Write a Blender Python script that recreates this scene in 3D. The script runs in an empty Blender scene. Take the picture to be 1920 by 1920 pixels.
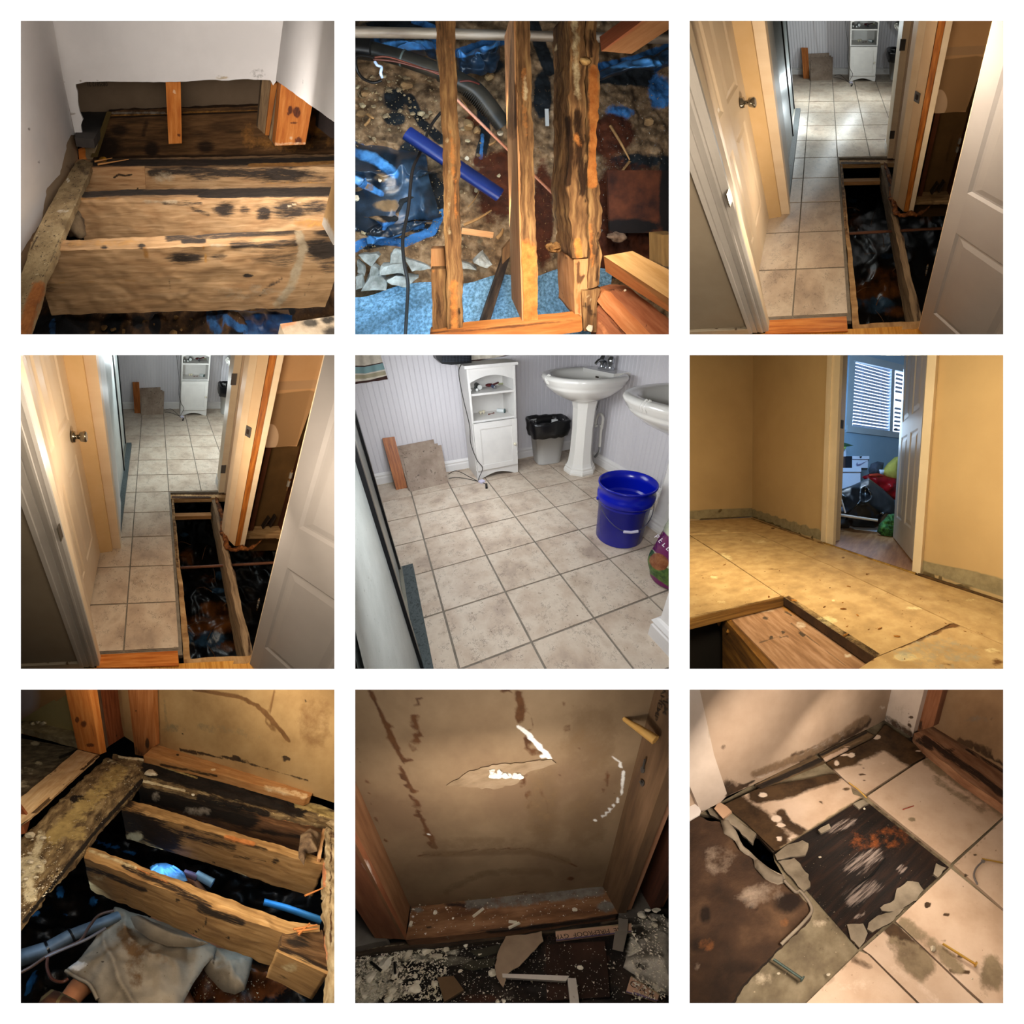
import bpy, bmesh, math, random
import numpy as np
from mathutils import Vector, Matrix
from mathutils.geometry import delaunay_2d_cdt
# ---------------------------------------------------------------- camera, world, exposure
sc = bpy.context.scene
COL = sc.collection
FPX = 588.0
cam_d = bpy.data.cameras.new('camera'); cam = bpy.data.objects.new('camera', cam_d); COL.objects.link(cam)
cam_d.sensor_width = 36; cam_d.lens = 36*FPX/1920; cam_d.clip_start = .02; cam_d.clip_end = 60
cam.rotation_euler = (math.pi/2, 0, 0); sc.camera = cam
wd = bpy.data.worlds.new('white_surround'); sc.world = wd; wd.use_nodes = True
wd.node_tree.nodes['Background'].inputs[0].default_value = (1, .99, .98, 1)
wd.node_tree.nodes['Background'].inputs[1].default_value = 1.12  # even white surround added to bring the mat board to white
sc.view_settings.view_transform = 'Standard'; sc.view_settings.look = 'None'
sc.view_settings.gamma = 1; sc.view_settings.exposure = 0; sc.view_settings.use_curve_mapping = False
BOARD = .40                                        # distance of the white mat board from the camera

def lamp(T, pos, aim, size, power, color, sy=None):
    """area lamp added to light one bay, itself unseen; pos and aim in the bay's own camera axes (right, down, forward)"""
    d = bpy.data.lights.new('lamp', 'AREA'); d.energy = power; d.color = color
    d.shape = 'RECTANGLE'; d.size = size; d.size_y = sy or size
    o = bpy.data.objects.new('lamp', d); COL.objects.link(o)
    p = Vector(T.bay(np.array([pos], float))[0]); a = Vector(T.bay(np.array([aim], float))[0])
    o.location = p; o.rotation_euler = (a-p).to_track_quat('-Z', 'Y').to_euler()
    return o
def unseen_lampr(T, pos, aim, size, power, color, sy=None):
    c = T.cam([pos, aim]); return lamp(T, c[0], c[1], size, power, color, sy)
def bulb(T, pos, power, color):
    """small point lamp added as fill, with no bulb there; pos in room coordinates"""
    d = bpy.data.lights.new('bulb', 'POINT'); d.energy = power; d.color = color; d.shadow_soft_size = 0
    o = bpy.data.objects.new('bulb', d); COL.objects.link(o); o.location = Vector(T.world(np.array([pos], float))[0]); return o
def bulbc(T, c, power, color): return bulb(T, T.eye+np.array(c)@T.R, power, color)
# ---------------------------------------------------------------- noise
def _h(ix, iy, iz):
    n = (ix*73856093) ^ (iy*19349663) ^ (iz*83492791)
    n = (n ^ (n >> 13))*1274126177 & 0x7fffffff
    return ((n ^ (n >> 16)) & 0xffff)/65535.0
def vn(P, s=1.0, seed=0):
    P = np.asarray(P, float)*s + seed*17.3
    i = np.floor(P).astype(np.int64); f = P-i; f = f*f*(3-2*f); r = 0
    for a in (0, 1):
        for b in (0, 1):
            for c in (0, 1):
                w = (f[:, 0] if a else 1-f[:, 0])*(f[:, 1] if b else 1-f[:, 1])*(f[:, 2] if c else 1-f[:, 2])
                r = r + w*_h(i[:, 0]+a, i[:, 1]+b, i[:, 2]+c)
    return r*2-1
def fbm(P, s=1.0, seed=0, o=3):
    return sum(vn(P, s*2**k, seed+k)/2**k for k in range(o))
def nrm(v): v = np.asarray(v, float); return v/np.linalg.norm(v)
# ---------------------------------------------------------------- a bay = one of the nine rooms of the wall of rooms
def rodr(a):
    th = np.linalg.norm(a)
    if th < 1e-9: return np.eye(3)
    k = a/th; K = np.array([[0, -k[2], k[1]], [k[2], 0, -k[0]], [-k[1], k[0], 0]])
    return np.eye(3)+np.sin(th)*K+(1-np.cos(th))*K@K
R0 = np.array([[1, 0, 0], [0, 0, -1], [0, 1, 0]], float)
class Bay:
    """q coordinates: the bay's opening measured 0..1920 across; each room leans away from the board
    along its own depth axis, so that all nine can be looked into from one spot"""
    def __init__(s, col, row, words, rot=None, eye=None, down=None, h=1.2, fwd=(0, -1, 0)):
        s.cx = 333+627*col; s.cy = 333+627*row; s.k = np.array([(s.cx-960)/FPX, (s.cy-960)/FPX]); s.words = words
        if rot is not None: s.R = rodr(np.array(rot))@R0; s.eye = np.array(eye, float)
        else:
            g = nrm([down[0]-960, down[1]-960, 1920]); Z = -g; f = np.array(fwd, float)
            Y = nrm(f-f.dot(Z)*Z); X = np.cross(Y, Z)
            s.R = np.stack([X, Y, Z], 1); s.eye = np.array([0, 0, h], float)
    def cam(s, V): return (np.asarray(V, float).reshape(-1, 3)-s.eye)@s.R.T
    def bay(s, c): return np.stack([c[:, 0]+s.k[0]*c[:, 2], c[:, 2], -(c[:, 1]+s.k[1]*c[:, 2])], 1)
    def world(s, V): return s.bay(s.cam(V))
    def q(s, V):
        c = s.cam(V); z = np.maximum(c[:, 2:3], 1e-3); return 960+1920*c[:, :2]/z
    def ray(s, x, y): return nrm(s.R.T@np.array([x-960, y-960, 1920.0]))
    def on(s, q, z=None, x=None, y=None, pl=None, d=None):
        r = s.ray(q[0], q[1]); e = s.eye
        if d is not None: return e+r*d/(s.R@r)[2]
        if z is not None: t = (z-e[2])/r[2]
        elif x is not None: t = (x-e[0])/r[0]
        elif y is not None: t = (y-e[1])/r[1]
        else: p, n = np.array(pl[0], float), np.array(pl[1], float); t = (p-e).dot(n)/r.dot(n)
        return e+r*t
    def ons(s, qs, **k): return [s.on(a, **k) for a in qs]
# ---------------------------------------------------------------- geometry buckets
class Geo:
    def __init__(s): s.V = []; s.F = []; s.tc = []; s.n = 0
    def add(s, V, F, tc=None):
        V = np.asarray(V, float); s.V.append(V); s.tc.append(V if tc is None else np.asarray(tc, float))
        s.F += [tuple(int(i)+s.n for i in f) for f in F]; s.n += len(V); return s
    def join(s, g):
        for V, tc in zip(g.V, g.tc): s.V.append(V); s.tc.append(tc)
        s.F += [tuple(i+s.n for i in f) for f in g.F]; s.n += g.n; return s
    def pack(s): s.V = [np.concatenate(s.V)]; s.tc = [np.concatenate(s.tc)]; return s
    def warp(s, amp, sc_=10, seed=0, w=(1, 1, 1)):
        s.pack(); V = s.V[0]; d = np.stack([fbm(V, sc_, seed+7*k) for k in range(3)], 1)*np.array(w)*amp; s.V[0] = V+d; return s
    def move(s, f): s.pack(); s.V[0] = f(s.V[0]); return s
def nseg(l, sp): return max(1, min(400, int(round(l/sp))))
def grid(a, b, c, d, sp=None, tc=None):
    a, b, c, d = [np.asarray(p, float) for p in (a, b, c, d)]
    lu = max(np.linalg.norm(b-a), np.linalg.norm(c-d)); lv = max(np.linalg.norm(d-a), np.linalg.norm(c-b))
    nu, nv = (1, 1) if not sp else (nseg(lu, sp), nseg(lv, sp))
    u = np.linspace(0, 1, nu+1)[None, :, None]; v = np.linspace(0, 1, nv+1)[:, None, None]
    V = ((1-u)*(1-v)*a+u*(1-v)*b+u*v*c+(1-u)*v*d).reshape(-1, 3)
    F = [(j*(nu+1)+i, j*(nu+1)+i+1, (j+1)*(nu+1)+i+1, (j+1)*(nu+1)+i) for j in range(nv) for i in range(nu)]
    g = Geo(); g.add(V, F)
    return g
def hexa(top, ext, sp=None, open_bottom=False):
    """prism on four corner points, pushed along ext; texture frame follows the longest edge"""
    t = [np.asarray(p, float) for p in top]; e = np.asarray(ext, float)
    n = np.cross(t[1]-t[0], t[3]-t[0])
    if n.dot(e) > 0: t = [t[0], t[3], t[2], t[1]]
    b = [p+e for p in t]; g = Geo()
    g.join(grid(*t, sp=sp))
    for i in range(4): j = (i+1) % 4; g.join(grid(t[i], b[i], b[j], t[j], sp=sp))
    if not open_bottom: g.join(grid(b[3], b[2], b[1], b[0], sp=sp))
    edges = [t[1]-t[0], t[3]-t[0], e]; L = max(edges, key=np.linalg.norm)
    return frame(g, L, t[0])
_off = [0]
def frame(g, L, o=None):
    g.pack(); X = nrm(L); h = np.array([0, 0, 1.]) if abs(X[2]) < .9 else np.array([1., 0, 0]); Y = nrm(np.cross(h, X)); Z = np.cross(X, Y)
    M = np.stack([X, Y, Z], 1); _off[0] += 1; r = np.random.RandomState(_off[0]).rand(3)*7
    g.tc = [(g.V[0]-(0 if o is None else o))@M+r]; return g
def box(c, s, rz=0, sp=None, bev=0):
    c = np.asarray(c, float); x, y, z = [k/2 for k in s]
    P = [np.array(p, float) for p in ((-x, -y, z), (x, -y, z), (x, y, z), (-x, y, z))]
    cs, sn = math.cos(rz), math.sin(rz); R = np.array([[cs, -sn, 0], [sn, cs, 0], [0, 0, 1]])
    return hexa([R@p+c for p in P], (0, 0, -2*z), sp)
def beam(A, B, w, h, up=(0, 0, 1), sp=None):
    """timber from A to B along its centre line"""
    A, B = np.asarray(A, float), np.asarray(B, float); d = nrm(B-A); s = nrm(np.cross(d, up)); u = np.cross(s, d)
    return hexa([A-s*w/2+u*h/2, B-s*w/2+u*h/2, B+s*w/2+u*h/2, A+s*w/2+u*h/2], -u*h, sp)
def poly(pts, ext, sp=None, hole=None):
    """sheet cut to an outline (room points on one plane), with thickness ext; sp adds inner points"""
    P = [np.asarray(p, float) for p in pts]; e = np.asarray(ext, float)
    o = P[0]; N = np.zeros(3)
    for i in range(len(P)): N += np.cross(P[i]-o, P[(i+1) % len(P)]-o)
    N = nrm(N); A_ = np.array(P); A_ = A_-A_.mean(0); X = np.linalg.svd(A_, full_matrices=False)[2][0]; X = nrm(X-X.dot(N)*N); Y = np.cross(N, X)
    if N.dot(e) > 0: N = -N; Y = -Y; P = P[::-1]
    to2 = lambda p: ((p-o).dot(X), (p-o).dot(Y))
    c2 = [to2(p) for p in P]
    pts2 = list(c2); n = len(c2)
    if sp:
        out = []
        for i in range(n):
            a = np.array(c2[i]); b = np.array(c2[(i+1) % n]); m = nseg(np.linalg.norm(b-a), sp)
            out += [tuple(a+(b-a)*k/m) for k in range(m)]
        c2 = out; pts2 = list(c2); n = len(c2)
        A = np.array(c2); mn = A.min(0); mx = A.max(0)
        sp2 = max(sp, (mx-mn).max()/220)
        gx, gy = np.meshgrid(np.arange(mn[0]+sp2/2, mx[0], sp2), np.arange(mn[1]+sp2/2, mx[1], sp2))
        Gp = np.stack([gx.ravel(), gy.ravel()], 1)
        ins = np.zeros(len(Gp), bool)
        B2 = np.roll(A, -1, 0); dm = np.full(len(Gp), 1e9)
        for a, b in zip(A, B2):
            if a[1] != b[1]:
                cnd = ((a[1] > Gp[:, 1]) != (b[1] > Gp[:, 1])) & (Gp[:, 0] < (b[0]-a[0])*(Gp[:, 1]-a[1])/(b[1]-a[1])+a[0]); ins ^= cnd
            dm = np.minimum(dm, (Gp[:, 0]-a[0])**2+(Gp[:, 1]-a[1])**2)
        pts2 += [tuple(p) for p in Gp[ins & (dm > (sp2*.35)**2)]]
    r = delaunay_2d_cdt([Vector(p) for p in pts2], [], [list(range(n))], 1, 1e-7)
    V2 = np.array([tuple(v) for v in r[0]]); F = [tuple(f) for f in r[2]]
    V = o+V2[:, :1]*X+V2[:, 1:]*Y; g = Geo()
    FF = []
    for f in F:
        nn = np.cross(V[f[1]]-V[f[0]], V[f[2]]-V[f[0]]).dot(N); FF.append(f if nn > 0 else f[::-1])
    tcv = np.stack([V2[:, 0], V2[:, 1], V2[:, 0]*0], 1)
    _off[0] += 1; rr = np.random.RandomState(_off[0]).rand(3)*7
    g.add(V, FF, tcv+rr)
    if np.linalg.norm(e) > 0:
        g.add(V+e, [f[::-1] for f in FF], tcv+rr)
        L = o+np.array(c2)[:, :1]*X+np.array(c2)[:, 1:]*Y; m = len(L)
        nd_ = 1 if not sp else min(20, nseg(np.linalg.norm(e), sp)); S = np.concatenate([L+e*k/nd_ for k in range(nd_+1)]); T2 = np.concatenate([np.stack([np.array(c2)[:, 0], np.array(c2)[:, 1], np.full(m, np.linalg.norm(e)*k/nd_)], 1) for k in range(nd_+1)])
        g.add(S, [(k*m+i, (k+1)*m+i, (k+1)*m+(i+1) % m, k*m+(i+1) % m) for k in range(nd_) for i in range(m)], T2+rr)
    return g
def puff(pts, up, H, sp, folds=None, p=.5, base=True):
    """cushion-like skin over an outline: rises by H along up away from its rim; folds(P, d) adds creases"""
    g = poly(pts, (0, 0, 0), sp=sp).pack(); V = g.V[0]; A = np.array(pts, float); d = np.full(len(V), 1e9)
    for a, b in zip(A, np.roll(A, -1, 0)):
        ab = b-a; t = np.clip(((V-a)@ab)/(ab@ab+1e-12), 0, 1); d = np.minimum(d, np.linalg.norm(V-(a+t[:, None]*ab), axis=1))
    k = (d/d.max())**p; V2 = V+np.outer(k*H, nrm(up))
    if folds is not None: V2 = V2+np.outer(folds(V, d/d.max()), nrm(up))
    g.V[0] = V2
    if base: g.join(Geo().add(V, [f[::-1] for f in g.F]))
    return g.pack()
def skinned(P, E, R, sub=2):
    """one continuous limb-and-trunk surface grown on a skeleton"""
    me = bpy.data.meshes.new('s'); me.from_pydata([tuple(p) for p in P], E, []); o = bpy.data.objects.new('s', me); COL.objects.link(o)
    o.modifiers.new('k', 'SKIN'); m = o.modifiers.new('u', 'SUBSURF'); m.levels = sub; m.render_levels = sub
    for i, r in enumerate(R): me.skin_vertices[0].data[i].radius = (r, r)
    me.skin_vertices[0].data[0].use_root = True
    dg = bpy.context.evaluated_depsgraph_get(); e = o.evaluated_get(dg).to_mesh(); V = np.array([v.co[:] for v in e.vertices]); F = [tuple(p.vertices) for p in e.polygons]
    o.evaluated_get(dg).to_mesh_clear(); bpy.data.objects.remove(o); bpy.data.meshes.remove(me); return Geo().add(V, F)
def vplane(T, qa, qb, z=0):
    a = T.on(qa, z=z); b = T.on(qb, z=z); d = nrm((b-a)*(1, 1, 0)); n = np.array([d[1], -d[0], 0]); n = n if n.dot(T.eye-a) > 0 else -n
    return (a, n), d
def spline(P, n=8):
    P = [np.asarray(p, float) for p in P]; out = []
    for i in range(len(P)-1):
        a = P[max(i-1, 0)]; b = P[i]; c = P[i+1]; d = P[min(i+2, len(P)-1)]
        for k in range(n):
            t = k/n; out.append(.5*((2*b)+(c-a)*t+(2*a-5*b+4*c-d)*t*t+(3*b-a-3*c+d)*t**3))
    return out+[P[-1]]
def tube(P, r, seg=8, smooth=0, cap=True, flat=1.0):
    if smooth: P = spline(P, smooth)
    P = [np.asarray(p, float) for p in P]; n = len(P); V = []; tc = []; L = 0
    rr = [r]*n if np.isscalar(r) else np.interp(np.linspace(0, 1, n), np.linspace(0, 1, len(r)), r)
    t0 = nrm(P[1]-P[0]); s = nrm(np.cross(t0, (0, 0, 1) if abs(t0[2]) < .9 else (1, 0, 0)))
    for i in range(n):
        t = nrm(P[min(i+1, n-1)]-P[max(i-1, 0)]); s = nrm(s-s.dot(t)*t); u = np.cross(s, t)
        if i: L += np.linalg.norm(P[i]-P[i-1])
        for k in range(seg):
            a = 2*math.pi*k/seg; V.append(P[i]+rr[i]*(math.cos(a)*s+math.sin(a)*u*flat)); tc.append((L, rr[i]*math.cos(a), rr[i]*math.sin(a)))
    F = [(i*seg+k, i*seg+(k+1) % seg, (i+1)*seg+(k+1) % seg, (i+1)*seg+k) for i in range(n-1) for k in range(seg)]
    F = [f[::-1] for f in F]
    g = Geo(); g.add(V, F, tc)
    if cap:
        a = V[:seg]; b = V[-seg:]; g.add(a, [tuple(range(seg))]); g.add(b, [tuple(range(seg))[::-1]])
    return g
def lathe(prof, c=(0, 0, 0), seg=24, sx=1, sy=1, rz=0, power=2, sectors=None):
    """profile [(radius, height)] turned about the vertical; power > 2 squares the section"""
    V = []; F = []; c = np.asarray(c, float); m = len(prof)
    for r, z in prof:
        for k in range(seg):
            a = 2*math.pi*k/seg+math.pi/seg; ca, sa = math.cos(a), math.sin(a)
            if power != 2: q = (abs(ca)**power+abs(sa)**power)**(-1/power); ca *= q; sa *= q
            x, y = r*ca*sx, r*sa*sy; V.append(c+np.array([x*math.cos(rz)-y*math.sin(rz), x*math.sin(rz)+y*math.cos(rz), z]))
    for i in range(m-1):
        for k in range(seg): F.append((i*seg+k, i*seg+(k+1) % seg, (i+1)*seg+(k+1) % seg, (i+1)*seg+k))
    return Geo().add(V, F)
_ico = {}
def ico(n):
    if n not in _ico:
        bm = bmesh.new(); bmesh.ops.create_icosphere(bm, subdivisions=n, radius=1)
        _ico[n] = (np.array([v.co[:] for v in bm.verts]), [tuple(v.index for v in f.verts) for f in bm.faces]); bm.free()
    return _ico[n]
def blob(c, r, amp=.25, seed=0, sub=2, sc_=1.3, cut=0):
    V, F = ico(sub); V = V.copy(); r = np.array([r]*3 if np.isscalar(r) else r, float)
    if cut:                                         # broken stone: random flat faces
        rs = np.random.RandomState(seed+5)
        for k in range(cut):
            n = nrm(rs.randn(3)); h = .45+.35*rs.rand(); d = V@n; V = V-np.outer(np.maximum(d-h, 0), n)
    V = V*(1+amp*fbm(V, sc_, seed, 3))[:, None]
    return Geo().add(V*r+np.asarray(c, float), F)
def field(a, b, c, d, n, hf):
    """cloth or ground: four corners, n cells, hf(u, v, P) -> offset"""
    nu, nv = n; u, v = np.meshgrid(np.linspace(0, 1, nu+1), np.linspace(0, 1, nv+1)); u = u.ravel()[:, None]; v = v.ravel()[:, None]
    a, b, c, d = [np.asarray(p, float) for p in (a, b, c, d)]
    V = (1-u)*(1-v)*a+u*(1-v)*b+u*v*c+(1-u)*v*d; V = V+hf(u[:, 0], v[:, 0], V)
    F = [(j*(nu+1)+i, j*(nu+1)+i+1, (j+1)*(nu+1)+i+1, (j+1)*(nu+1)+i) for j in range(nv) for i in range(nu)]
    return Geo().add(V, F)
def letters(txt, size=1.0, bold=0.0, shear=0.0):
    cu = bpy.data.curves.new('t', 'FONT'); cu.body = txt; cu.size = 1; cu.resolution_u = 3; cu.align_x = 'CENTER'; cu.align_y = 'CENTER'; cu.offset = bold; cu.shear = shear
    o = bpy.data.objects.new('t', cu); COL.objects.link(o); dg = bpy.context.evaluated_depsgraph_get(); me = o.evaluated_get(dg).to_mesh()
    V = np.array([v.co[:] for v in me.vertices]); F = [tuple(p.vertices) for p in me.polygons]; o.evaluated_get(dg).to_mesh_clear()
    bpy.data.objects.remove(o); bpy.data.curves.remove(cu); return V*size, F
def print_on(txt, c, X, Y, size, bold=0.0):
    V, F = letters(txt, size, bold); X = np.asarray(X, float); Y = np.asarray(Y, float)
    return Geo().add(np.asarray(c, float)+V[:, :1]*X+V[:, 1:2]*Y, F)
# ---------------------------------------------------------------- stains: where dirt, mould, water marks, bare patches and painted glints or shade sit on a surface
def stain(T, V, st):
    q = T.q(V); out = np.zeros((len(V), 4)); out[:, 3] = 1
    for s in st:
        ch = 'RGB'.index(s[0])
        if isinstance(s[1], (list,)):
            pts = np.array(s[1], float); w = s[2]; d = np.full(len(q), 1e9)
            for a, b in zip(pts[:-1], pts[1:]):
                ab = b-a; t = np.clip(((q-a)@ab)/(ab@ab+1e-9), 0, 1); d = np.minimum(d, np.linalg.norm(q-(a+t[:, None]*ab), axis=1))
            m = np.clip(1.5-d/w, 0, 1)*s[3]
        else:
            x, y, rx, ry, k = s[1:6]; a = math.radians(s[6]) if len(s) > 6 else 0
            dx = q[:, 0]-x; dy = q[:, 1]-y; u = dx*math.cos(a)+dy*math.sin(a); v = -dx*math.sin(a)+dy*math.cos(a)
            m = np.clip(1.6-1.1*np.sqrt((u/rx)**2+(v/ry)**2), 0, 1)*k
        out[:, ch] = np.maximum(out[:, ch], m) if s[-1] >= 0 or True else out[:, ch]
    return out
# ---------------------------------------------------------------- making objects
def clip_bay(T, me):
    n = len(me.vertices); co = np.empty(n*3, np.float32); me.vertices.foreach_get('co', co); co = co.reshape(-1, 3)
    y = co[:, 1]; ys = np.maximum(y, 1e-3); u = 960+FPX*co[:, 0]/ys; v = 960-FPX*co[:, 2]/ys; m = 294+14
    near = BOARD+.012
    if (y > near).all() and (np.abs(u-T.cx) < m).all() and (np.abs(v-T.cy) < m).all(): return True
    bm = bmesh.new(); bm.from_mesh(me); B = lambda co_, no: bmesh.ops.bisect_plane(bm, geom=bm.verts[:]+bm.edges[:]+bm.faces[:], dist=1e-6, plane_co=co_, plane_no=no, clear_outer=True)
    B((0, near, 0), (0, -1, 0))
    for s in (-1, 1):
        k = (T.cx+s*m-960)/FPX; B((0, 0, 0), (s*1, -s*k, 0))
        k = -(T.cy+s*m-960)/FPX; B((0, 0, 0), (0, s*k, -s*1))
    ok = len(bm.faces) > 0; bm.to_mesh(me); bm.free(); return ok
SM = True
def emit(T, name, g, mat, parent=None, st=None, label=None, cat=None, group=None, kind=None, smooth=True, double=False):
    if parent is False: return False
    g.pack(); V = g.V[0]; W = T.world(V)
    me = bpy.data.meshes.new(name); me.from_pydata(W.tolist(), [], g.F); me.update()
    a = me.attributes.new('tc', 'FLOAT_VECTOR', 'POINT'); a.data.foreach_set('vector', g.tc[0].astype(np.float32).ravel())
    if st: c = me.attributes.new('st', 'FLOAT_COLOR', 'POINT'); c.data.foreach_set('color', stain(T, V, st).astype(np.float32).ravel())
    if not clip_bay(T, me): bpy.data.meshes.remove(me); return False
    if smooth: me.polygons.foreach_set('use_smooth', [True]*len(me.polygons))
    n = len(me.vertices); co = np.empty(n*3, np.float32); me.vertices.foreach_get('co', co); co = co.reshape(-1, 3)
    o = bpy.data.objects.new(name, me); COL.objects.link(o)
    c = (co.min(0)+co.max(0))/2
    if parent and parent.type == 'EMPTY' and 'anchored' not in parent:
        parent.location = Vector(c.tolist()); parent['anchored'] = 1; bpy.context.view_layer.update()
    base = c
    me.vertices.foreach_set('co', (co-base).astype(np.float32).ravel()); me.update()
    loc = Vector([float(k) for k in base])
    if parent: o.parent = parent; o.location = loc-wloc(parent)
    else: o.location = loc
    me.materials.append(mat)
    tag(o, label, cat, group, kind); return o
def wloc(o):
    v = Vector(o.location)
    while o.parent: o = o.parent; v = v+Vector(o.location)
    return v
def tag(o, label=None, cat=None, group=None, kind=None):
    if label: o['label'] = label
    if cat: o['category'] = cat
    if group: o['group'] = group
    if kind: o['kind'] = kind
def thing(name, label, cat, group=None):
    o = bpy.data.objects.new(name, None); COL.objects.link(o); o.empty_display_size = .02; tag(o, label, cat, group); return o
def struct(T, name, g, mat, parent=None, **k): return emit(T, name, g, mat, parent, kind=None if parent else 'structure', **k)
# ---------------------------------------------------------------- materials
def rgb(h):
    if not isinstance(h, str): return tuple(h)+(1,) if len(h) == 3 else h
    h = h.lstrip('#'); v = [int(h[i:i+2], 16)/255 for i in (0, 2, 4)]
    return tuple(((c+.055)/1.055)**2.4 if c > .04045 else c/12.92 for c in v)+(1,)
MATS = {}
def mk(name, cols, scale=(1, 1, 1), ns=6, detail=6, rough=.75, s=None, amp=.55, sn=30, bump=.25, bs=None, spec=.3, metal=0,
       speck=None, vein=None, dist=0.0, rr=(.35, .65), trans=0, alpha=1, wave=None, emit_=0, coat=0, soft=.14, nrough=.6):
    if name in MATS: return MATS[name]
    m = bpy.data.materials.new(name); m.use_nodes = True; nt = m.node_tree; N = nt.nodes; L = nt.links; b = N['Principled BSDF']
    def nd(t, **k):
        n = N.new(t)
        for a, v in k.items(): setattr(n, a, v)
        return n
    at = nd('ShaderNodeAttribute', attribute_name='tc'); mp = nd('ShaderNodeMapping'); mp.inputs['Scale'].default_value = scale; L.new(at.outputs['Vector'], mp.inputs[0])
    oi = nd('ShaderNodeObjectInfo')
    def noise(src, sc_, det=6, ro=.6, di=0):
        n = nd('ShaderNodeTexNoise'); n.inputs['Scale'].default_value = sc_; n.inputs['Detail'].default_value = det; n.inputs['Roughness'].default_value = ro; n.inputs['Distortion'].default_value = di; L.new(src, n.inputs['Vector']); return n
    def ramp(src, st_):
        r = nd('ShaderNodeValToRGB'); e = r.color_ramp.elements
        while len(e) < len(st_): e.new(.5)
        for i, (p, c) in enumerate(st_): e[i].position = p; e[i].color = c
        L.new(src, r.inputs[0]); return r
    def mix(fac, c1, c2):
        x = nd('ShaderNodeMix', data_type='RGBA'); L.new(fac, x.inputs[0])
        for s_, i in ((c1, 6), (c2, 7)):
            if isinstance(s_, tuple): x.inputs[i].default_value = s_
            else: L.new(s_, x.inputs[i])
        return x.outputs[2]
    def math_(op, a, b_, clamp=False):
        x = nd('ShaderNodeMath', operation=op, use_clamp=clamp)
        for v, i in ((a, 0), (b_, 1)):
            if isinstance(v, (int, float)): x.inputs[i].default_value = v
            else: L.new(v, x.inputs[i])
        return x.outputs[0]
    base = noise(mp.outputs[0], ns, detail, nrough, dist); k = len(cols)
    col = ramp(base.outputs['Fac'], [(rr[0]+(rr[1]-rr[0])*i/max(1, k-1), rgb(c)) for i, c in enumerate(cols)]).outputs[0] if k > 1 else None
    if col is None:
        rg = nd('ShaderNodeRGB'); rg.outputs[0].default_value = rgb(cols[0]); col = rg.outputs[0]
    if wave:                                        # (colour, scale, strength): growth rings / stripes across
        w = nd('ShaderNodeTexWave', wave_type='BANDS', bands_direction='Y'); w.inputs['Scale'].default_value = wave[1]; w.inputs['Distortion'].default_value = 5; w.inputs['Detail'].default_value = 3; w.inputs['Detail Scale'].default_value = .6
        L.new(mp.outputs[0], w.inputs[0]); f = math_('MULTIPLY', ramp(w.outputs['Fac'], [(.55, (0, 0, 0, 1)), (.95, (1, 1, 1, 1))]).outputs[0], wave[2]); col = mix(f, col, rgb(wave[0]))
    if vein:                                        # (colour, scale, width, patchiness)
        n2 = noise(at.outputs['Vector'], vein[1]*1.7, 4)
        av = nd('ShaderNodeMix', data_type='RGBA', blend_type='ADD'); av.inputs[0].default_value = .14; L.new(at.outputs['Vector'], av.inputs[6]); L.new(n2.outputs['Color'], av.inputs[7])
        vo = nd('ShaderNodeTexVoronoi', feature='DISTANCE_TO_EDGE'); vo.inputs['Scale'].default_value = vein[1]; L.new(av.outputs[2], vo.inputs['Vector'])
        line = ramp(vo.outputs['Distance'], [(0, (1, 1, 1, 1)), (vein[2], (0, 0, 0, 1))]).outputs[0]
        n3 = noise(at.outputs['Vector'], vein[1]*.8, 3); pt = ramp(n3.outputs['Fac'], [(vein[3], (0, 0, 0, 1)), (vein[3]+.08, (1, 1, 1, 1))]).outputs[0]
        col = mix(math_('MULTIPLY', math_('MULTIPLY', line, pt), .75), col, rgb(vein[0]))
    if speck:                                       # (colour, scale, threshold)
        for (c_, s_, t_) in ([speck] if isinstance(speck[0], str) else speck):
            n4 = noise(at.outputs['Vector'], s_, 3, .7); f = ramp(n4.outputs['Fac'], [(t_, (0, 0, 0, 1)), (t_+.05, (1, 1, 1, 1))]).outputs[0]; col = mix(f, col, rgb(c_))
    if s:
        sa = nd('ShaderNodeAttribute', attribute_name='st'); sp = nd('ShaderNodeSeparateColor'); L.new(sa.outputs['Color'], sp.inputs[0])
        for i, c_ in enumerate(s):
            if not c_: continue
            a_ = amp[i] if isinstance(amp, (tuple, list)) else amp
            n5 = noise(mp.outputs[0] if i == 0 else at.outputs['Vector'], sn if i else sn*.6, 7, .7)
            v = math_('ADD', sp.outputs[i], math_('MULTIPLY', math_('SUBTRACT', n5.outputs['Fac'], .5), a_*2)); gate = math_('MULTIPLY', sp.outputs[i], 6, True)
            f = ramp(v, [(.5-soft, (0, 0, 0, 1)), (.5+soft, (1, 1, 1, 1))]).outputs[0]; f = math_('MULTIPLY', f, gate)
            if isinstance(c_, tuple): cc = ramp(n5.outputs['Fac'], [(.35, rgb(c_[0])), (.62, rgb(c_[1]))]).outputs[0]
            else: cc = rgb(c_)
            col = mix(f, col, cc)
    L.new(col, b.inputs['Base Color']); b.inputs['Roughness'].default_value = rough; b.inputs['Specular IOR Level'].default_value = spec; b.inputs['Metallic'].default_value = metal
    if coat: b.inputs['Coat Weight'].default_value = coat; b.inputs['Coat Roughness'].default_value = .1
    if trans: b.inputs['Transmission Weight'].default_value = trans
    if alpha < 1: b.inputs['Alpha'].default_value = alpha
    if emit_: L.new(col, b.inputs['Emission Color']); b.inputs['Emission Strength'].default_value = emit_
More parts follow.
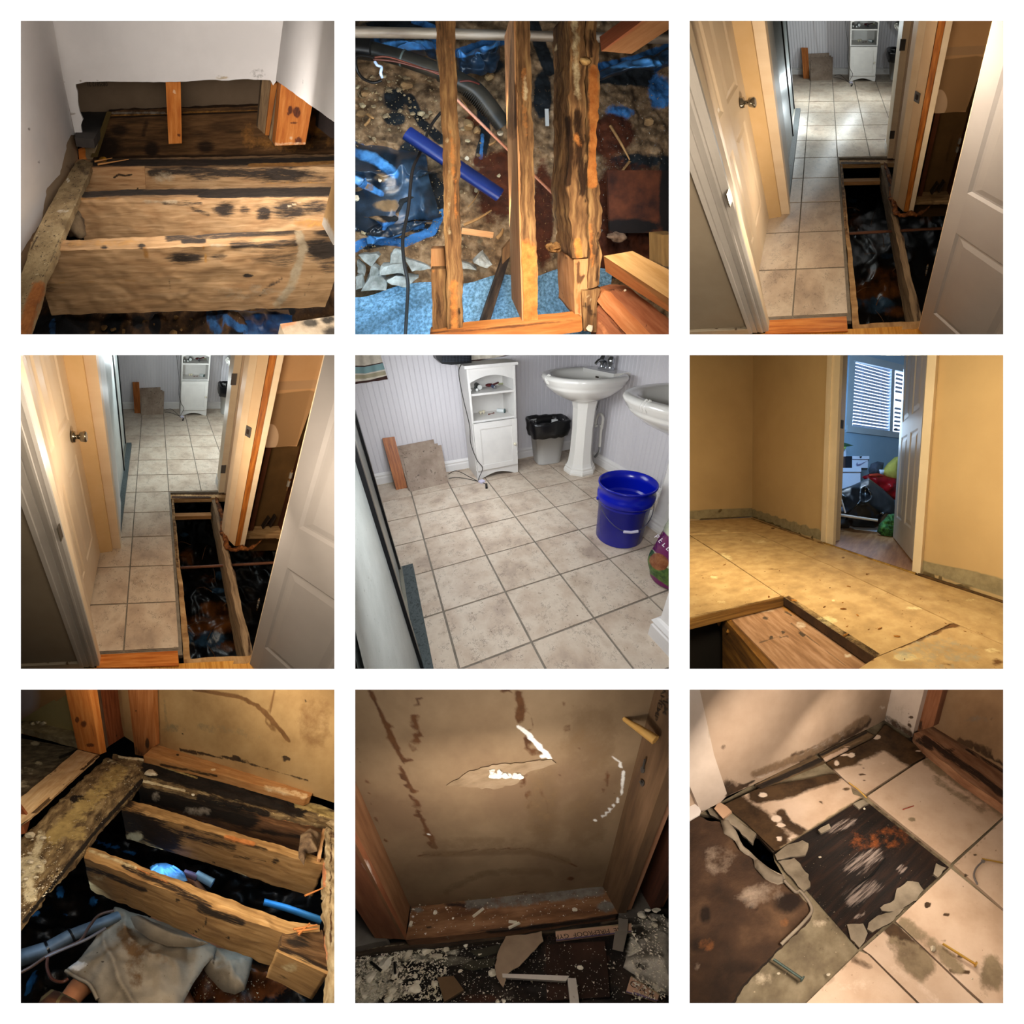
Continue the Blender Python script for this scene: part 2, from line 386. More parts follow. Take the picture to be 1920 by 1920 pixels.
    if bump:
        bn = noise(mp.outputs[0], bs or ns*5, 5, .7); bp = nd('ShaderNodeBump'); bp.inputs['Strength'].default_value = bump; bp.inputs['Distance'].default_value = .004; L.new(bn.outputs['Fac'], bp.inputs['Height']); L.new(bp.outputs[0], b.inputs['Normal'])
    MATS[name] = m; return m
# ---------------------------------------------------------------- the white mat board and the partitions between the bays
class World0(Bay):
    def __init__(s): s.cx = s.cy = 960; s.k = np.zeros(2)
    def world(s, V): return np.asarray(V, float)
    def q(s, V): return np.asarray(V)[:, :2]
W0 = World0()
def emit0(name, g, mat, **k):
    global clip_bay; keep = clip_bay; clip_bay = lambda T, me: True
    o = emit(W0, name, g, mat, **k); clip_bay = keep; return o
def build_board():
    mb = mk('mat_board', ['ffffff', 'fdfdfc'], ns=3, rough=.95, bump=0, spec=0)
    xs = [-400]+[39, 627, 666, 1254, 1293, 1881]+[2320]; g = Geo()
    P0 = lambda u, v, y: ((u-960)/FPX*y, y, -(v-960)/FPX*y); ctr = lambda a: 333+627*min(2, max(0, round((a-333)/627)))
    def P(u, v, y):                                # the back of each opening is cut 2 mm wider than its front
        if y > BOARD+.002 and 30 < u < 1890 and 30 < v < 1890: u += 1.6*(1 if u > ctr(u) else -1); v += 1.6*(1 if v > ctr(v) else -1)
        return P0(u, v, y)
    for yy, fl in ((BOARD, 0), (BOARD+.003, 1)):
        V = []; 
        for v in xs:
            for u in xs: V.append(P(u, v, yy))
        F = []
        for j in range(7):
            for i in range(7):
                if i in (1, 3, 5) and j in (1, 3, 5): continue
                f = (j*8+i, (j+1)*8+i, (j+1)*8+i+1, j*8+i+1); F.append(f[::-1] if fl else f)
        g.add(V, F)
    for j in (1, 3, 5):
        for i in (1, 3, 5):
            c = [(xs[i], xs[j]), (xs[i+1], xs[j]), (xs[i+1], xs[j+1]), (xs[i], xs[j+1])]
            for k in range(4): a = c[k]; b_ = c[(k+1) % 4]; g.add([P(*a, BOARD), P(*b_, BOARD), P(*b_, BOARD+.003), P(*a, BOARD+.003)], [(0, 1, 2, 3)])
    emit0('mat_board', g, mb, kind='structure', smooth=False)
    mp_ = mk('partition_paint', ['8a8782', '96938e'], ns=2, rough=.9, bump=0, spec=.1)
    y0, y1 = BOARD+.004, 9.0; P = P0
    for k, e in enumerate((19.5, 646.5, 1273.5, 1900.5)):
        for vert in (0, 1):
            a, b_ = 19.5, 1900.5; pts = []
            if vert: top = [P(e, a, y0), P(e, b_, y0), P(e, b_, y1), P(e, a, y1)]
            else: top = [P(a, e, y0), P(b_, e, y0), P(b_, e, y1), P(a, e, y1)]
            emit0('partition', hexa(top, (.004, 0, 0) if vert else (0, 0, .004)), mp_, kind='structure', smooth=False)  # added sheets, unseen from the camera, keep each bay's light apart
    emit0('rear_panel', hexa([P(19.5, 19.5, y1), P(1900.5, 19.5, y1), P(1900.5, 1900.5, y1), P(19.5, 1900.5, y1)], (0, .02, 0)), mp_, kind='structure', smooth=False)
# shared small helpers -------------------------------------------------
HW = [(1.0, 1.0)]
def purge():
    for o in list(bpy.data.objects):
        if o.type == 'EMPTY' and not o.children: bpy.data.objects.remove(o)
        elif 'anchored' in o: del o['anchored']
# ================================================================ shared materials of the bathroom
def m_tile(): return mk('floor_tile_glaze', ['a39181', 'bba895', 'cbbcaa', 'b3a08d'], ns=5, detail=5, rough=.42, vein=('4e463e', 22, .05, .5), speck=('75644f', 60, .66), s=('3a2a1c', '8a5a3a', 'd8cbb8'), bump=.08, spec=.35, rr=(.3, .7))
def m_grout(): return mk('grey_grout', ['6f675d', '857c70'], ns=20, rough=.9)
def m_white(): return mk('white_paint', ['d9d6d4', 'e4e1de'], ns=2, rough=.55, bump=.05, s=('8a7a66', 'b9b0a4', '5a5148'))
def m_bead(): return mk('beadboard_paint', ['cbc8cc', 'd6d3d6'], scale=(1, 1, .15), ns=3, rough=.5, bump=.05)
def m_porc(): return mk('white_porcelain', ['e6e3dc'], rough=.12, bump=0, spec=.6, coat=.4)
def m_chrome(): return mk('chrome', ['b9bcc0'], rough=.18, metal=1, bump=0)
def m_black(): return mk('black_plastic', ['0c0c0e'], rough=.35, bump=0)
def m_bag(): return mk('black_bag_film', ['070709', '0d0d10'], ns=4, rough=.28, bump=.35, bs=18, spec=.5)
def mp(name, c, r=.6, **k): return mk(name, [c] if isinstance(c, str) else c, rough=r, bump=k.pop('bump', 0.05), **k)
def beadwall(T, a, b, z0, z1, n, per=.042):
    """beaded wall from a to b (floor points), n = direction the face looks"""
    a = np.array(a, float); b = np.array(b, float); L = np.linalg.norm(b-a); u = (b-a)/L; n = np.array(n, float); xs = []; k = 0
    while k*per < L: 
        for d, o in ((0, 0), (per-.010, 0), (per-.0075, -.0022), (per-.005, 0), (per-.0025, -.0022)): xs.append((min(k*per+d, L), o))
        k += 1
    V = []; F = []
    for x, o in xs:
        p = a+u*x+n*o; V += [(p[0], p[1], z0), (p[0], p[1], z1)]
    for i in range(len(xs)-1): F.append((2*i, 2*i+2, 2*i+3, 2*i+1))
    g = Geo(); g.add(V, F); g.join(hexa([a-n*.006+(0, 0, z0), b-n*.006+(0, 0, z0), b-n*.03+(0, 0, z0), a-n*.03+(0, 0, z0)], (0, 0, z1-z0))); return g
def profile_run(path, prof, closed=False):
    """moulding: prof = [(out, up)] swept along floor points with outward normals [(p, n)]"""
    V = []; m = len(prof); F = []
    for p, n in path:
        for o, z in prof: V.append(np.array(p, float)+np.array(n, float)*o+np.array([0, 0, z]))
    for i in range(len(path)-1):
        for k in range(m-1): F.append((i*m+k, (i+1)*m+k, (i+1)*m+k+1, i*m+k+1))
    return Geo().add(V, F)
BASE = [(.016, 0), (.016, .06), (.012, .066), (.012, .078), (.018, .083), (.010, .098), (.002, .104), (0, .104)]
def floor_tiles(T, parent, cols, rows, keep, sz=.33, z=0.0, st=None):
    rs = random.Random(3)
    for c in range(*cols):
        for r in range(*rows):
            x0, x1, y0, y1 = c*sz, (c+1)*sz, r*sz, (r+1)*sz
            b = keep(x0, x1, y0, y1)
            if not b: continue
            x0, x1, y0, y1 = b; e = .005; j = rs.uniform(0, .0012)
            zt = z+j; top = [(x0+e, y0+e, zt), (x1-e, y0+e, zt), (x1-e, y1-e, zt), (x0+e, y1-e, zt)]
            g = hexa(top, (0, 0, -.009), sp=.03 if st else None)
            emit(T, 'tile', g, m_tile(), parent, st=st, smooth=False)
def basin(T, c, side, rz, sx, sy, H, label, cat='sink', cut=None):
    """pedestal sink; c = wall-side centre on the floor, rz turns the bowl's front"""
    s = thing('pedestal_sink', label, cat); ca, sa = math.cos(rz), math.sin(rz); c = np.array(c, float)
    def put(g):        # local: x out from the wall, y along the wall
        return g.move(lambda V: np.stack([c[0]+V[:, 0]*ca-V[:, 1]*sa, c[1]+V[:, 0]*sa+V[:, 1]*ca, c[2]+V[:, 2]], 1))
    po = m_porc()
    # pedestal, eight-sided with stepped foot
    pr = [(.145, 0), (.148, .02), (.142, .04), (.134, .048), (.134, .062), (.122, .072), (.112, .10), (.100, .20), (.094, .40), (.100, .58), (.12, H-.17)]
    emit(T, 'pedestal', put(lathe(pr, (.24, 0, 0), seg=8, sx=1, sy=1.02, power=2).pack()), po, s, smooth=False)
    def bowl(V):
        x = V[:, 0].copy(); y = V[:, 1]; t = np.clip((V[:, 2]-(H-.2))/.2, 0, 1); x = x*(1-.0*t)
        w = np.clip(-x/.25, 0, 1); x = np.where(x < -.2, -.2+(x+.2)*.35, x); return np.stack([x+.27, y, V[:, 2]], 1)
    outer = [(.10, H-.205), (.14, H-.195), (.22, H-.15), (.27, H-.105), (.285, H-.085), (.283, H-.075), (.300, H-.065), (.302, H-.05), (.315, H-.035), (.318, H-.02), (.308, H-.004), (.29, H), (.262, H-.004), (.246, H-.014), (.235, H-.03), (.20, H-.10), (.13, H-.145), (.03, H-.155), (.001, H-.155)]
    g = lathe(outer, (0, 0, 0), seg=48, sx=sx/.3, sy=sy/.3, power=2.25).pack().move(bowl)
    b = emit(T, 'bowl', put(g), po, s)
    emit(T, 'back_deck', put(box((.075, 0, H-.01), (.15, sy*1.25, .028), sp=.04).pack()), po, s)
    emit(T, 'overflow_hole', put(box((.148, 0, H-.045), (.008, .035, .012))), mp('drain_brass', '3a3020'), b)
    for k in (-1, 1): emit(T, 'rim_ridge', put(tube([(.265+sx*1.0, k*.012-.03, H-.06), (.268+sx*1.05, k*.012-.03, H-.025), (.265+sx*.97, k*.012-.03, H+.002)], .009, 8, smooth=3)), po, b)
    return s, put
def bay5(): return Bay(1, 1, 'centre picture', rot=(0.5405, -0.3628, -0.1363), eye=(-0.0447, -2.4555, 1.2339))
def bathroom(T, M, w, near=True):
    """the tiled bathroom; M is the camera station its measurements were taken from"""
    wt = m_white(); yb = .365; xr = 1.755; YN = -2.6 if near else -1.99
    # floor
    fl = struct(T, 'floor', hexa([(-.6, YN, -.004), (2, YN, -.004), (2, yb+.03, -.004), (-.6, yb+.03, -.004)], (0, 0, -.03)), m_grout(), smooth=False)
    floor_tiles(T, fl, (-1, 6), (-8, 2), lambda a, b, c, d: (max(a, -.30), min(b, xr), c, min(d, yb)) if (near or c >= -1.99) else None)
    struct(T, 'wall_back', beadwall(T, (-.6, yb, 0), (xr, yb, 0), 0, 1.9, (0, -1, 0)), m_bead(), smooth=False)
    struct(T, 'wall_right', beadwall(T, (xr, yb, 0), (xr, -2.2, 0), 0, 1.9, (-1, 0, 0)), m_bead(), smooth=False)
    struct(T, 'baseboard_back', profile_run([((-.6, yb, 0), (0, -1, 0)), ((.57, yb, 0), (0, -1, 0)), ((xr, yb, 0), (0, -1, 0))], BASE), wt, smooth=False)
    struct(T, 'baseboard_right', profile_run([((xr, yb, 0), (-1, 0, 0)), ((xr, -1.5, 0), (-1, 0, 0))], BASE), wt, smooth=False)
    # near wall end with its moulding
    if near: struct(T, 'wall_end', box((1.06, -2.12, .6), (.42, .56, 1.2)), wt, smooth=False)
    x, y = .85, -1.84
    struct(T, 'baseboard_near', profile_run([((x, -2.4 if near else -1.95, 0), (-1, 0, 0)), ((x, y, 0), (-1, 1, 0)), ((1.3, y, 0), (0, 1, 0))], [(o*1.3, z*1.15) for o, z in BASE]), wt, smooth=False)
    # shower
    fr = mp('frosted_glass', ['8d9391', '9aa09e'], .35, ns=14, speck=('565a58', 90, .66), bump=.2)
    bk = m_black(); al = mp('aluminium_trim', ['8f8c80', 'a8a494'], .35, metal=.7)
    sh = thing('shower_enclosure', f'frosted grey shower enclosure with black frame in the {w}', 'shower')
    cu = emit(T, 'curb', hexa([(-.175, -2.6, .035), (-.098, -2.6, .035), (-.098, -.925, .035), (-.175, -.925, .035)], (0, 0, -.035)), mp('dark_grey_stone', ['3b4243', '4f5758', '2f3536'], .6, ns=60, bump=.2), sh, smooth=False)
    emit(T, 'curb_trim', hexa([(-.176, -2.6, .038), (-.158, -2.6, .038), (-.158, -.93, .038), (-.176, -.93, .038)], (0, 0, -.02)), al, sh, smooth=False)
    emit(T, 'glass_panel', box((-.182, -1.42, .68), (.008, .96, 1.30)), fr, sh, smooth=False)
    emit(T, 'glass_panel', box((-.150, -2.05, .68), (.008, .92, 1.30)), fr, sh, smooth=False)
    emit(T, 'vertical_frame', box((-.172, -.935, .70), (.012, .035, 1.4)), bk, sh, smooth=False)
    emit(T, 'vertical_frame', box((-.140, -1.60, .70), (.012, .022, 1.4)), bk, sh, smooth=False)
    emit(T, 'vertical_frame', box((-.140, -1.572, .70), (.010, .020, 1.4)), al, sh, smooth=False)
    # cabinet
    c = thing('storage_cabinet', f'tall white storage cabinet with two open shelves and arched top in the {w}', 'cabinet')
    X0, X1, Y0, Y1, H = .585, .982, .068, .335, .925; t = .018; cw = mp('cabinet_white', ['cfccc8', 'dad7d2'], .4)
    emit(T, 'side_panel', hexa([(X0, Y0, H), (X0+t, Y0, H), (X0+t, Y1, H), (X0, Y1, H)], (0, 0, -H)), cw, c, smooth=False)
    emit(T, 'side_panel', hexa([(X1-t, Y0, H), (X1, Y0, H), (X1, Y1, H), (X1-t, Y1, H)], (0, 0, -H)), cw, c, smooth=False)
    emit(T, 'back_panel', hexa([(X0, Y1-.006, H), (X1, Y1-.006, H), (X1, Y1, H), (X0, Y1, H)], (0, 0, -H)), cw, c, smooth=False)
    emit(T, 'top_board', hexa([(X0-.018, Y0-.022, H+.018), (X1+.018, Y0-.022, H+.018), (X1+.018, Y1, H+.018), (X0-.018, Y1, H+.018)], (0, 0, -.022)), cw, c, smooth=False)
    for z in (.735, .523): emit(T, 'shelf', hexa([(X0+t, Y0+.004, z), (X1-t, Y0+.004, z), (X1-t, Y1-.006, z), (X0+t, Y1-.006, z)], (0, 0, -.016)), cw, c, smooth=False)
    arc = [(X0+t, Y0, .818)]+[(X0+t+(X1-X0-2*t)*k/12, Y0, .818+.045*math.sin(math.pi*k/12)) for k in range(1, 12)]+[(X1-t, Y0, .818), (X1-t, Y0, H), (X0+t, Y0, H)]
    emit(T, 'arched_valance', poly(arc, (0, .015, 0)), cw, c, smooth=False)
    for a, b in ((X0, X0+.018), (X1-.018, X1)): emit(T, 'front_stile', hexa([(a, Y0-.004, H-.01), (b, Y0-.004, H-.01), (b, Y0, H-.01), (a, Y0, H-.01)], (0, 0, -(H-.52))), cw, c, smooth=False)
    d = emit(T, 'door', hexa([(X0+.006, Y0-.02, .505), (X1-.006, Y0-.02, .505), (X1-.006, Y0-.004, .505), (X0+.006, Y0-.004, .505)], (0, 0, -.415)), cw, c, smooth=False)
    def rail(a, b, z0, z1): emit(T, 'door_rail', hexa([(a, Y0-.027, z1), (b, Y0-.027, z1), (b, Y0-.02, z1), (a, Y0-.02, z1)], (0, 0, z0-z1)), cw, d, smooth=False)
    rail(X0+.006, X0+.06, .09, .505); rail(X1-.052, X1-.006, .09, .505); rail(X0+.06, X1-.052, .455, .505); rail(X0+.06, X1-.052, .09, .135)
    emit(T, 'knob', blob((X1-.035, Y0-.042, .29), (.013, .014, .013), 0, sub=2), mp('cream_knob', 'd8d0b8', .3), d)
    arc = [(X0, Y0-.012, 0), (X0+.035, Y0-.012, 0)]+[(X0+.035+(X1-X0-.07)*k/12, Y0-.012, .045*math.sin(math.pi*k/12)) for k in range(1, 12)]+[(X1-.035, Y0-.012, 0), (X1, Y0-.012, 0), (X1, Y0-.012, .085), (X0, Y0-.012, .085)]
    emit(T, 'base_skirt', poly(arc, (0, .018, 0)), cw, c, smooth=False)
    def lying(name, q1, q2, z, r, mat, label, cat, cap=None, st=None, ends=None):
        a = M.on(q1, z=z+r); b = M.on(q2, z=z+r); th = thing(name, label, cat, 'bathroom odds and ends on the cabinet shelves')
        emit(T, 'body', tube([a, a+(b-a)*.12, a+(b-a)*.9, b], [r*.82, r, r, r*.85] if not ends else ends, 14), mat, th)
        if cap: d_ = nrm(b-a); emit(T, 'cap', tube([b, b+d_*r*.5, b+d_*r*.6], [r*.98, r*.98, r*.7], 14), cap, th)
    gw = mp('white_plastic', 'd5d6d2', .35); z1 = .735; z2 = .523
    lying('canister', (728, 172), (762, 196), z1, .021, mp('dark_green_can', '16201c', .3), f'dark green canister with white base lying on the upper shelf, {w}', 'canister', gw)
    lying('bottle', (735, 196), (745, 212), z1, .012, mp('grey_bottle', '5a6466', .4), f'small grey bottle with white cap in front of the dark green canister, {w}', 'bottle', gw)
    lying('bottle', (700, 205), (706, 213), z1, .012, mp('pale_bottle', 'b8bcbc', .4), f'pale capped bottle at the left end of the upper shelf, {w}', 'bottle', gw)
    emit(T, 'hair_brush', blob(M.on((820, 183), z=z1+.012), (.034, .022, .013), .15, 3).join(tube([M.on((845, 180), z=z1+.02), M.on((880, 165), z=z1+.022)], .008, 8)), mp('dark_red', '5a1a1c', .5), label=f'dark red brush lying in the middle of the upper shelf, {w}', cat='brush', group='bathroom odds and ends on the cabinet shelves')
    lying('bottle', (838, 188), (856, 196), z1, .014, mp('slate_bottle', '46506a', .4), f'slate blue bottle with silver cap on the upper shelf, {w}', 'bottle', m_chrome())
    emit(T, 'dish', lathe([(.001, .006), (.03, .004), (.038, .012), (.034, .02), (.02, .016), (.001, .015)], M.on((890, 180), z=z1), 20), mp('pale_green', '9c9e7a', .4), label=f'pale green dish at the right end of the upper shelf, {w}', cat='dish', group='bathroom odds and ends on the cabinet shelves')
    for q_, l_ in (((768, 362), f'left one of two cream door knobs on the lower shelf, {w}'), ((787, 358), f'right one of two cream door knobs on the lower shelf, {w}')):
        emit(T, 'door_knob', lathe([(.001, 0), (.009, 0), (.007, .008), (.015, .014), (.015, .024), (.008, .03), (.001, .03)], M.on(q_, z=z2), 14), mp('cream_knob', 'd8d0b8', .3), label=l_, cat='knob', group='bathroom odds and ends on the cabinet shelves')
    for k in range(7):
        p = M.on((812+k*6+random.Random(k).uniform(-3, 3), 363-k*1.5+random.Random(k+9).uniform(-3, 3)), z=z2+.003); a = k*1.3
        emit(T, 'screw', tube([p, p+np.array([math.cos(a), math.sin(a), 0])*.016], [.0035, .002], 6), mp('rust', '6b3420', .8), label=f'small rusty screw in the pile on the lower shelf, {w}', cat='screw', group=f'rusty screws on the lower shelf, {w}')
    lying('light_bulb', (868, 338), (912, 340), z2, .018, mp('bulb_white', 'c9cecd', .3), f'white bulb with dark ringed end on the lower shelf, {w}', 'bulb', mp('teal_grey', '4a5c5a', .5))
    # leaning plank and spare tiles
    wdm = mk('orange_oak', ['7d4420', '9b5a2c', 'b06c38'], scale=(1, 14, 14), ns=5, rough=.4, bump=.15)
    def lean(qb1, qb2, qt1, qt2, ytop, th, name, mat, label, cat, par=None, yb_=None):
        b1 = M.on(qb1, z=0) if yb_ is None else M.on(qb1, y=yb_); b2 = M.on(qb2, z=0) if yb_ is None else M.on(qb2, y=yb_); t1 = M.on(qt1, y=ytop); t2 = M.on(qt2, y=ytop)
        n = nrm(np.cross(b2-b1, t1-b1)); n = n if n[1] > 0 else -n
        return emit(T, name, hexa([t1, t2, b2, b1], n*th, sp=.02), mat, None, label=label, cat=cat, smooth=False)
    lean((252, 825), (320, 812), (165, 508), (240, 498), yb-.035, .02, 'plank', wdm, f'orange oak plank leaning on the white wall in the {w}', 'plank')
    lt = m_tile()
    for k, (dx, dy, dyy, lab) in enumerate(((-30, -34, .0, f'hindmost of three spare floor tiles leaning on the wall, {w}'), (-14, -10, .014, f'middle of three spare floor tiles leaning on the wall, {w}'), (0, 0, .036, f'front one of three spare floor tiles leaning on the wall, {w}'))):
        dk = mk('spare_tile', ['7d6a5a', '8d7a6a', '9b8978'], ns=8, rough=.6, speck=('54463a', 40, .62), vein=('54463a', 16, .03, .55), bump=.2)
        lean((343+dx*.4, 836-k*0+dy*.1), (570+dx, 781+dy*.3), (284+dx, 592+dy), (527+dx*1.6, 549+dy), yb-.012-dyy, .009, 'floor_tile', dk, lab, 'tile')
    # waste bin
    bx, by = 1.345, .175; zt = .40
    bn = thing('waste_bin', f'grey white square waste bin beside the pedestal sink in the {w}', 'bin')
    emit(T, 'shell', lathe([(.001, 0), (.095, 0), (.10, .01), (.135, zt), (.14, zt-.03), (.14, zt-.025), (.13, zt-.025), (.09, .02)], (bx, by, 0), 32, 1.2, .95, rz=-.1, power=5), mp('bin_plastic', 'c4c4c2', .4), bn)
    bg = lathe([(.128, zt-.125), (.150, zt-.12), (.160, zt-.05), (.160, zt), (.163, zt+.022), (.150, zt+.028), (.135, zt+.01), (.125, zt-.04), (.11, zt-.15), (.001, zt-.3)], (bx, by, 0), 48, 1.2, .98, rz=-.1, power=4)
    emit(T, 'bin_liner', bg.warp(.012, 22, 4), m_bag(), bn)
    # sinks on the right wall
    s1, put = basin(T, (xr, -.16, 0), 1, math.pi, .31, .335, .85, f'white pedestal sink standing in the far corner of the {w}')
    pk = thing('faucet', f'chrome two handle faucet on the far pedestal sink, {w}', 'faucet')
    emit(T, 'base_plate', put(box((.07, 0, .86), (.05, .15, .022))), m_chrome(), pk)
    emit(T, 'spout', put(tube([(.07, 0, .865), (.08, 0, .915), (.14, 0, .93), (.175, 0, .905)], .012, 10, smooth=5)), m_chrome(), pk)
    for k in (-1, 1): emit(T, 'handle', put(lathe([(.022, .87), (.016, .895), (.024, .905), (.026, .935), (.014, .955), (.001, .955)], (.07, k*.055, 0), 12)), m_chrome(), pk)
    cn = thing('spray_can', f'red can standing on the far pedestal sink, {w}', 'can'); cc = M.on((1612, 80), z=.855)
    emit(T, 'body', lathe([(.001, 0), (.026, 0), (.027, .004), (.027, .15), (.02, .16)], cc, 20), mp('red_can', '8c0f18', .3), cn)
    Xr = nrm(M.R[0]*(1, 1, 0)); Zc = np.array([0, 0, 1.]); fwd = nrm(cc*(1, 1, 0)-M.eye*(1, 1, 0))
    for k in range(9): emit(T, 'print_line', hexa([cc-fwd*.0275+Xr*(-.016)+Zc*(.03+k*.012), cc-fwd*.0275+Xr*(-.004)+Zc*(.03+k*.012), cc-fwd*.0275+Xr*(-.004)+Zc*(.034+k*.012), cc-fwd*.0275+Xr*(-.016)+Zc*(.034+k*.012)], -fwd*.0008), mp('pale_print', 'c98d8d'), cn, smooth=False)
    if near: s2, put2 = basin(T, (xr+.05, -1.19, 0), 1, math.pi, .33, .39, .85, f'white pedestal sink cut by the right edge of the {w}')
    # drain
    dp = thing('drain_pipe', f'white plastic trap with chrome elbow behind the far pedestal sink, {w}', 'pipe'); px = xr-.06
    Q = lambda a: M.on(a, x=px)
    emit(T, 'trap', tube([Q((1470, 440)), Q((1474, 400)), Q((1488, 366)), Q((1507, 362)), Q((1517, 390)), Q((1508, 450))], .013, 12, smooth=4), mp('pvc_white', 'cfccc4', .4), dp)
    emit(T, 'tail_pipe', tube([Q((1508, 430)), Q((1497, 560))], .012, 12), mp('pvc_white', 'cfccc4', .4), dp)
    for a in ((1508, 425), (1475, 425)): emit(T, 'slip_nut', tube([Q(a), Q((a[0]-1, a[1]+14))], .018, 10), mp('pvc_white', 'cfccc4', .4), dp)
    emit(T, 'elbow', tube([Q((1497, 560)), Q((1494, 590)), Q((1478, 612)), Q((1468, 622))], .012, 10, smooth=4), m_chrome(), dp)
    emit(T, 'supply_hose', tube([Q((1492, 250)), Q((1484, 300)), Q((1474, 340))], .005, 8, smooth=4), m_black(), dp)
    if near:
        # bucket
        b = thing('bucket', f'blue plastic bucket with wire handle and white grip in the {w}', 'bucket'); bc = np.array([1.19, -1.15, 0]); kb = 1.08; blue = mp('blue_plastic', '04149c', .22, spec=.4)
        emit(T, 'shell', lathe([(.001, .0), (.130, 0), (.134, .006), (.142, .25), (.150, .252), (.156, .268), (.156, .298), (.151, .304), (.150, .345), (.157, .348), (.157, .357), (.150, .357), (.145, .30), (.130, .02), (.001, .012)], (0, 0, 0), 48).pack().move(lambda V: V*np.array([kb, kb, 1.09])+bc), blue, b)
        rt = nrm(M.R[0]*(1, 1, 0)); fw = np.array([-rt[1], rt[0], 0]); fw = fw if fw.dot(bc-M.eye) > 0 else -fw
        P = [bc+rt*(.168*math.cos(a))-fw*(.178*math.sin(a)+.0)+np.array([0, 0, .285-.135*math.sin(a)**1.3 if 0 <= a <= math.pi else 0]) for a in [math.pi*k/16 for k in range(17)]]
        P = [p for p in P]; emit(T, 'wire_handle', tube(P, .0022, 6), mp('wire', '55566a', .4, metal=.6), b)
        emit(T, 'grip', tube([P[7]*.999+rt*.010, P[8], P[9]-rt*.010], .0085, 10), mp('grip_white', 'c9c5da', .4), b)
        emit(T, 'ear', blob(P[0]-rt*.004, (.012, .012, .016), .1, 1), blue, b); emit(T, 'ear', blob(P[-1]+rt*.004, (.012, .012, .016), .1, 1), blue, b)
        # bag of pellets
        pb = thing('pellet_bag', f'purple and green printed bag of pellets by the right wall, {w}', 'bag')
        base = M.on((1975, 1340), z=0); wd_ = .26
        def bagshape(V):
            z = V[:, 2]; return V
        st = [('R', [(1700, 1240), (1775, 1330), (1850, 1400), (1930, 1450)], 60, 1), ('R', [(1800, 1050), (1850, 1130), (1930, 1210)], 62, 1), ('G', [(1850, 900), (1890, 960), (1930, 930)], 55, 1),
              ('G', [(1770, 1190), (1830, 1300), (1930, 1370)], 45, 1), ('B', 1860, 1265, 62, 50, 1, 30)]
        bm_ = mk('bag_print', ['b9bfa4', 'a3a78c'], ns=20, rough=.22, s=('64164f', ('1b3d20', '56702e'), ('6a3018', '8c5a38')), amp=.12, soft=.05, bump=.3, bs=10, coat=.3)
        g = lathe([(.001, .01), (.14, 0), (.165, .02), (.172, .10), (.165, .22), (.14, .32), (.10, .40), (.05, .44), (.001, .45)], base, 64, 1.05, .85, rz=.5, power=2.6)
        V0 = []
        g.pack(); nz = 60
        prof = [(np.interp(z, [0, .02, .10, .22, .32, .40, .45], [.15, .168, .172, .165, .14, .10, .03]), z) for z in np.linspace(0, .45, nz)]
        g = lathe([(.001, 0)]+prof+[(.001, .45)], base, 110, 1.05, .85, rz=.5, power=2.6).warp(.012, 9, 3)
        emit(T, 'bag_body', g, bm_, pb, st=st)
        def bagpt(q_):       # nearest point of the bag's front under a direction
            best = None; r_ = M.ray(*q_)
            for t_ in np.arange(.6, 3, .004):
                p = M.eye+r_*t_; d_ = p-base
                if 0 < d_[2] < .45 and math.hypot(d_[0], d_[1]) < np.interp(d_[2], [0, .02, .10, .22, .32, .40, .45], [.15, .168, .172, .165, .14, .10, .03])*.98+.01: best = p; break
            return best
        Xl = M.on((1900, 1170), d=1.75)-M.on((1840, 1105), d=1.75); Xl = nrm(Xl); nn = nrm(M.ray(1880, 1140)); Yl = nrm(np.cross(nn, Xl)); Yl = -Yl if Yl[2] < 0 else Yl
        for k, ch in enumerate('PELLE'):
            p = bagpt((1846+k*24, 1112+k*24))
            if p is None: continue
            V, F = letters(ch, .036, .012); 
            emit(T, 'letter', Geo().add(p-nn*.008+V[:, :1]*Xl+V[:, 1:2]*Yl, F), mp('letter_white', 'e2dce6'), pb, smooth=False)
    # curtains
    cm = mk('striped_curtain', ['c9bfae', 'd6cdbd'], ns=40, rough=.9, s=('3d2622', '7f9ea0', 'a39a80'), amp=.05, soft=.04, bump=.2)
    yc = yb-.04
    def curtain(qs, label, st):
        P = [M.on(a, y=yc) for a in qs]; g = field(*P, (60, 60), lambda u, v, P_: np.stack([u*0, .006*np.sin(u*22), u*0], 1)); emit(T, 'curtain', g, cm, st=st, label=label, cat='curtain', double=True)
    curtain([(-60, -60), (138, -60), (200, 148), (-60, 186)], f'striped cream and brown curtain corner at the upper left of the {w}',
        [('R', [(-60, 186), (90, 168), (200, 140)], 16, 1), ('R', [(-60, 72), (60, 72), (165, 52)], 8, 1), ('G', [(-60, 92), (60, 92), (172, 68)], 20, 1), ('B', [(-60, 132), (60, 132), (180, 108)], 12, 1)])
    curtain([(705, -60), (960, -60), (950, 0), (705, 42)], f'striped curtain hem behind the black heater, top of the {w}', [('R', [(700, 40), (850, 28), (960, 0)], 10, 1)])
    # heater and cord
    ht = thing('heater', f'black wire fronted heater at the top edge of the {w}', 'heater'); yh = yb-.16
    P = [M.on(a, y=yh) for a in ((488, -60), (490, -5), (500, 25), (530, 52), (590, 60), (712, 48), (712, -60))]
    emit(T, 'case', poly(P, (0, .13, 0)), m_black(), ht, smooth=False)
    for k in range(6): emit(T, 'grille_bar', tube([M.on((530, -6+k*9), y=yh-.004), M.on((700, -12+k*9), y=yh-.004)], .002, 6), mp('grille', '3b414c', .4, metal=.5), ht)
    for k in range(8): emit(T, 'grille_bar', tube([M.on((540+k*20, -40), y=yh-.006), M.on((540+k*20, 42), y=yh-.006)], .0015, 6), mp('grille', '3b414c', .4, metal=.5), ht)
    wire = mp('dark_cord', '33322f', .5)
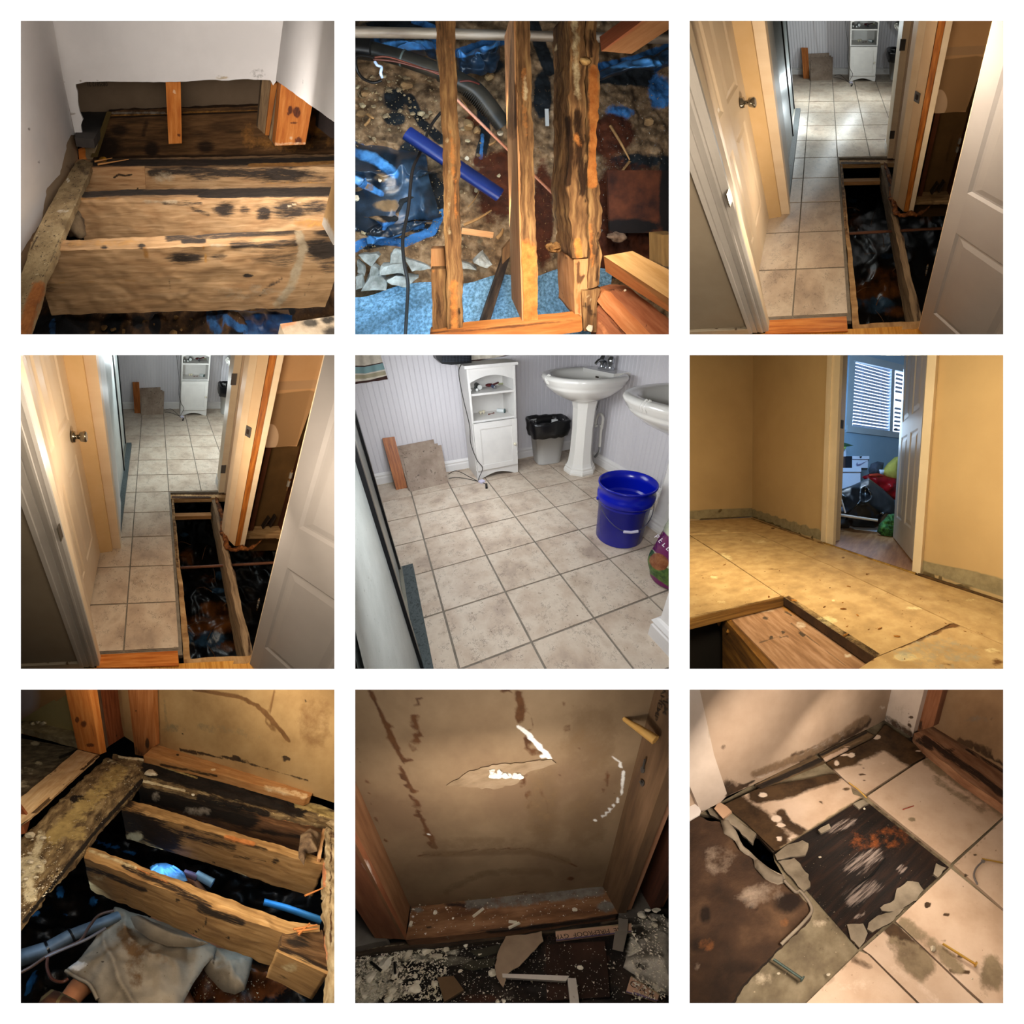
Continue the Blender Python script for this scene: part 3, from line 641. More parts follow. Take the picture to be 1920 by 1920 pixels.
    cd = thing('power_cord', f'dark power cord hanging down the white cabinet to its plug in the {w}', 'cord')
    emit(T, 'cable', tube([M.on((650, 55), y=.045), M.on((634, 110), y=.02), M.on((660, 260), y=.02), M.on((700, 430), y=.02), M.on((708, 540), y=.02), M.on((745, 640), y=.02), M.on((780, 690), y=.02), M.on((760, 745), y=.03), M.on((752, 770), z=.004)], .0035, 6, smooth=5), wire, cd)
    emit(T, 'cable', tube([M.on(a, z=.004) for a in ((572, 728), (610, 708), (650, 718), (690, 740), (748, 770))], .003, 6, smooth=5), wire, cd)
    emit(T, 'cable', tube([M.on(a, z=.004) for a in ((572, 755), (620, 748), (690, 758), (760, 775), (800, 788))], .003, 6, smooth=5), wire, cd)
    emit(T, 'plug_socket', hexa([M.on(a, z=.016) for a in ((752, 768), (778, 757), (796, 768), (770, 779))], (0, 0, -.015)), mp('grip_white', 'c9c5da', .4), cd, smooth=False)
    emit(T, 'plug', hexa([M.on(a, z=.018) for a in ((795, 785), (808, 783), (811, 806), (797, 808))], (0, 0, -.017)), m_black(), cd, smooth=False)
    return T
def build_T5():
    T = bay5(); bathroom(T, T, 'centre picture')
    lamp(T, (-.0, -.15, .47), (.15, .1, 2.2), .28, 11, (.97, .98, 1.0), .10)
    lamp(T, (-.35, -.75, 1.7), (.4, -.1, 3.4), .8, 14, (.90, .95, 1.0), .5)
# ================================================================ hallway looking into the bathroom (top right and middle left pictures)
def panel_door(T, p, d, n, W, H, mat, label, rows, cols, w, name='door', z0=.01, th=.035, Z=(0, 0, 1.)):
    """six panel door; p = bottom corner, d along the width, n = outward face normal"""
    p = np.array(p, float); d = nrm(d); n = nrm(n); Z = np.array(Z); t = thing(name, label, 'door')
    P = lambda x, z, o=0: p+d*x+Z*z+n*o
    emit(T, 'slab', hexa([P(0, z0, -.008), P(W, z0, -.008), P(W, H, -.008), P(0, H, -.008)], -n*(th-.008)), mat, t, smooth=False)
    def bar(nm, x0, x1, z0_, z1_): emit(T, nm, hexa([P(x0, z0_), P(x1, z0_), P(x1, z1_), P(x0, z1_)], -n*.008), mat, t, smooth=False)
    xs = [0]+[v for c in cols for v in c]+[W]
    for k in range(0, len(xs), 2): bar('stile', xs[k], xs[k+1], z0, H)
    zs = [z0]+[v for r in rows for v in r]+[H]
    for (a, b) in cols:
        for k in range(0, len(zs), 2): bar('rail', a, b, zs[k], zs[k+1])
        for (z_0, z_1) in rows:
            R = []; 
            for (i, o) in ((0, 0), (.012, -.0075), (.02, -.0075), (.045, -.001)): R += [P(a+i, z_0+i, o), P(b-i, z_0+i, o), P(b-i, z_1-i, o), P(a+i, z_1-i, o)]
            F = [(4*q+k, 4*q+(k+1) % 4, 4*q+4+(k+1) % 4, 4*q+4+k) for q in range(3) for k in range(4)]+[(12, 13, 14, 15)]
            emit(T, 'panel', Geo().add(R, F), mat, t, smooth=False)
    return t, P
def crawl_ground(T, x0, x1, y0, y1, z, seed, mat, st=None, amp=.05, n=(110, 110), kind=None, name='ground', **k):
    def hf(u, v, P):
        a = fbm(P, 3.1, seed, 4)*amp; r = 1-np.abs(fbm(P, 2.3, seed+9, 3)); r2 = 1-np.abs(fbm(P, 6.5, seed+21, 2)); return np.stack([u*0, u*0, a+(r**4)*amp*1.5+(r2**5)*amp*.5], 1)
    g = field((x0, y0, z), (x1, y0, z), (x1, y1, z), (x0, y1, z), n, hf)
    return emit(T, name, g, mat, st=st, **k)
def hallway(col, row, w):
    T = Bay(col, row, w, rot=(0.6646, -0.0644, -0.0026), eye=(0.2274, -4.5956, 1.7891))
    bathroom(T, bay5(), w, near=False)
    cream = mk('cream_paint', ['d9c3a5', 'e2cfb4'], scale=(1, 1, .1), ns=9, rough=.5, bump=.06); creamw = mk('cream_door', ['d6bfa3', 'decbb0'], ns=3, rough=.45, bump=.03)
    tan = mp('tan_shadow_wall', ['c9a878', 'd0b083'], .8); grey = mp('taupe_wall', ['8d8171', '958a7a'], .85); gp = mk('grey_gloss_trim', ['a9a5a2', 'b5b1ae'], ns=3, rough=.4, bump=.03)
    raw = mk('raw_orange_wood', ['7d4413', '9c5a1e', 'b97330'], scale=(1, 10, 10), ns=6, rough=.6, s=('2a170a', 'c99a5c', None)); old = mk('old_joist', ['6e5a45', '8a745a', '9d8568'], scale=(1, 9, 9), ns=6, rough=.8, s=(('1b1009', '38200f'), ('6b3514', 'a0662f'), None), sn=30)
    ply = mk('plywood_edge', ['8a6643', 'a98458', 'c2a075'], scale=(3, 1, 60), ns=5, rough=.85, s=(('24160c', '4a2c16'), None, None)); red = mk('dark_red_stud', ['4b2613', '5f3219'], scale=(1, 1, .1), ns=8, rough=.8)
    oak = mk('oak_threshold', ['a8591f', 'c4742f', 'd48a45'], scale=(1, 16, 16), ns=5, rough=.5, bump=.15); oakf = mk('oak_floor', ['b87a2a', 'cf9340', 'dba552'], scale=(16, 1, 16), ns=6, rough=.5, bump=.1)
    gd = mk('crawl_ground', ['040405', '080708', '100b08'], ns=9, rough=.3, spec=.45, s=(('2a1608', '5a3414'), ('14283a', '2b4660'), None), sn=14, bump=.6, bs=30)
    # hall floor tiles beside the hole
    sub = struct(T, 'floor', hexa([(-.30, -3.67, -.004), (.346, -3.67, -.004), (.346, -1.99, -.004), (-.30, -1.99, -.004)], (0, 0, -.04)), m_grout(), smooth=False)
    floor_tiles(T, sub, (-1, 1), (-12, -6), lambda a, b, c, d: (max(a, -.26), b, max(c, -3.64), d))
    fl2 = struct(T, 'floor', hexa([(-.6, -4.4, -.012), (.95, -4.4, -.012), (.95, -3.715, -.012), (-.6, -3.715, -.012)], (0, 0, -.05)), oakf, smooth=False)
    emit(T, 'threshold', hexa([(-.145, -3.725, .006), (.32, -3.735, .006), (.318, -3.648, .006), (-.135, -3.648, .006)], (0, 0, -.012)), oak, label=f'orange oak threshold strip at the tiles, {w}', cat='threshold', smooth=False)
    # hole rims
    st = [('R', [(910, 850), (1265, 850)], 6, .7), ('R', [(930, 870), (1160, 872)], 8, .9)]
    emit(T, 'header_plank', hexa([(.345, -2.075, -.02), (.93, -2.075, -.02), (.93, -2.0, -.02), (.345, -2.0, -.02)], (0, 0, -.05), sp=.015), ply, st=st, label=f'weathered wood header at the far end of the floor hole, {w}', cat='timber', smooth=False)
    emit(T, 'subfloor_edge', hexa([(.352, -3.70, -.03), (.392, -3.70, -.03), (.372, -2.07, -.03), (.352, -2.07, -.03)], (0, 0, -.05), sp=.02).warp(.006, 14, 3), ply, st=[('R', [(930, 880), (960, 1300)], 10, .55)], label=f'splintered subfloor edge along the left of the hole, {w}', cat='timber', smooth=False)
    emit(T, 'subfloor_edge', hexa([(.35, -3.735, -.014), (.76, -3.735, -.014), (.76, -3.69, -.014), (.35, -3.69, -.014)], (0, 0, -.05), sp=.02).warp(.004, 14, 3), ply, label=f'rough subfloor edge at the near end of the hole, {w}', cat='timber', smooth=False)
    st = [('R', [(1200, 880), (1245, 1100), (1310, 1330), (1400, 1640), (1400, 1850)], 14, .62), ('G', [(1230, 950), (1330, 1300), (1410, 1700)], 14, .7), ('R', 1390, 1520, 20, 60, .8)]
    emit(T, 'joist', hexa([(.758, -2.06, -.035), (.722, -3.69, -.035), (.768, -3.69, -.035), (.815, -2.06, -.035)], (0, 0, -.22), sp=.014).warp(.006, 12, 5), old, st=st, label=f'long grey floor joist crossing the hole lengthwise, {w}', cat='joist')
    emit(T, 'rotten_edge', tube([T.on(a, z=-.004) for a in ((1200, 880), (1238, 1000), (1245, 1090), (1268, 1160), (1300, 1192), (1360, 1190), (1400, 1175), (1470, 1130))], [.014, .02, .022, .022, .02, .02, .014, .006], 10, smooth=8).warp(.02, 22, 8), mk('rot', ['3b1d0a', '6b3a14', '9a6430'], ns=40, rough=.9, bump=.7), label=f'crumbling rotten subfloor rim around the jamb foot, {w}', cat='rot')
    a, b = (.38, -2.215, -.135), (.735, -2.215, -.135); emit(T, 'blocking', beam(a, b, .05, .045, sp=.05), mk('pale_block', ['a5774a', 'bb8c5c'], scale=(1, 10, 10), ns=6, rough=.7), label=f'pale blocking across the far part of the hole, {w}', cat='timber', smooth=False)
    emit(T, 'water_pipe', tube([(.36, -2.885, -.13), (.9, -2.87, -.13), (1.25, -2.86, -.13)], .012, 10), mp('dull_copper', ['5b3a2c', '6f4a38'], .5), label=f'thin copper coloured pipe crossing the hole, {w}', cat='pipe')
    st = [('R', 1240, 1640, 130, 70, .85), ('R', 1090, 1660, 90, 90, .8), ('R', 1190, 1560, 120, 60, .7), ('R', 1020, 1230, 50, 60, .7), ('R', 1260, 1780, 90, 40, .7), ('R', 1150, 1370, 60, 40, .5), ('R', 1450, 1210, 60, 50, .5), ('G', 1160, 1740, 110, 55, .75), ('G', 1030, 1730, 30, 40, .8), ('G', 1215, 1350, 28, 26, .9), ('G', 1210, 1440, 40, 16, 1), ('G', 1000, 1100, 30, 14, .8)]  # blue marks are reflections painted on the black plastic
    crawl_ground(T, .1, 1.9, -3.9, -1.4, -.62, 4+col, gd, st, label=f'black plastic and dirt under the floor hole, {w}', cat='ground cover')
    rs = random.Random(11)
    tw = mp('twig', ['3c2413', '6d4a2c'], .8)
    for k in range(16):
        x = rs.uniform(.35, 1.1); y = rs.uniform(-3.6, -2.2); a = rs.uniform(0, 3.1); L = rs.uniform(.08, .22)
        emit(T, 'twig', tube([(x, y, -.54), (x+math.cos(a)*L*.5, y+math.sin(a)*L*.5, -.52+rs.uniform(0, .04)), (x+math.cos(a)*L, y+math.sin(a)*L, -.54)], [.004, .002], 5, smooth=3), tw, label=f'thin brown twig lying on the black plastic, {w}', cat='twig', group=f'twigs under the floor hole, {w}')
    # left side: door, jamb, casing, wall
    t, P = panel_door(T, (-.242, -3.62, 0), (.0, 1, 0), (1, 0, 0), .80, 2.0, creamw, f'cream six panel door with steel knob on the left, {w}', [(.28, .93), (1.13, 1.66), (1.76, 1.9)], [(.14, .37), (.45, .68)], w)
    kc = T.on((318, 500), x=-.235); st_ = mp('brushed_nickel', ['8a8478', 'a09a8c'], .25, metal=1)
    kn = emit(T, 'knob', tube([kc, kc+(.012, 0, 0), kc+(.016, 0, 0), kc+(.035, 0, 0), kc+(.042, 0, 0), kc+(.07, 0, 0), kc+(.076, 0, 0)], [.033, .030, .012, .013, .026, .031, .024], 20), st_, t)
    struct(T, 'wall_left', hexa([(-.245, -3.62, 0), (-.245, -3.31, 0), (-.14, -3.655, 0), (-.16, -3.70, 0)], (0, 0, 1.9)), creamw, smooth=False)
    struct(T, 'wall_left', hexa([(-.30, -2.83, 0), (-.15, -2.80, 0), (-.15, -2.70, 0), (-.30, -2.70, 0)], (0, 0, 1.95)), tan, smooth=False)  # tan strip carries the shadow beside the casing in its colour
    tr = struct(T, 'trim_1', box((-.118, -2.735, .975), (.066, .075, 1.95)), cream, smooth=False)
    struct(T, 'trim_2', hexa([(-.155, -2.76, 0), (-.085, -2.76, 0), (-.128, -2.2, 0), (-.155, -2.2, 0)], (0, 0, 1.95)), mp('cool_jamb', ['c3c4c2', 'cfd0ce'], .5), smooth=False)
    # door casing of the near doorway
    x0, x1, y = -.236, -.128, -3.70; k_ = [(x0, 0), (x0, .02), (x0+.018, .02), (x0+.020, .014), (x0+.045, .016), (x0+.047, .011), (x0+.07, .018), (x0+.078, .018), (x0+.080, .012), (x1-.012, .014), (x1, .012), (x1, 0)]
    V = []; F = []
    for a, o in k_: V += [(a, y-o, 0), (a, y-o, 1.95)]
    for i in range(len(k_)-1): F.append((2*i, 2*i+2, 2*i+3, 2*i+1))
    struct(T, 'trim_3', Geo().add(V, F), gp, smooth=False)
    jm = struct(T, 'trim_4', hexa([(x1-.012, -3.70, 0), (x1, -3.70, 0), (x1, -3.66, 0), (x1-.012, -3.66, 0)], (0, 0, 1.95)), cream, smooth=False)  # lit side of the grey casing, put into the colour as cream
    struct(T, 'trim_5', hexa([(x1-.03, -3.66, 0), (x1-.008, -3.66, 0), (x1-.008, -3.64, 0), (x1-.03, -3.64, 0)], (0, 0, 1.95)), mp('brown_shadow_strip', ['8a7458'], .6), smooth=False)  # jamb strip in brown, the shadow there put into its colour
    sp = T.on((232, 1100), x=x1); emit(T, 'strike_plate', box(sp+(.002, .012, 0), (.004, .03, .06)), st_, jm, smooth=False)
    struct(T, 'wall_front', hexa([(-1.4, -3.705, .055), (x0, -3.705, .055), (x0, -3.705, 1.9), (-1.4, -3.705, 1.9)], (0, .03, 0)), grey, smooth=False)
    bb = mk('chipped_baseboard', ['a59c8c', 'b0a797'], ns=8, rough=.6, s=(('3c3022', '5e4f3c'), None, None), sn=50)
    struct(T, 'baseboard_left', hexa([(-1.4, -3.72, .055), (x0, -3.72, .055), (x0, -3.72, .0), (-1.4, -3.72, .0)], (0, .03, 0), sp=.012), bb, st=[('R', 300, 1868, 50, 9, .75), ('R', 165, 1880, 14, 12, .8), ('R', 280, 1890, 8, 8, .9), ('R', 60, 1862, 90, 5, .5)], smooth=False)
    # right side jambs between hall and bathroom
    a = struct(T, 'trim_6', box((.878, -1.94, .975), (.095, .15, 1.95)), cream, smooth=False)
    struct(T, 'trim_6', box((.905, -2.022, .975), (.035, .02, 1.95)), mp('cream_shade', ['c8ae94', 'd1b89e'], .5), smooth=False)  # cream copy with shade put into the colour
    for q_ in ((1304, 148), (1240, 698)):
        c = T.on(q_, y=-2.018); emit(T, 'hinge_plate', box(c, (.045, .004, .088)), mp('steel_plate', ['6d6764', '7b7572'], .4, metal=.7), a, smooth=False)
    g = hexa([(.768, -2.55, 0), (.768, -2.655, 0), (.80, -2.70, 0), (.80, -2.55, 0)], (0, 0, 1.95)); b = struct(T, 'trim_7', g, cream, smooth=False)
    struct(T, 'trim_7', hexa([(.80, -2.55, 0), (.80, -2.71, 0), (.836, -2.785, 0), (.845, -2.55, 0)], (0, 0, 1.95)), mp('cream_light', ['e0c29c', 'e7cba6'], .45), smooth=False)  # paler cream copy with light put into the colour
    struct(T, 'trim_8', hexa([(.840, -2.785, 0), (.878, -2.785, 0), (.878, -2.60, 0), (.840, -2.60, 0)], (0, 0, 1.95)), raw, smooth=False)
    struct(T, 'trim_9', hexa([(.880, -2.79, 0), (.916, -2.79, 0), (.916, -2.66, 0), (.880, -2.66, 0)], (0, 0, 1.95)), cream, smooth=False)
    c = T.on((1395, 468), pl=((.818, -2.748, 0), (-.9, -.43, 0))); emit(T, 'strike_plate', beam(c+(-.002, 0, .034), c+(-.002, 0, -.034), .05, .006, up=(-.9, -.43, 0)), mp('steel_plate', ['6d6764', '7b7572'], .4, metal=.7), b, smooth=False)
    emit(T, 'latch_hole', beam(c+(-.005, 0, .015), c+(-.005, 0, -.015), .02, .006, up=(-.9, -.43, 0)), mp('dark_hole', '2c1c14'), b, smooth=False)
    # opened wall on the right
    yw = -2.66
    P2 = [T.on(q_, y=yw) for q_ in ((1560, -140), (1945, -140), (1690, 558), (1640, 557), (1580, 562), (1530, 566), (1470, 566))]
    dw = mk('patched_shaded_wall', ['b58a5e', 'bf9468'], ns=3, rough=.8, s=('94714c', 'c9a888', 'a88460'), amp=.06, soft=.04, bump=.05)  # shade on the lower wall and its soft edge put into the colour
    struct(T, 'wall_right', poly(P2, (0, .014, 0), sp=.012), dw, st=[('R', [(1500, 330), (1760, 300)], 85, 1), ('R', [(1480, 460), (1720, 440)], 110, 1), ('G', 1530, 500, 48, 80, 1), ('B', [(1540, 190), (1850, 175)], 26, 1)], smooth=False)
    struct(T, 'wall_right', hexa([(.93, -2.555, -.3), (1.9, -2.555, -.3), (1.9, -2.555, 1.2), (.93, -2.555, 1.2)], (0, .014, 0)), mp('cavity_drywall', ['5a4020', '6a4c28'], .9), smooth=False)
    for k, (xa, xb) in enumerate(((.925, .958), (.985, 1.02), (1.262, 1.30))):
        emit(T, 'stud', hexa([(xa, -2.64, 0), (xb, -2.64, 0), (xb, -2.56, 0), (xa, -2.56, 0)], (0, 0, .83)), red, label=(f'reddish brown wall stud left of the wall cavity, against the jamb, {w}', f'reddish brown wall stud inside the open wall cavity, {w}', f'reddish brown wall stud mostly hidden by the right door, {w}')[k], cat='stud', smooth=False)
    emit(T, 'sole_plate', hexa([(.95, -2.69, .03), (1.4, -2.69, .03), (1.4, -2.58, .03), (.95, -2.58, .03)], (0, 0, -.05), sp=.02).warp(.005, 12, 2), mk('pale_plate', ['8a6a45', 'a5835a', 'b8976b'], scale=(1, 8, 8), ns=6, rough=.8, s=(('2a170a', '4a2a14'), None, None)), st=[('R', [(1390, 1135), (1570, 1130)], 10, .7)], label=f'pale wall sole plate beyond the hole, {w}', cat='timber', smooth=False)
    for k, (q_, a) in enumerate((((1500, 1020), .6), ((1545, 1010), 1.3))):
        c = T.on(q_, y=-2.60); emit(T, 'board_scrap', beam(c+(-.02, 0, -.06), c+(.02*math.cos(a), 0, .05), .045, .012), mp('dark_scrap', ['2b2018', '3b2d20'], .8), label=(f'dark wood scrap in the wall cavity, {w}', f'second dark scrap in the wall cavity beside the door, {w}')[k], cat='scrap', smooth=False)
    for k, (qa, qb, y_) in enumerate((((1662, 702), (1628, 830), -2.66), ((1460, 1490), (1445, 1562), -3.3))):
        vf = thing('pipe_fitting', (f'shiny pipe fitting beside the door edge, upper one, {w}', f'shiny pipe fitting beside the door edge, lower one, {w}')[k], 'fitting'); A = T.on(qa, y=y_); B = T.on(qb, y=y_); r_ = .011 if k == 0 else .006
        emit(T, 'pipe', tube([A, B], r_*.5, 8), mp('brass_fit', ['b58a58'], .35, metal=.8), vf)
        for f in (.25, .65): emit(T, 'collar', tube([A+(B-A)*(f-.13), A+(B-A)*(f+.13)], r_, 10), mp('silver_fit', ['b8b4ac'], .35, metal=.6), vf)
    # near right door
    a = math.radians(-53); d = np.array([math.cos(a), math.sin(a), 0]); n = np.array([math.sin(a), -math.cos(a), 0])
    gdoor = mk('grey_door', ['8f8b8b', '989494'], ns=3, rough=.5, bump=.03)
    B = T.on((1400, 1895), z=0); hv = nrm((B-T.eye)*(1, 1, 0)); tp = T.on((1858, 0), pl=(B, hv))
    t, P = panel_door(T, B, d, n, .80, 2.0, gdoor, f'pale grey six panel door standing open at the right, {w}', [(.26, .855), (1.06, 1.62), (1.72, 1.9)], [(.058, .35), (.45, .70)], w, th=.03, Z=(tp-B)/tp[2])
    emit(T, 'lit_edge', hexa([P(-.002, .01, -.031), P(-.002, 2.0, -.031), P(-.002, 2.0, 0), P(-.002, .01, 0)], d*.003), mp('lit_cream_edge', ['e6cfb0'], .5), t, smooth=False)  # light on the door edge is put into its cream colour
    warm = (1, .83, .62)
    lamp(T, (-.05 if col else .02, -.02, .5), (-.05, .35, 1.8), .24, 8.5, warm, .14)
    lamp(T, (.04, -.2, .95), (-.02, .2, 2.6), .2, 8, (1, .84, .64), .15)
    lamp(T, (.15, -1.25, 3.0), (.2, -1.1, 5.6), .9, 12, (.86, .97, 1.0), .15)
    bulb(T, (.45, -.62, .82), 15, (.86, .97, 1.0)); bulb(T, (1.2, -.5, .8), 9, (.86, .97, 1.0)); bulb(T, (.4, -1.5, .75), 4, (.86, .97, 1.0)); bulb(T, (1.25, -3.05, .9), 2.2, (1, .82, .6)); bulb(T, (.28, -3.1, .95), 7.5, (1, .80, .58))  # added points that brighten bathroom and hall, no fixtures there
def build_T3(): hallway(2, 0, 'top right picture')
def build_T4(): hallway(0, 1, 'middle left picture')
# ================================================================ materials of the opened floors
DARK = ('140d08', '33200f')
def m_lum(): return mk('lumber', ['9a7650', 'b08a60', 'c19c72'], scale=(1, 9, 9), ns=5, detail=7, rough=.8, dist=.6, wave=('96683f', 2.5, .22), s=(('1c1712', '40342a'), ('8a5a2c', 'b98748'), ('a08a6a', 'b8a486')), amp=(1.0, .8, .8), sn=18, soft=.24, bump=.2)
def m_lumd(): return mk('dark_lumber', ['3a2512', '573a1e', '6e4c28'], scale=(1, 9, 9), ns=5, detail=7, rough=.85, s=(('120b06', '271708'), ('8a5a24', 'a87434'), ('6b6154', '84786a')), amp=.7, sn=20, soft=.2, bump=.3)
def m_orange(): return mk('orange_stud', ['a85a1e', 'bb6d2a', 'cc8240'], scale=(1, 9, 9), ns=5, rough=.7, s=(('3a1a0a', '6b3414'), ('c9976a', 'd9ae86'), None), amp=.5, sn=40, bump=.15)
def m_dw(): return mk('drywall_white', ['c9c3be', 'd3cdc8'], ns=3, rough=.75, s=('7a6a56', ('2f2820', '5e5446'), ('a2917a', 'b3a288')), amp=.5, sn=50, bump=.06)
def m_paper(): return mk('drywall_paper', ['9b8265', 'a98f70'], ns=4, rough=.9, s=(('5c4028', '7a5a3a'), ('2a1c10', '4e341c'), ('c8bfae', 'd8d0c0')), amp=.6, sn=30, soft=.12, bump=.1)
def m_ground(): return mk('debris_ground', ['1c120a', '3d2814', '5c4022'], ns=16, detail=8, rough=.85, s=(('050507', '0c0d10'), ('0f2a4c', '2f6298'), ('6b5436', '8a7250')), amp=.5, sn=16, bump=.7, bs=60, speck=('8a7558', 55, .66))
def m_film(): return mk('black_film', ['050608', '0b0d11'], ns=5, rough=.3, bump=.4, bs=16, spec=.6, s=(('163a66', '4e8cc8'), ('3d2814', '6a4c2a'), None), amp=.5, sn=14)
def m_chunk(): return mk('plaster_chunk', ['a89c84', 'c4b9a2', 'd6cdb8'], ns=20, rough=.95, bump=.3)
def qtop(T, name, qs, z, depth, mat, label, cat, st=None, sp=.012, warp=0, wsc=14, seed=1, parent=None, kind=None, group=None, smooth=True):
    g = hexa(T.ons(qs, z=z), (0, 0, -depth), sp=sp)
    if warp: g.warp(warp, wsc, seed)
    return emit(T, name, g, mat, parent, st=st, label=label, cat=cat, kind=kind, group=group, smooth=smooth)
def qface(T, name, qs, pl, ext, mat, label=None, cat=None, st=None, sp=None, warp=0, wsc=14, seed=1, parent=None, kind=None, group=None, smooth=False):
    pts = T.ons(qs, **pl) if isinstance(pl, dict) else T.ons(qs, pl=pl)
    g = poly(pts, ext, sp=sp) if len(pts) != 4 or sp is None else hexa(pts, ext, sp=sp)
    if warp: g.warp(warp, wsc, seed)
    return emit(T, name, g, mat, parent, st=st, label=label, cat=cat, kind=kind, group=group, smooth=smooth)
def ragged(pts, j=5, n=5, seed=0):
    """turn a straight outline into a torn one"""
    rs = random.Random(seed); out = []
    for a, b in zip(pts[:-1], pts[1:]):
        L = math.hypot(b[0]-a[0], b[1]-a[1]); m = max(1, int(L/n/4))
        for k in range(m):
            t = k/m; jj = j if k else j*.4; out.append((a[0]+(b[0]-a[0])*t+rs.uniform(-jj, jj), a[1]+(b[1]-a[1])*t+rs.uniform(-jj, jj)))
    return out+[pts[-1]]
def chunks(T, name, spots, z, mat, label, cat, group, seed=0, flat=.5, nonlab=None):
    rs = random.Random(seed)
    for k, s in enumerate(spots):
        x, y, r = s[:3]; c = T.on((x, y), z=z); r = r*np.linalg.norm(c-T.eye)/1920; 
        g = blob(c+np.array([0, 0, r*flat*.6]), (r*rs.uniform(.8, 1.2), r*rs.uniform(.7, 1.1), r*flat), .12, seed*50+k, 1 if r < .02 else 2, 1.6, cut=5)
        emit(T, name, g, s[3] if len(s) > 3 else mat, label=label if isinstance(label, str) else label[k], cat=cat, group=group, smooth=False)
def scatter(T, n, box_, z, r, mat, name, seed, parent=None, kind='stuff', label=None, cat=None, keep=None, thin=.4):
    """many tiny crumbs as one object"""
    rs = np.random.RandomState(seed); G = Geo(); V0, F0 = ico(1)
    if len(box_) == 4:
        pass
    for k in range(n):
        x = rs.uniform(box_[0], box_[2]); y = rs.uniform(box_[1], box_[3])
        if keep and not keep(x, y): continue
        c = T.on((x, y), z=z); rr = rs.uniform(r*.35, r)*(1 if rs.rand() < .85 else 2)*np.linalg.norm(c-T.eye)/1920
        V = np.array([[1, 0, 0], [-.5, .9, 0], [-.6, -.8, 0], [0, 0, 1]])*rs.uniform(.5, 1.3, (4, 3))*[rr, rr, rr*thin*1.5]; a = rs.rand()*6.3; R = np.array([[math.cos(a), -math.sin(a), 0], [math.sin(a), math.cos(a), 0], [0, 0, 1]])
        G.add(V@R.T+c, [(0, 1, 3), (1, 2, 3), (2, 0, 3), (2, 1, 0)])
    return emit(T, name, G, mat, parent, label=label, cat=cat, kind=kind, smooth=False)
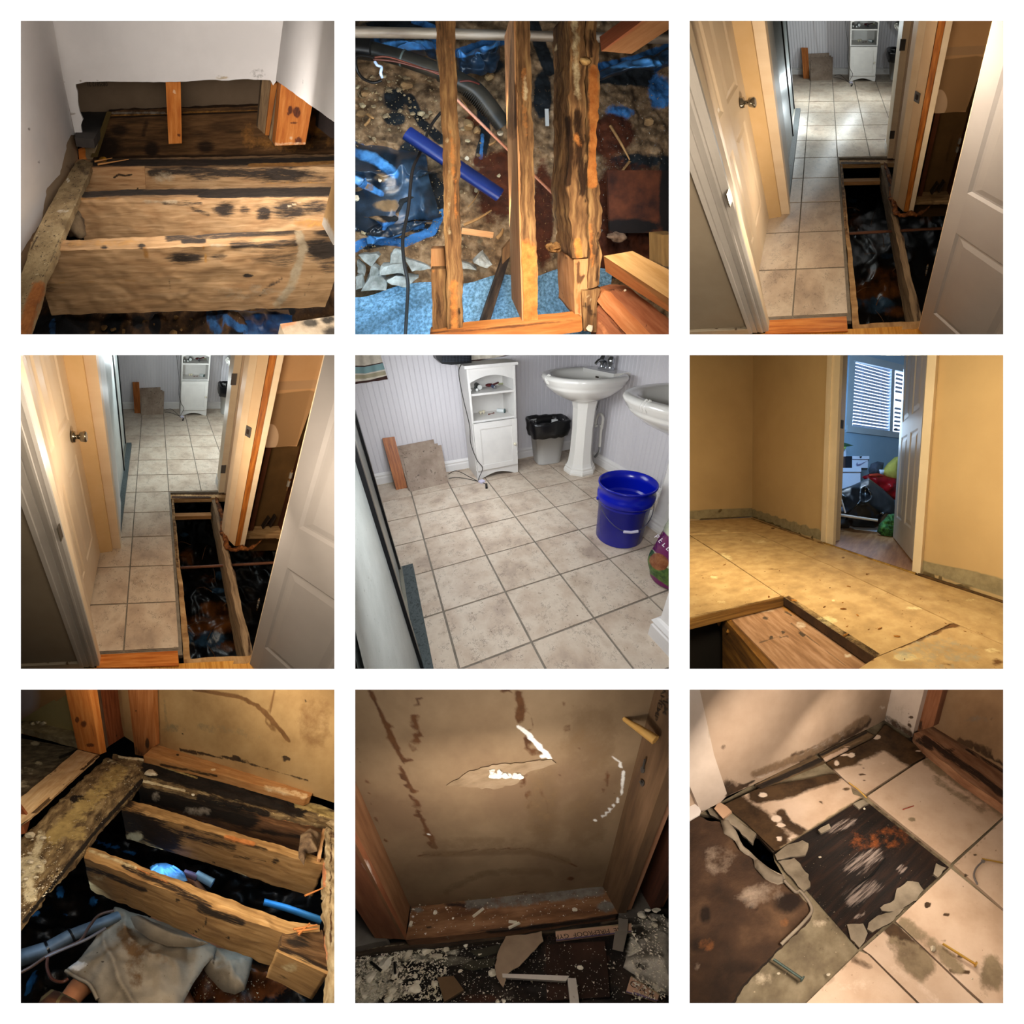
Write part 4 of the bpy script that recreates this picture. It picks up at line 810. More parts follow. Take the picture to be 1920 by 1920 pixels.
def build_T1():
    w = 'top left picture'; T = Bay(0, 0, w, down=(1047, 4412), h=.9); L = m_lum(); LD = m_lumd(); O = m_orange(); DW = m_dw(); PP = m_paper()
    Y = 1.87
    # back wall with sawn lower edge
    pts = [(150, -80), (1625, -80), (1607, 20), (1562, 372), (1545, 395)]+ragged([(1530, 364), (1360, 357), (1270, 366), (1150, 361), (1010, 373), (880, 376), (570, 372), (400, 374)], 2, 8, 1)+ragged([(335, 388), (345, 430), (350, 500), (360, 560), (382, 605), (368, 640), (376, 685), (410, 745), (405, 775), (372, 775), (344, 752)], 4, 5, 2)+[(262, 372), (190, 0)]
    struct(T, 'wall_back', poly(T.ons(pts, y=Y), (0, .013, 0), sp=.02), DW, st=[('R', [(560, 366), (300, 368), (262, 374)], 3, .6), ('G', 1450, 325, 60, 45, .42), ('R', 1230, 345, 40, 14, .55), ('G', 1340, 272, 8, 6, .8), ('G', 1070, 175, 9, 14, .5), ('R', [(300, 570), (385, 568)], 2.5, .7), ('B', 1230, 350, 55, 12, .7)], smooth=False)
    # side walls
    xl = -.752
    pl = [(-60, -80), (180, -80), (195, 0), (262, 372), (330, 700), (316, 700)]+ragged([(312, 690), (285, 745), (240, 940), (213, 965), (205, 975), (160, 1025), (135, 1170), (125, 1230), (60, 1330), (0, 1425), (-60, 1500)], 4, 5, 3)
    struct(T, 'wall_left', poly(T.ons(pl, x=xl), (-.012, 0, 0), sp=.03), DW, st=[('G', 50, 660, 12, 16, .6), ('G', 110, 860, 8, 12, .6), ('G', 45, 280, 10, 24, .5)], smooth=False)
    struct(T, 'wall_left', poly(T.ons([(-60, -80), (180, -80), (262, 372), (352, 790), (350, 880), (0, 1600), (-60, 1700)], x=xl-.014), (-.01, 0, 0), sp=.04), PP, st=[('R', 300, 900, 40, 30, .5)], smooth=False)
    xr = .482
    pr = [(1600, -80), (1990, -80), (1990, 670)]+ragged([(1920, 622), (1800, 535), (1770, 515), (1600, 392)], 2, 6, 4)+[(1582, 380), (1560, 365), (1605, 0)]
    struct(T, 'wall_right', poly(T.ons(pr, x=xr), (.013, 0, 0), sp=.03), DW, st=[('G', [(1680, 365), (1700, 385), (1730, 378), (1770, 400)], 2.5, .5), ('R', 1640, 60, 30, 30, .3)], smooth=False)
    # cavity behind
    struct(T, 'wall_back', poly(T.ons([(250, 300), (1600, 300), (1600, 505)]+ragged([(1470, 515), (1390, 540), (1260, 545), (980, 548), (540, 556), (300, 556)], 2, 6, 5), y=2.30), (0, .012, 0), sp=.03), mk('cavity_paper', ['75604a', '806a53'], ns=4, rough=.9, s=('4a3a2a', 'b9ab94', None), bump=.05), st=[('G', 640, 446, 5, 8, .9), ('G', 1172, 482, 4, 10, .8), ('R', 215, 500, 8, 8, .8), ('R', 1430, 525, 60, 18, .9)], smooth=False)
    V, F = letters('0825812 21', .052, .004); c = T.on((467, 386), y=2.297); emit(T, 'stamp', Geo().add(c+V[:, :1]*np.array([-.62, 0, 0])+V[:, 1:2]*np.array([0, 0, -.9]), F), mp('stamp_ink', '2c2620'), label=f'black number stamped upside down on the taupe board behind the cut wall, {w}', cat='stamp', smooth=False)
    qface(T, 'ledger_board', [(536, 553), (1480, 520), (1480, 592), (530, 608)], dict(y=2.22), (0, .05, 0), LD, f'splintered narrow board under the taupe cavity panel, {w}', 'timber', [('G', [(560, 585), (900, 580)], 12, .7), ('R', [(990, 598), (1450, 585)], 9, .9), ('B', [(560, 565), (880, 562)], 8, .7), ('G', [(1000, 565), (1450, 556)], 10, .7)], sp=.012, warp=.006, wsc=20)
    qface(T, 'far_joist', [(455, 600), (1990, 540), (1990, 870), (430, 870)], dict(y=2.15), (0, .04, 0), mk('far_joist_wood', ['3f2a14', '5b3d20', '74512e'], scale=(1, 7, 7), ns=4, rough=.85, s=(('140b04', '2b1908'), ('9a6224', 'b87c38'), None), amp=.6, sn=16, soft=.25, bump=.2), f'dark brown far joist seen under the cut wall, {w}', 'joist',
        [('R', 520, 770, 110, 90, .8), ('R', 600, 670, 60, 50, .7), ('R', [(770, 620), (750, 700)], 16, .6), ('R', 800, 790, 50, 60, .8), ('R', 1130, 770, 60, 50, .7), ('R', [(470, 838), (1900, 820)], 12, .7), ('G', 1650, 740, 260, 60, .45), ('G', 1400, 700, 60, 90, .4), ('G', 1800, 640, 60, 60, .8), ('R', 1740, 715, 80, 26, .7)], sp=.014)
    # grey plate end and post pieces on the left
    qtop(T, 'sole_plate', [(352, 556), (545, 556), (445, 726), (330, 715)], .19, .06, mk('grey_plate', ['453f3b', '524b46'], ns=6, rough=.85), f'dark grey plate end behind the torn wall corner, {w}', 'timber', sp=.03, smooth=False)
    qface(T, 'plate_edge', [(545, 556), (556, 560), (470, 835), (445, 835)], ((-.62, 1.9, .1), (1, -.9, 0)), (-.02, 0, 0), mp('olive_edge', ['4e3c18', '5e4a22'], .8), f'olive stained plate edge beside the dark far joist, {w}', 'timber')
    qface(T, 'block', [(352, 785), (430, 765), (433, 845), (357, 852)], dict(y=1.88), (0, .03, 0), O, f'small orange wood block under the torn wall corner, {w}', 'block', sp=.03)
    qface(T, 'splinter_post', ragged([(375, 700), (440, 712), (470, 700), (468, 760), (440, 850), (405, 850), (390, 775), (372, 745)], 4, 4, 6), dict(y=1.875), (0, .02, 0), mk('grey_splinter', ['6b5a42', '8a7556'], scale=(1, 1, .1), ns=12, rough=.9), f'grey splintered strip beside the small orange block, {w}', 'timber')
    # hanging studs
    qface(T, 'stud', [(885, 340), (978, 340), (986, 750), (905, 754)], dict(y=1.90), (0, .038, 0), O, f'orange cripple stud hanging in the middle of the cut opening, {w}', 'stud', [('G', 938, 434, 9, 9, 1.3), ('R', 968, 700, 12, 14, .7), ('R', [(905, 640), (912, 740)], 6, .4)], sp=.012)
    gp = mk('greyed_stud', ['56432e', '6b543a', '7d6546'], scale=(1, 9, 9), ns=6, rough=.85)
    qface(T, 'corner_stud', [(1478, 345), (1536, 350), (1500, 700), (1450, 655)], dict(y=1.93), (0, .05, 0), gp, f'greyish stud at the left of the right corner group, {w}', 'stud', sp=.03)
    qface(T, 'corner_stud', [(1534, 380), (1578, 380), (1545, 705), (1496, 700)], dict(y=1.915), (0, .05, 0), mk('brown_orange', ['8a4a14', '9c5a1e', 'a86a2c'], scale=(1, 9, 9), ns=5, rough=.7), f'narrow orange stud between the grey one and the big block, {w}', 'stud', sp=.03)
    qface(T, 'corner_stud', [(1575, 375), (1606, 375), (1560, 768), (1520, 720)], dict(y=1.90), (0, .05, 0), gp, f'grey strip along the left edge of the big orange block, {w}', 'stud', sp=.03)
    qface(T, 'corner_stud', [(1598, 340), (1800, 430), (1742, 758), (1556, 765)], dict(y=1.82), (0, .09, 0), O, f'big bright orange stud with dark stains at the right corner, {w}', 'stud', [('R', 1650, 545, 14, 26, 1), ('R', 1690, 560, 22, 34, 1), ('R', 1640, 570, 12, 10, .8), ('R', 1670, 625, 30, 8, .7), ('R', 1700, 735, 26, 26, .75), ('G', 1655, 718, 10, 10, 1), ('G', [(1560, 755), (1740, 750)], 10, .6)], sp=.01)
    chunks(T, 'plaster_crumb', [(1510, 692, 10), (1535, 690, 9), (1548, 698, 7)], .12, m_chunk(), f'white plaster crumb clinging at the foot of the corner studs, {w}', 'crumb', f'crumbs on the corner studs, {w}', 3)
    qface(T, 'block', [(1830, 540), (1990, 600), (1990, 740), (1895, 716), (1820, 655)], dict(y=1.95), (0, .05, 0), mp('dark_block', ['231b18', '332620'], .8), f'dark block under the edge of the right wall, {w}', 'block')  # dark piece standing in the void under the wall edge
    # joists
    D = .9-.9+(-T.on((960, 1775), y=T.on((960, 1383), z=0)[1])[2])
    j3 = [('R', [(450, 868), (760, 868), (1200, 868), (1920, 850)], 24, .95), ('G', [(1400, 885), (1700, 878), (1920, 865)], 10, 1.1), ('R', [(800, 930), (1000, 915), (1250, 930), (1450, 935)], 30, .8), ('R', 1600, 940, 220, 50, .85), ('R', 880, 935, 50, 30, .5), ('B', 870, 960, 70, 40, .5), ('R', 1130, 950, 120, 36, .6), ('R', [(560, 950), (680, 945)], 12, .7), ('G', 500, 870, 30, 14, .9), ('R', 620, 1010, 90, 10, .35), ('R', 1780, 960, 120, 40, .5), ('G', 1700, 1000, 200, 18, .55)]
    qtop(T, 'joist', [(330, 850), (1990, 815), (1990, 892), (330, 908)], 0, D, L, f'third floor joist back with dark rotted top and short splice block, {w}', 'joist', j3, .011, .004)
    qface(T, 'splice_block', [(392, 900), (758, 893), (764, 1028), (388, 1046)], dict(y=T.on((960, 903), z=0)[1]-.012), (0, .01, 0), mk('pale_splice', ['9a6f48', 'b3865a', 'c29a6e'], scale=(1, 9, 9), ns=5, rough=.8, s=(('1d150e', '3a2c1d'), None, None), sn=40), f'pale splice block nailed on the left end of the third joist, {w}', 'block', [('R', [(570, 960), (600, 940), (640, 950), (680, 942)], 7, .8), ('R', 640, 1005, 60, 6, .5), ('R', 715, 1028, 8, 6, .9), ('R', 430, 1022, 20, 6, .5)], sp=.01)
    j2 = [('R', [(385, 1065), (640, 1050), (1000, 1048), (1920, 1035)], 20, 1.0), ('R', [(1100, 1070), (1920, 1060)], 16, 1.1), ('R', 1250, 1155, 66, 50, .85), ('R', 1370, 1160, 36, 30, .6), ('R', 1490, 1180, 46, 50, .85), ('R', [(880, 1115), (1100, 1120)], 16, .55), ('R', [(1050, 1150), (1150, 1185)], 14, .6), ('R', 1640, 1160, 120, 60, .75), ('R', 1800, 1140, 100, 50, .7), ('B', [(760, 1105), (950, 1108)], 12, .5), ('B', [(1640, 1135), (1730, 1105)], 5, .9), ('G', 1760, 1240, 110, 30, .7), ('G', [(360, 1092), (600, 1088)], 8, .6), ('R', 560, 1060, 60, 12, 1)]
    qtop(T, 'joist', [(330, 1047), (1990, 985), (1990, 1066), (330, 1090)], 0, D, L, f'second floor joist back with round mould spots on its face, {w}', 'joist', j2, .011, .004, seed=3)
    j1 = [('R', [(900, 1330), (1300, 1310), (1700, 1290)], 20, .75), ('R', [(1000, 1350), (1120, 1345)], 16, 1), ('R', 740, 1380, 24, 20, .8), ('R', 510, 1385, 24, 12, .85), ('R', 300, 1375, 30, 20, .5), ('R', 1010, 1450, 110, 34, .9), ('R', 1210, 1442, 60, 20, .6), ('R', [(1300, 1375), (1500, 1375), (1680, 1360)], 26, .7), ('R', 1850, 1400, 120, 70, .95), ('R', 1880, 1300, 80, 26, .8), ('R', 1600, 1450, 180, 60, .45), ('R', 1900, 1500, 80, 50, .6), ('R', [(1480, 1650), (1600, 1580)], 8, .6), ('R', [(1540, 1600), (1450, 1700)], 7, .5), ('R', [(1780, 1560), (1740, 1680)], 5, .5), ('R', 1390, 1560, 26, 7, 2), ('B', [(1700, 1290), (1730, 1400), (1690, 1520), (1650, 1640), (1570, 1740)], 26, .85), ('G', [(760, 1400), (770, 1440)], 18, .8), ('G', [(300, 1360), (700, 1360)], 20, .4), ('G', [(1120, 1385), (1140, 1500)], 5, .8), ('B', 1200, 1375, 50, 12, .8), ('R', 910, 1620, 8, 40, .45), ('R', 140, 1640, 80, 30, .5), ('B', 1400, 1660, 240, 60, .3), ('G', [(230, 1607), (900, 1580), (1300, 1560)], 3, .5)]
    qtop(T, 'joist', [(60, 1352), (1990, 1268), (1990, 1360), (60, 1412)], 0, D, L, f'nearest wide floor joist with a dark oval stain on its face, {w}', 'joist', j1, .010, .004, seed=5)
    emit(T, 'insulation_tuft', blob(T.on((320, 1245), y=1.36), (.06, .04, .09), .25, 3, 3, 2).warp(.02, 14, 4), mk('curled_felt', ['3a2e22', '5c4b38', '776349'], scale=(1, 1, .3), ns=12, rough=.95, bump=.5), label=f'dark curled felt stuffed between plate and second joist, {w}', cat='felt')
    emit(T, 'yellow_glue', blob(T.on((500, 852), z=.0), (.03, .018, .022), .3, 5, 2), mp('amber_glue', ['7a5210', 'a8741c'], .4), label=f'amber glue blob at the left end of the third joist, {w}', cat='glue')
    for k, (a, b) in enumerate((((450, 862), (560, 840)), ((470, 880), (660, 848)))): emit(T, 'splinter', tube([T.on(a, z=.015), T.on(b, z=.012)], [.008, .003], 5), mp('fresh_splinter', 'b07a44', .8), label=(f'fresh orange splinter by the amber glue, {w}', f'longer pale splinter on the third joist, {w}')[k], cat='splinter')
    # left sole plate
    pt = [(336, 868), (380, 846), (440, 868), (418, 930), (385, 1010), (345, 1100), (310, 1180), (245, 1340), (205, 1440), (150, 1550), (110, 1680), (40, 1905), (20, 1980), (-70, 1980), (-70, 1660), (0, 1555), (110, 1250), (205, 1080)]
    g = poly(T.ons(pt, z=.03), (0, 0, -.045), sp=.012).warp(.004, 16, 9)
    emit(T, 'sole_plate', g, mk('worn_plate', ['7d6644', '97805a', 'ab946c'], ns=14, detail=8, rough=.9, s=(('2c2012', '4a3420'), ('8a4a18', 'b8743a'), ('cfc4ac', 'ddd4c0')), amp=.6, sn=30, bump=.4, speck=[('4a3a26', 70, .6), ('c4b490', 60, .66)]),
        st=[('G', [(30, 1900), (70, 1740), (110, 1640)], 50, .75), ('R', [(350, 880), (400, 930)], 26, .5), ('R', [(100, 1320), (60, 1400)], 5, .7), ('B', 260, 1165, 50, 14, .5), ('R', [(240, 1330), (160, 1530)], 8, .5), ('B', 288, 975, 8, 14, 1.2)], label=f'worn speckled sole plate running along the left wall, {w}', cat='timber')
    # right jamb stud
    b = T.on((1843, 1245), z=0); c = T.on((1912, 1372), z=0)
    emit(T, 'stud', hexa([b, (b[0]+.15, b[1]+.0, 0), (c[0]+.15, c[1], 0), c], (0, 0, .75), sp=.02), mk('pale_stud', ['a07a4c', 'b58f5e'], scale=(1, 1, .1), ns=10, rough=.75, s=(('c0b4a4', 'd0c6b8'), None, None), sn=20), st=[('R', [(1845, 1250), (1910, 1370)], 46, .8)], label=f'pale stud with torn paper at its foot, right edge, {w}', cat='stud', smooth=False)
    qtop(T, 'board_end', [(1588, 1856), (1990, 1795), (1990, 1990), (1640, 1990)], -.02, .05, mk('mouldy_board', ['a08a70', 'b8a48a', 'c6b69e'], ns=10, rough=.85, s=(('1e1a16', '4a4238'), ('b3693a', 'c78455'), None), amp=.7, sn=26, soft=.2), f'mouldy board end at the bottom right corner, {w}', 'board', [('R', 1780, 1850, 60, 26, .7), ('R', 1880, 1830, 50, 30, .8), ('R', 1900, 1900, 60, 30, .7), ('G', [(1600, 1870), (1680, 1840)], 18, .7)], .012)
    # ground below
    st = [('R', 220, 1880, 200, 90, .9), ('R', 560, 1850, 60, 90, .8), ('R', 820, 1850, 40, 80, .9), ('R', 720, 1850, 50, 50, .8), ('G', 195, 1880, 20, 60, .9), ('G', [(1160, 1800), (1200, 1900)], 30, .9), ('G', [(1220, 1790), (1330, 1880), (1540, 1900)], 26, .8), ('R', [(1560, 1770), (1660, 1780)], 26, .9), ('R', [(1300, 1920), (1600, 1830)], 30, .9), ('C', 0, 0, 1, 1, 0)][:-1]
    crawl_ground(T, -1.0, 1.4, .2, 1.4, -.62, 31, m_ground(), st, amp=.09, n=(160, 90), label=f'dark debris strewn soil below the nearest joist, {w}', cat='ground')
    rs = random.Random(5); sp_ = [(rs.uniform(380, 1600), rs.uniform(1790, 1915), rs.uniform(8, 26)) for _ in range(46)]
    chunks(T, 'rubble', sp_, -.56, mk('rubble_brown', ['4a3418', '6b4e28', '8a6a3c'], ns=9, rough=.9), f'small brown stone in the soil below the nearest joist, {w}', 'stone', f'brown stones below the joist, {w}', 9, .6)
    fg = field(*[T.on(q_, z=-.52) for q_ in ((1140, 1780), (1640, 1760), (1700, 1990), (1180, 1990))], (60, 40), lambda u, v, P: np.stack([u*0, u*0, .035*(1-np.abs(fbm(P, 7, 3, 3)))**3-.02*np.abs(v-.5)], 1)); emit(T, 'blue_film', fg, mk('blue_film_mat', ['0c1f3c', '1a3c68', '3f77b0'], ns=6, rough=.35, spec=.6, bump=.3), label=f'crumpled blue plastic film under the nearest joist, {w}', cat='film')
    lamp(T, (-.12, -.17, .5), (0, -.15, 1.9), .24, 12, (1, .95, .89), .14)
    lamp(T, (-.15, -.38, 1.0), (-.1, -.55, 2.3), .6, 15, (1, .96, .93), .12)
    lamp(T, (-.1, -.15, 1.0), (-.0, -.1, 2.3), .6, 5, (1, .93, .86), .12)
def build_T2():
    w = 'top middle picture'; T = Bay(1, 0, w, down=(640, 1000), h=1.1); GZ = -.85
    OLD = mk('weathered_joist', ['5a3f26', '83603d', 'a98556'], scale=(1, 9, 9), ns=7, detail=8, rough=.85, s=(('1d120a', '3f2815'), ('b0642a', 'd08a48'), ('b8a47c', 'd8c8a0')), amp=.8, sn=24, soft=.2, bump=.6)
    PAL = mk('pale_new_lumber', ['b07c4e', 'c08d5e', 'cc9c6e'], scale=(1, 9, 9), ns=5, rough=.75, s=(('4a2f1a', '6e4a2c'), ('a35c2e', 'b9703e'), None), amp=.6, sn=20, bump=.15)
    RED = mk('reddish_board', ['8a4f30', '9c6040', 'a86c4a'], scale=(1, 9, 9), ns=5, rough=.8, s=(('3a2015', '5a3421'), ('c07a4c', 'd08e60'), None), amp=.6, sn=20, bump=.15)
    gm = mk('soil', ['4a3826', '7a6044', 'a08464'], ns=14, detail=9, rough=.9, s=(('0b0d10', '1c2226'), ('1a4470', '3f7ab8'), ('351708', '52260f')), amp=(.5, .6, .5), sn=9, soft=.1, bump=.8, bs=50, speck=('b8a078', 48, .66))
    st = [('R', 330, 250, 110, 30, .8), ('R', 240, 480, 90, 90, .8), ('R', 240, 600, 70, 40, .9), ('R', [(330, 480), (420, 640), (520, 720)], 40, .8), ('R', 330, 840, 70, 110, .9), ('R', 450, 1080, 130, 170, .95), ('R', 240, 1100, 120, 130, .6), ('R', [(0, 1080), (250, 1230), (480, 1280)], 40, .8), ('R', [(60, 900), (200, 1060), (420, 1180)], 44, .8),
          ('G', [(0, 800), (140, 840), (300, 960)], 60, .8), ('G', [(0, 960), (120, 1050), (220, 1120)], 36, .8), ('G', [(0, 1140), (140, 1160)], 16, .9), ('G', [(10, 1230), (180, 1260), (400, 1250)], 30, .7), ('G', [(0, 1390), (60, 1350), (160, 1350), (300, 1360), (470, 1290), (530, 1180)], 28, .9), ('R', [(60, 1390), (330, 1330)], 22, .6),  # blue sheen at the left, painted into the ground colour
          ('R', 300, 20, 300, 26, .9), ('G', [(360, 0), (470, 40)], 22, .9), ('G', [(120, 125), (300, 170), (480, 140)], 36, 1), ('G', [(640, 200), (760, 160), (890, 120)], 34, 1), ('R', 780, 270, 130, 60, .9), ('G', 800, 240, 60, 30, .8), ('R', [(1090, 20), (1190, 300)], 40, 1), ('R', 1150, 450, 60, 160, .9), ('R', [(760, 430), (800, 700), (760, 860)], 36, .9), ('G', [(780, 700), (770, 840)], 12, .8),
          ('G', [(1500, 300), (1700, 250), (1920, 180)], 40, .95), ('R', [(1500, 330), (1800, 350)], 60, .9), ('G', 1860, 430, 80, 130, .75), ('B', 1560, 700, 160, 130, .9), ('G', 1620, 560, 90, 60, .7), ('B', 1650, 1200, 300, 330, 1), ('R', 1900, 1100, 60, 300, .9), ('R', 1700, 860, 200, 60, .7), ('R', 1600, 1500, 250, 90, 1), ('R', 1480, 1420, 60, 60, .8),  # blue haze at the upper right, painted into the ground colour
          ('B', 880, 1000, 200, 240, .75), ('B', 1150, 1200, 70, 340, .9), ('R', 720, 1480, 110, 40, .5), ('R', 870, 700, 50, 120, .5), ('B', 720, 620, 60, 60, .6)]
    P4 = [T.on(q_, z=GZ) for q_ in ((-90, -90), (2010, -90), (2010, 2010), (-90, 2010))]
    def hf(u, v, P):
        q = T.q(P); film = np.zeros(len(P)); a = fbm(P, 5, 2, 4)*.03+fbm(P, 22, 7, 3)*.01
        m = np.clip(1-np.sqrt(((q[:, 0]-300)/420)**2+((q[:, 1]-1060)/400)**2), 0, .5)*2
        r = (1-np.abs(fbm(P*np.array([1, 1.8, 1]), 4.5, 33, 2)))**5; return np.stack([u*0, u*0, a+m*r*.10], 1)
    emit(T, 'ground', field(*P4, (230, 230), hf), gm, st=st, label=f'brown soil with patches of buried plastic film under the joists, {w}', cat='ground')
    film = mk('blue_sheen_film', ['0e1720', '1c2b3a', '2f4a66'], ns=5, rough=.32, spec=.7, bump=.5, bs=18, s=(('2a6cb0', '5aa0e0'), ('5a4a34', '82694a'), None), amp=.6, sn=10)  # light blue channel is sheen painted on the dark film
    def sheet(qs, z, label, stx, amp=.03, n=(90, 70), seed=0, sc_=6):
        g = field(*[T.on(q_, z=z) for q_ in qs], n, lambda u, v, P: np.stack([fbm(P, sc_, seed+4, 2)*amp*.6, fbm(P, sc_, seed+8, 2)*amp*.6, amp*((1-np.abs(fbm(P, sc_, seed, 3)))**3)-.04*(np.abs(u-.5)*2)**6-.04*(np.abs(v-.5)*2)**6], 1)); emit(T, 'plastic_film', g, film, st=stx, label=label, cat='film')
    sheet([(-60, 760), (430, 800), (540, 1200), (-60, 1290)], GZ+.05, f'large dark plastic film with folds at the left, {w}', [('R', [(-20, 800), (120, 850), (240, 940)], 40, .7), ('R', [(0, 970), (160, 1060)], 26, .7), ('G', 160, 960, 50, 30, .7), ('G', 200, 1130, 90, 40, .8), ('G', 90, 1020, 40, 30, .6)], .06, (110, 110), 5, 4)
    sheet([(30, 1250), (420, 1250), (560, 1200), (60, 1400)], GZ+.06, f'narrow blue film edge above the broken slabs, {w}', [('R', [(40, 1340), (220, 1350), (420, 1290)], 22, 1)], .03, (80, 30), 12, 9)
    sheet([(120, 100), (500, 90), (510, 200), (200, 200)], GZ+.1, f'bright blue film fold above the drain pipe, {w}', [('R', 350, 150, 180, 30, 1)], .04, (80, 40), 3, 8)
    sheet([(610, 190), (900, 90), (900, 300), (640, 330)], GZ+.1, f'bright blue film fold between left and middle joists, {w}', [('R', [(640, 200), (780, 160), (880, 120)], 30, 1)], .06, (80, 60), 8, 8)
    sheet([(1480, 290), (1980, 150), (1980, 260), (1480, 350)], GZ+.1, f'deep blue film fold at the upper right, {w}', [('R', 1700, 260, 200, 30, .7)], .05, (90, 30), 9, 7)
    # foam mat at the bottom
    mat = mk('blue_grey_mat', ['4d6a78', '6488a0', '7fa6c2'], ns=60, detail=3, rough=.95, bump=.5, bs=220, s=(('2b3a40', '44575e'), None, None), amp=.5, sn=5, soft=.3)
    g = field(*[T.on(q_, z=GZ+.07) for q_ in ((-90, 1670), (1560, 1500), (1560, 2010), (-90, 2010))], (120, 50), lambda u, v, P: np.stack([u*0, -.02*np.sin(u*20)*(1-v), .03*np.sin(u*14+v*5)+.015*np.sin(u*31)], 1))
    emit(T, 'foam_mat', g, mat, label=f'pale blue grey foam mat along the bottom edge, {w}', cat='mat', st=[('R', [(40, 1900), (300, 1760), (560, 1640)], 50, .5)])
    # broken slabs
    slab = mk('concrete_slab', ['6b6a62', '8a8880', 'a3a29a'], ns=16, detail=8, rough=.95, bump=.6, bs=90)
    S = [([(20, 1430), (130, 1432), (150, 1450), (95, 1500), (45, 1470)], 'flat pale broken slab piece furthest up at the left'), ([(240, 1400), (290, 1400), (310, 1505), (200, 1490)], 'upright wedge shaped slab piece by the cable'), ([(160, 1495), (300, 1500), (305, 1560), (155, 1550)], 'blue grey slab piece in the middle of the heap'),
         ([(45, 1650), (100, 1500), (140, 1515), (190, 1600), (180, 1640)], 'large speckled triangular slab piece'), ([(190, 1590), (250, 1560), (380, 1575), (310, 1630), (225, 1615)], 'flat blue topped slab piece at the front of the heap'), ([(300, 1455), (420, 1490), (460, 1520), (340, 1530)], 'dark brown slab piece right of the cable'), ([(0, 1470), (45, 1500), (50, 1560), (0, 1545)], 'slab piece cut by the left edge, lower one'), ([(0, 1570), (50, 1560), (40, 1640), (0, 1650)], 'small grey slab at the left edge above the mat'), ([(720, 1475), (790, 1415), (832, 1480), (800, 1510)], 'grey stone between left and middle joists'), ([(640, 1480), (700, 1490), (740, 1520), (660, 1520)], 'dark flat stone right of the left joist')]
    for k, (q_, l_) in enumerate(S):
        g = poly(T.ons(q_, z=GZ+.13+.02*(k % 3)), (0, 0, -.045), sp=.02).warp(.012, 14, k)
        emit(T, 'slab_piece', g, slab, label=f'{l_}, {w}', cat='stone', group=f'broken slab pieces, {w}', smooth=False)
    rs = random.Random(21); pts = []
    while len(pts) < 90:
        x, y = rs.uniform(0, 560), rs.uniform(320, 740)
        if rs.random() < .25: x, y = rs.uniform(640, 900), rs.uniform(600, 1500)
        if rs.random() < .2: x, y = rs.uniform(40, 260), rs.uniform(1130, 1330)
        pts.append((x, y, rs.uniform(6, 20)))
    chunks(T, 'pebble', pts, GZ+.02, mk('pebble_stone', ['6b5a42', '8f7c5e', 'b0a07e'], ns=12, rough=.9), f'small tan stone lying on the soil, {w}', 'stone', f'small stones on the soil, {w}', 4, .6)
    chunks(T, 'stone', [(320, 400, 38), (65, 450, 32), (35, 570, 30), (690, 640, 44), (745, 672, 30), (1780, 620, 40), (820, 345, 30)], GZ+.03, mk('brown_stone', ['6a5236', '8a6c48', 'a08258'], ns=8, rough=.9), [f'{a}, {w}' for a in ('flat tan rock left of the left joist top', 'round brown stone near the upper left edge', 'angular grey brown stone near the left edge', 'brown boulder behind the copper rod', 'reddish brown stone beside the brown boulder', 'brown rock by the painted blue haze at the right', 'orange round stone under the blue fold')], 'stone', f'larger stones, {w}', 7, .7)
    scatter(T, 900, (0, 300, 560, 1400), GZ+.03, 5, mk('grit', ['8a7350', 'c0aa80'], ns=30, rough=.9), 'grit', 3, label=f'pale grit scattered over the soil at the left, {w}', cat='grit')
    scatter(T, 500, (620, 400, 1200, 1500), GZ+.03, 4, mk('grit_brown', ['6a4c2c', 'a07c4c'], ns=30, rough=.9), 'grit', 6, label=f'brown grit between the joists, {w}', cat='grit')
    scatter(T, 500, (1490, 380, 1900, 1300), GZ+.03, 4, mk('grit_grey', ['6a6058', '9c9488'], ns=30, rough=.9), 'grit', 8, label=f'grey grit at the right, {w}', cat='grit')
    # pipes and wires
    Q = lambda x, y, z: T.on((x, y), z=z)
    emit(T, 'iron_pipe', tube([Q(-80, 68, -.5), Q(500, 78, -.5), Q(1200, 96, -.5), Q(1990, 112, -.5)], .026, 16), mk('rusty_grey_pipe', ['5a4a3c', '7a6a58', '8f8070'], scale=(.5, 4, 4), ns=5, rough=.55, bump=.1), label=f'long grey brown pipe crossing behind the joists at the top, {w}', cat='pipe')
    dp = thing('drain_pipe', f'thick dark drain pipe with strap running down from the left edge, {w}', 'pipe'); dk = mk('dark_drain', ['14120f', '25221c', '363027'], ns=5, rough=.5, bump=.1)
    emit(T, 'fitting', tube([Q(-80, 150, -.6), Q(105, 175, -.6)], .058, 20), mp('black_fitting', '100e0c', .45), dp)
    emit(T, 'pipe', tube([Q(100, 178, -.62), Q(290, 228, -.62), Q(520, 310, -.62)], .044, 20), dk, dp)
    emit(T, 'flex_hose', tube([Q(520, 315, -.62), Q(640, 370, -.62), Q(760, 450, -.64), Q(905, 640, -.68)], .050, 20, smooth=8), dk, dp)
    for k in range(26):
        f = k/25; a = Q(650+235*f, 378+235*f**1.15, -.63-.05*f); b = Q(650+235*f+3, 378+235*f**1.15+3, -.63-.05*f); emit(T, 'rib', tube([a, b], .054, 16), dk, dp)
    emit(T, 'strap', tube([Q(288, 226, -.62), Q(298, 230, -.62)], .047, 18), mp('grey_strap', '5a625c', .5), dp)
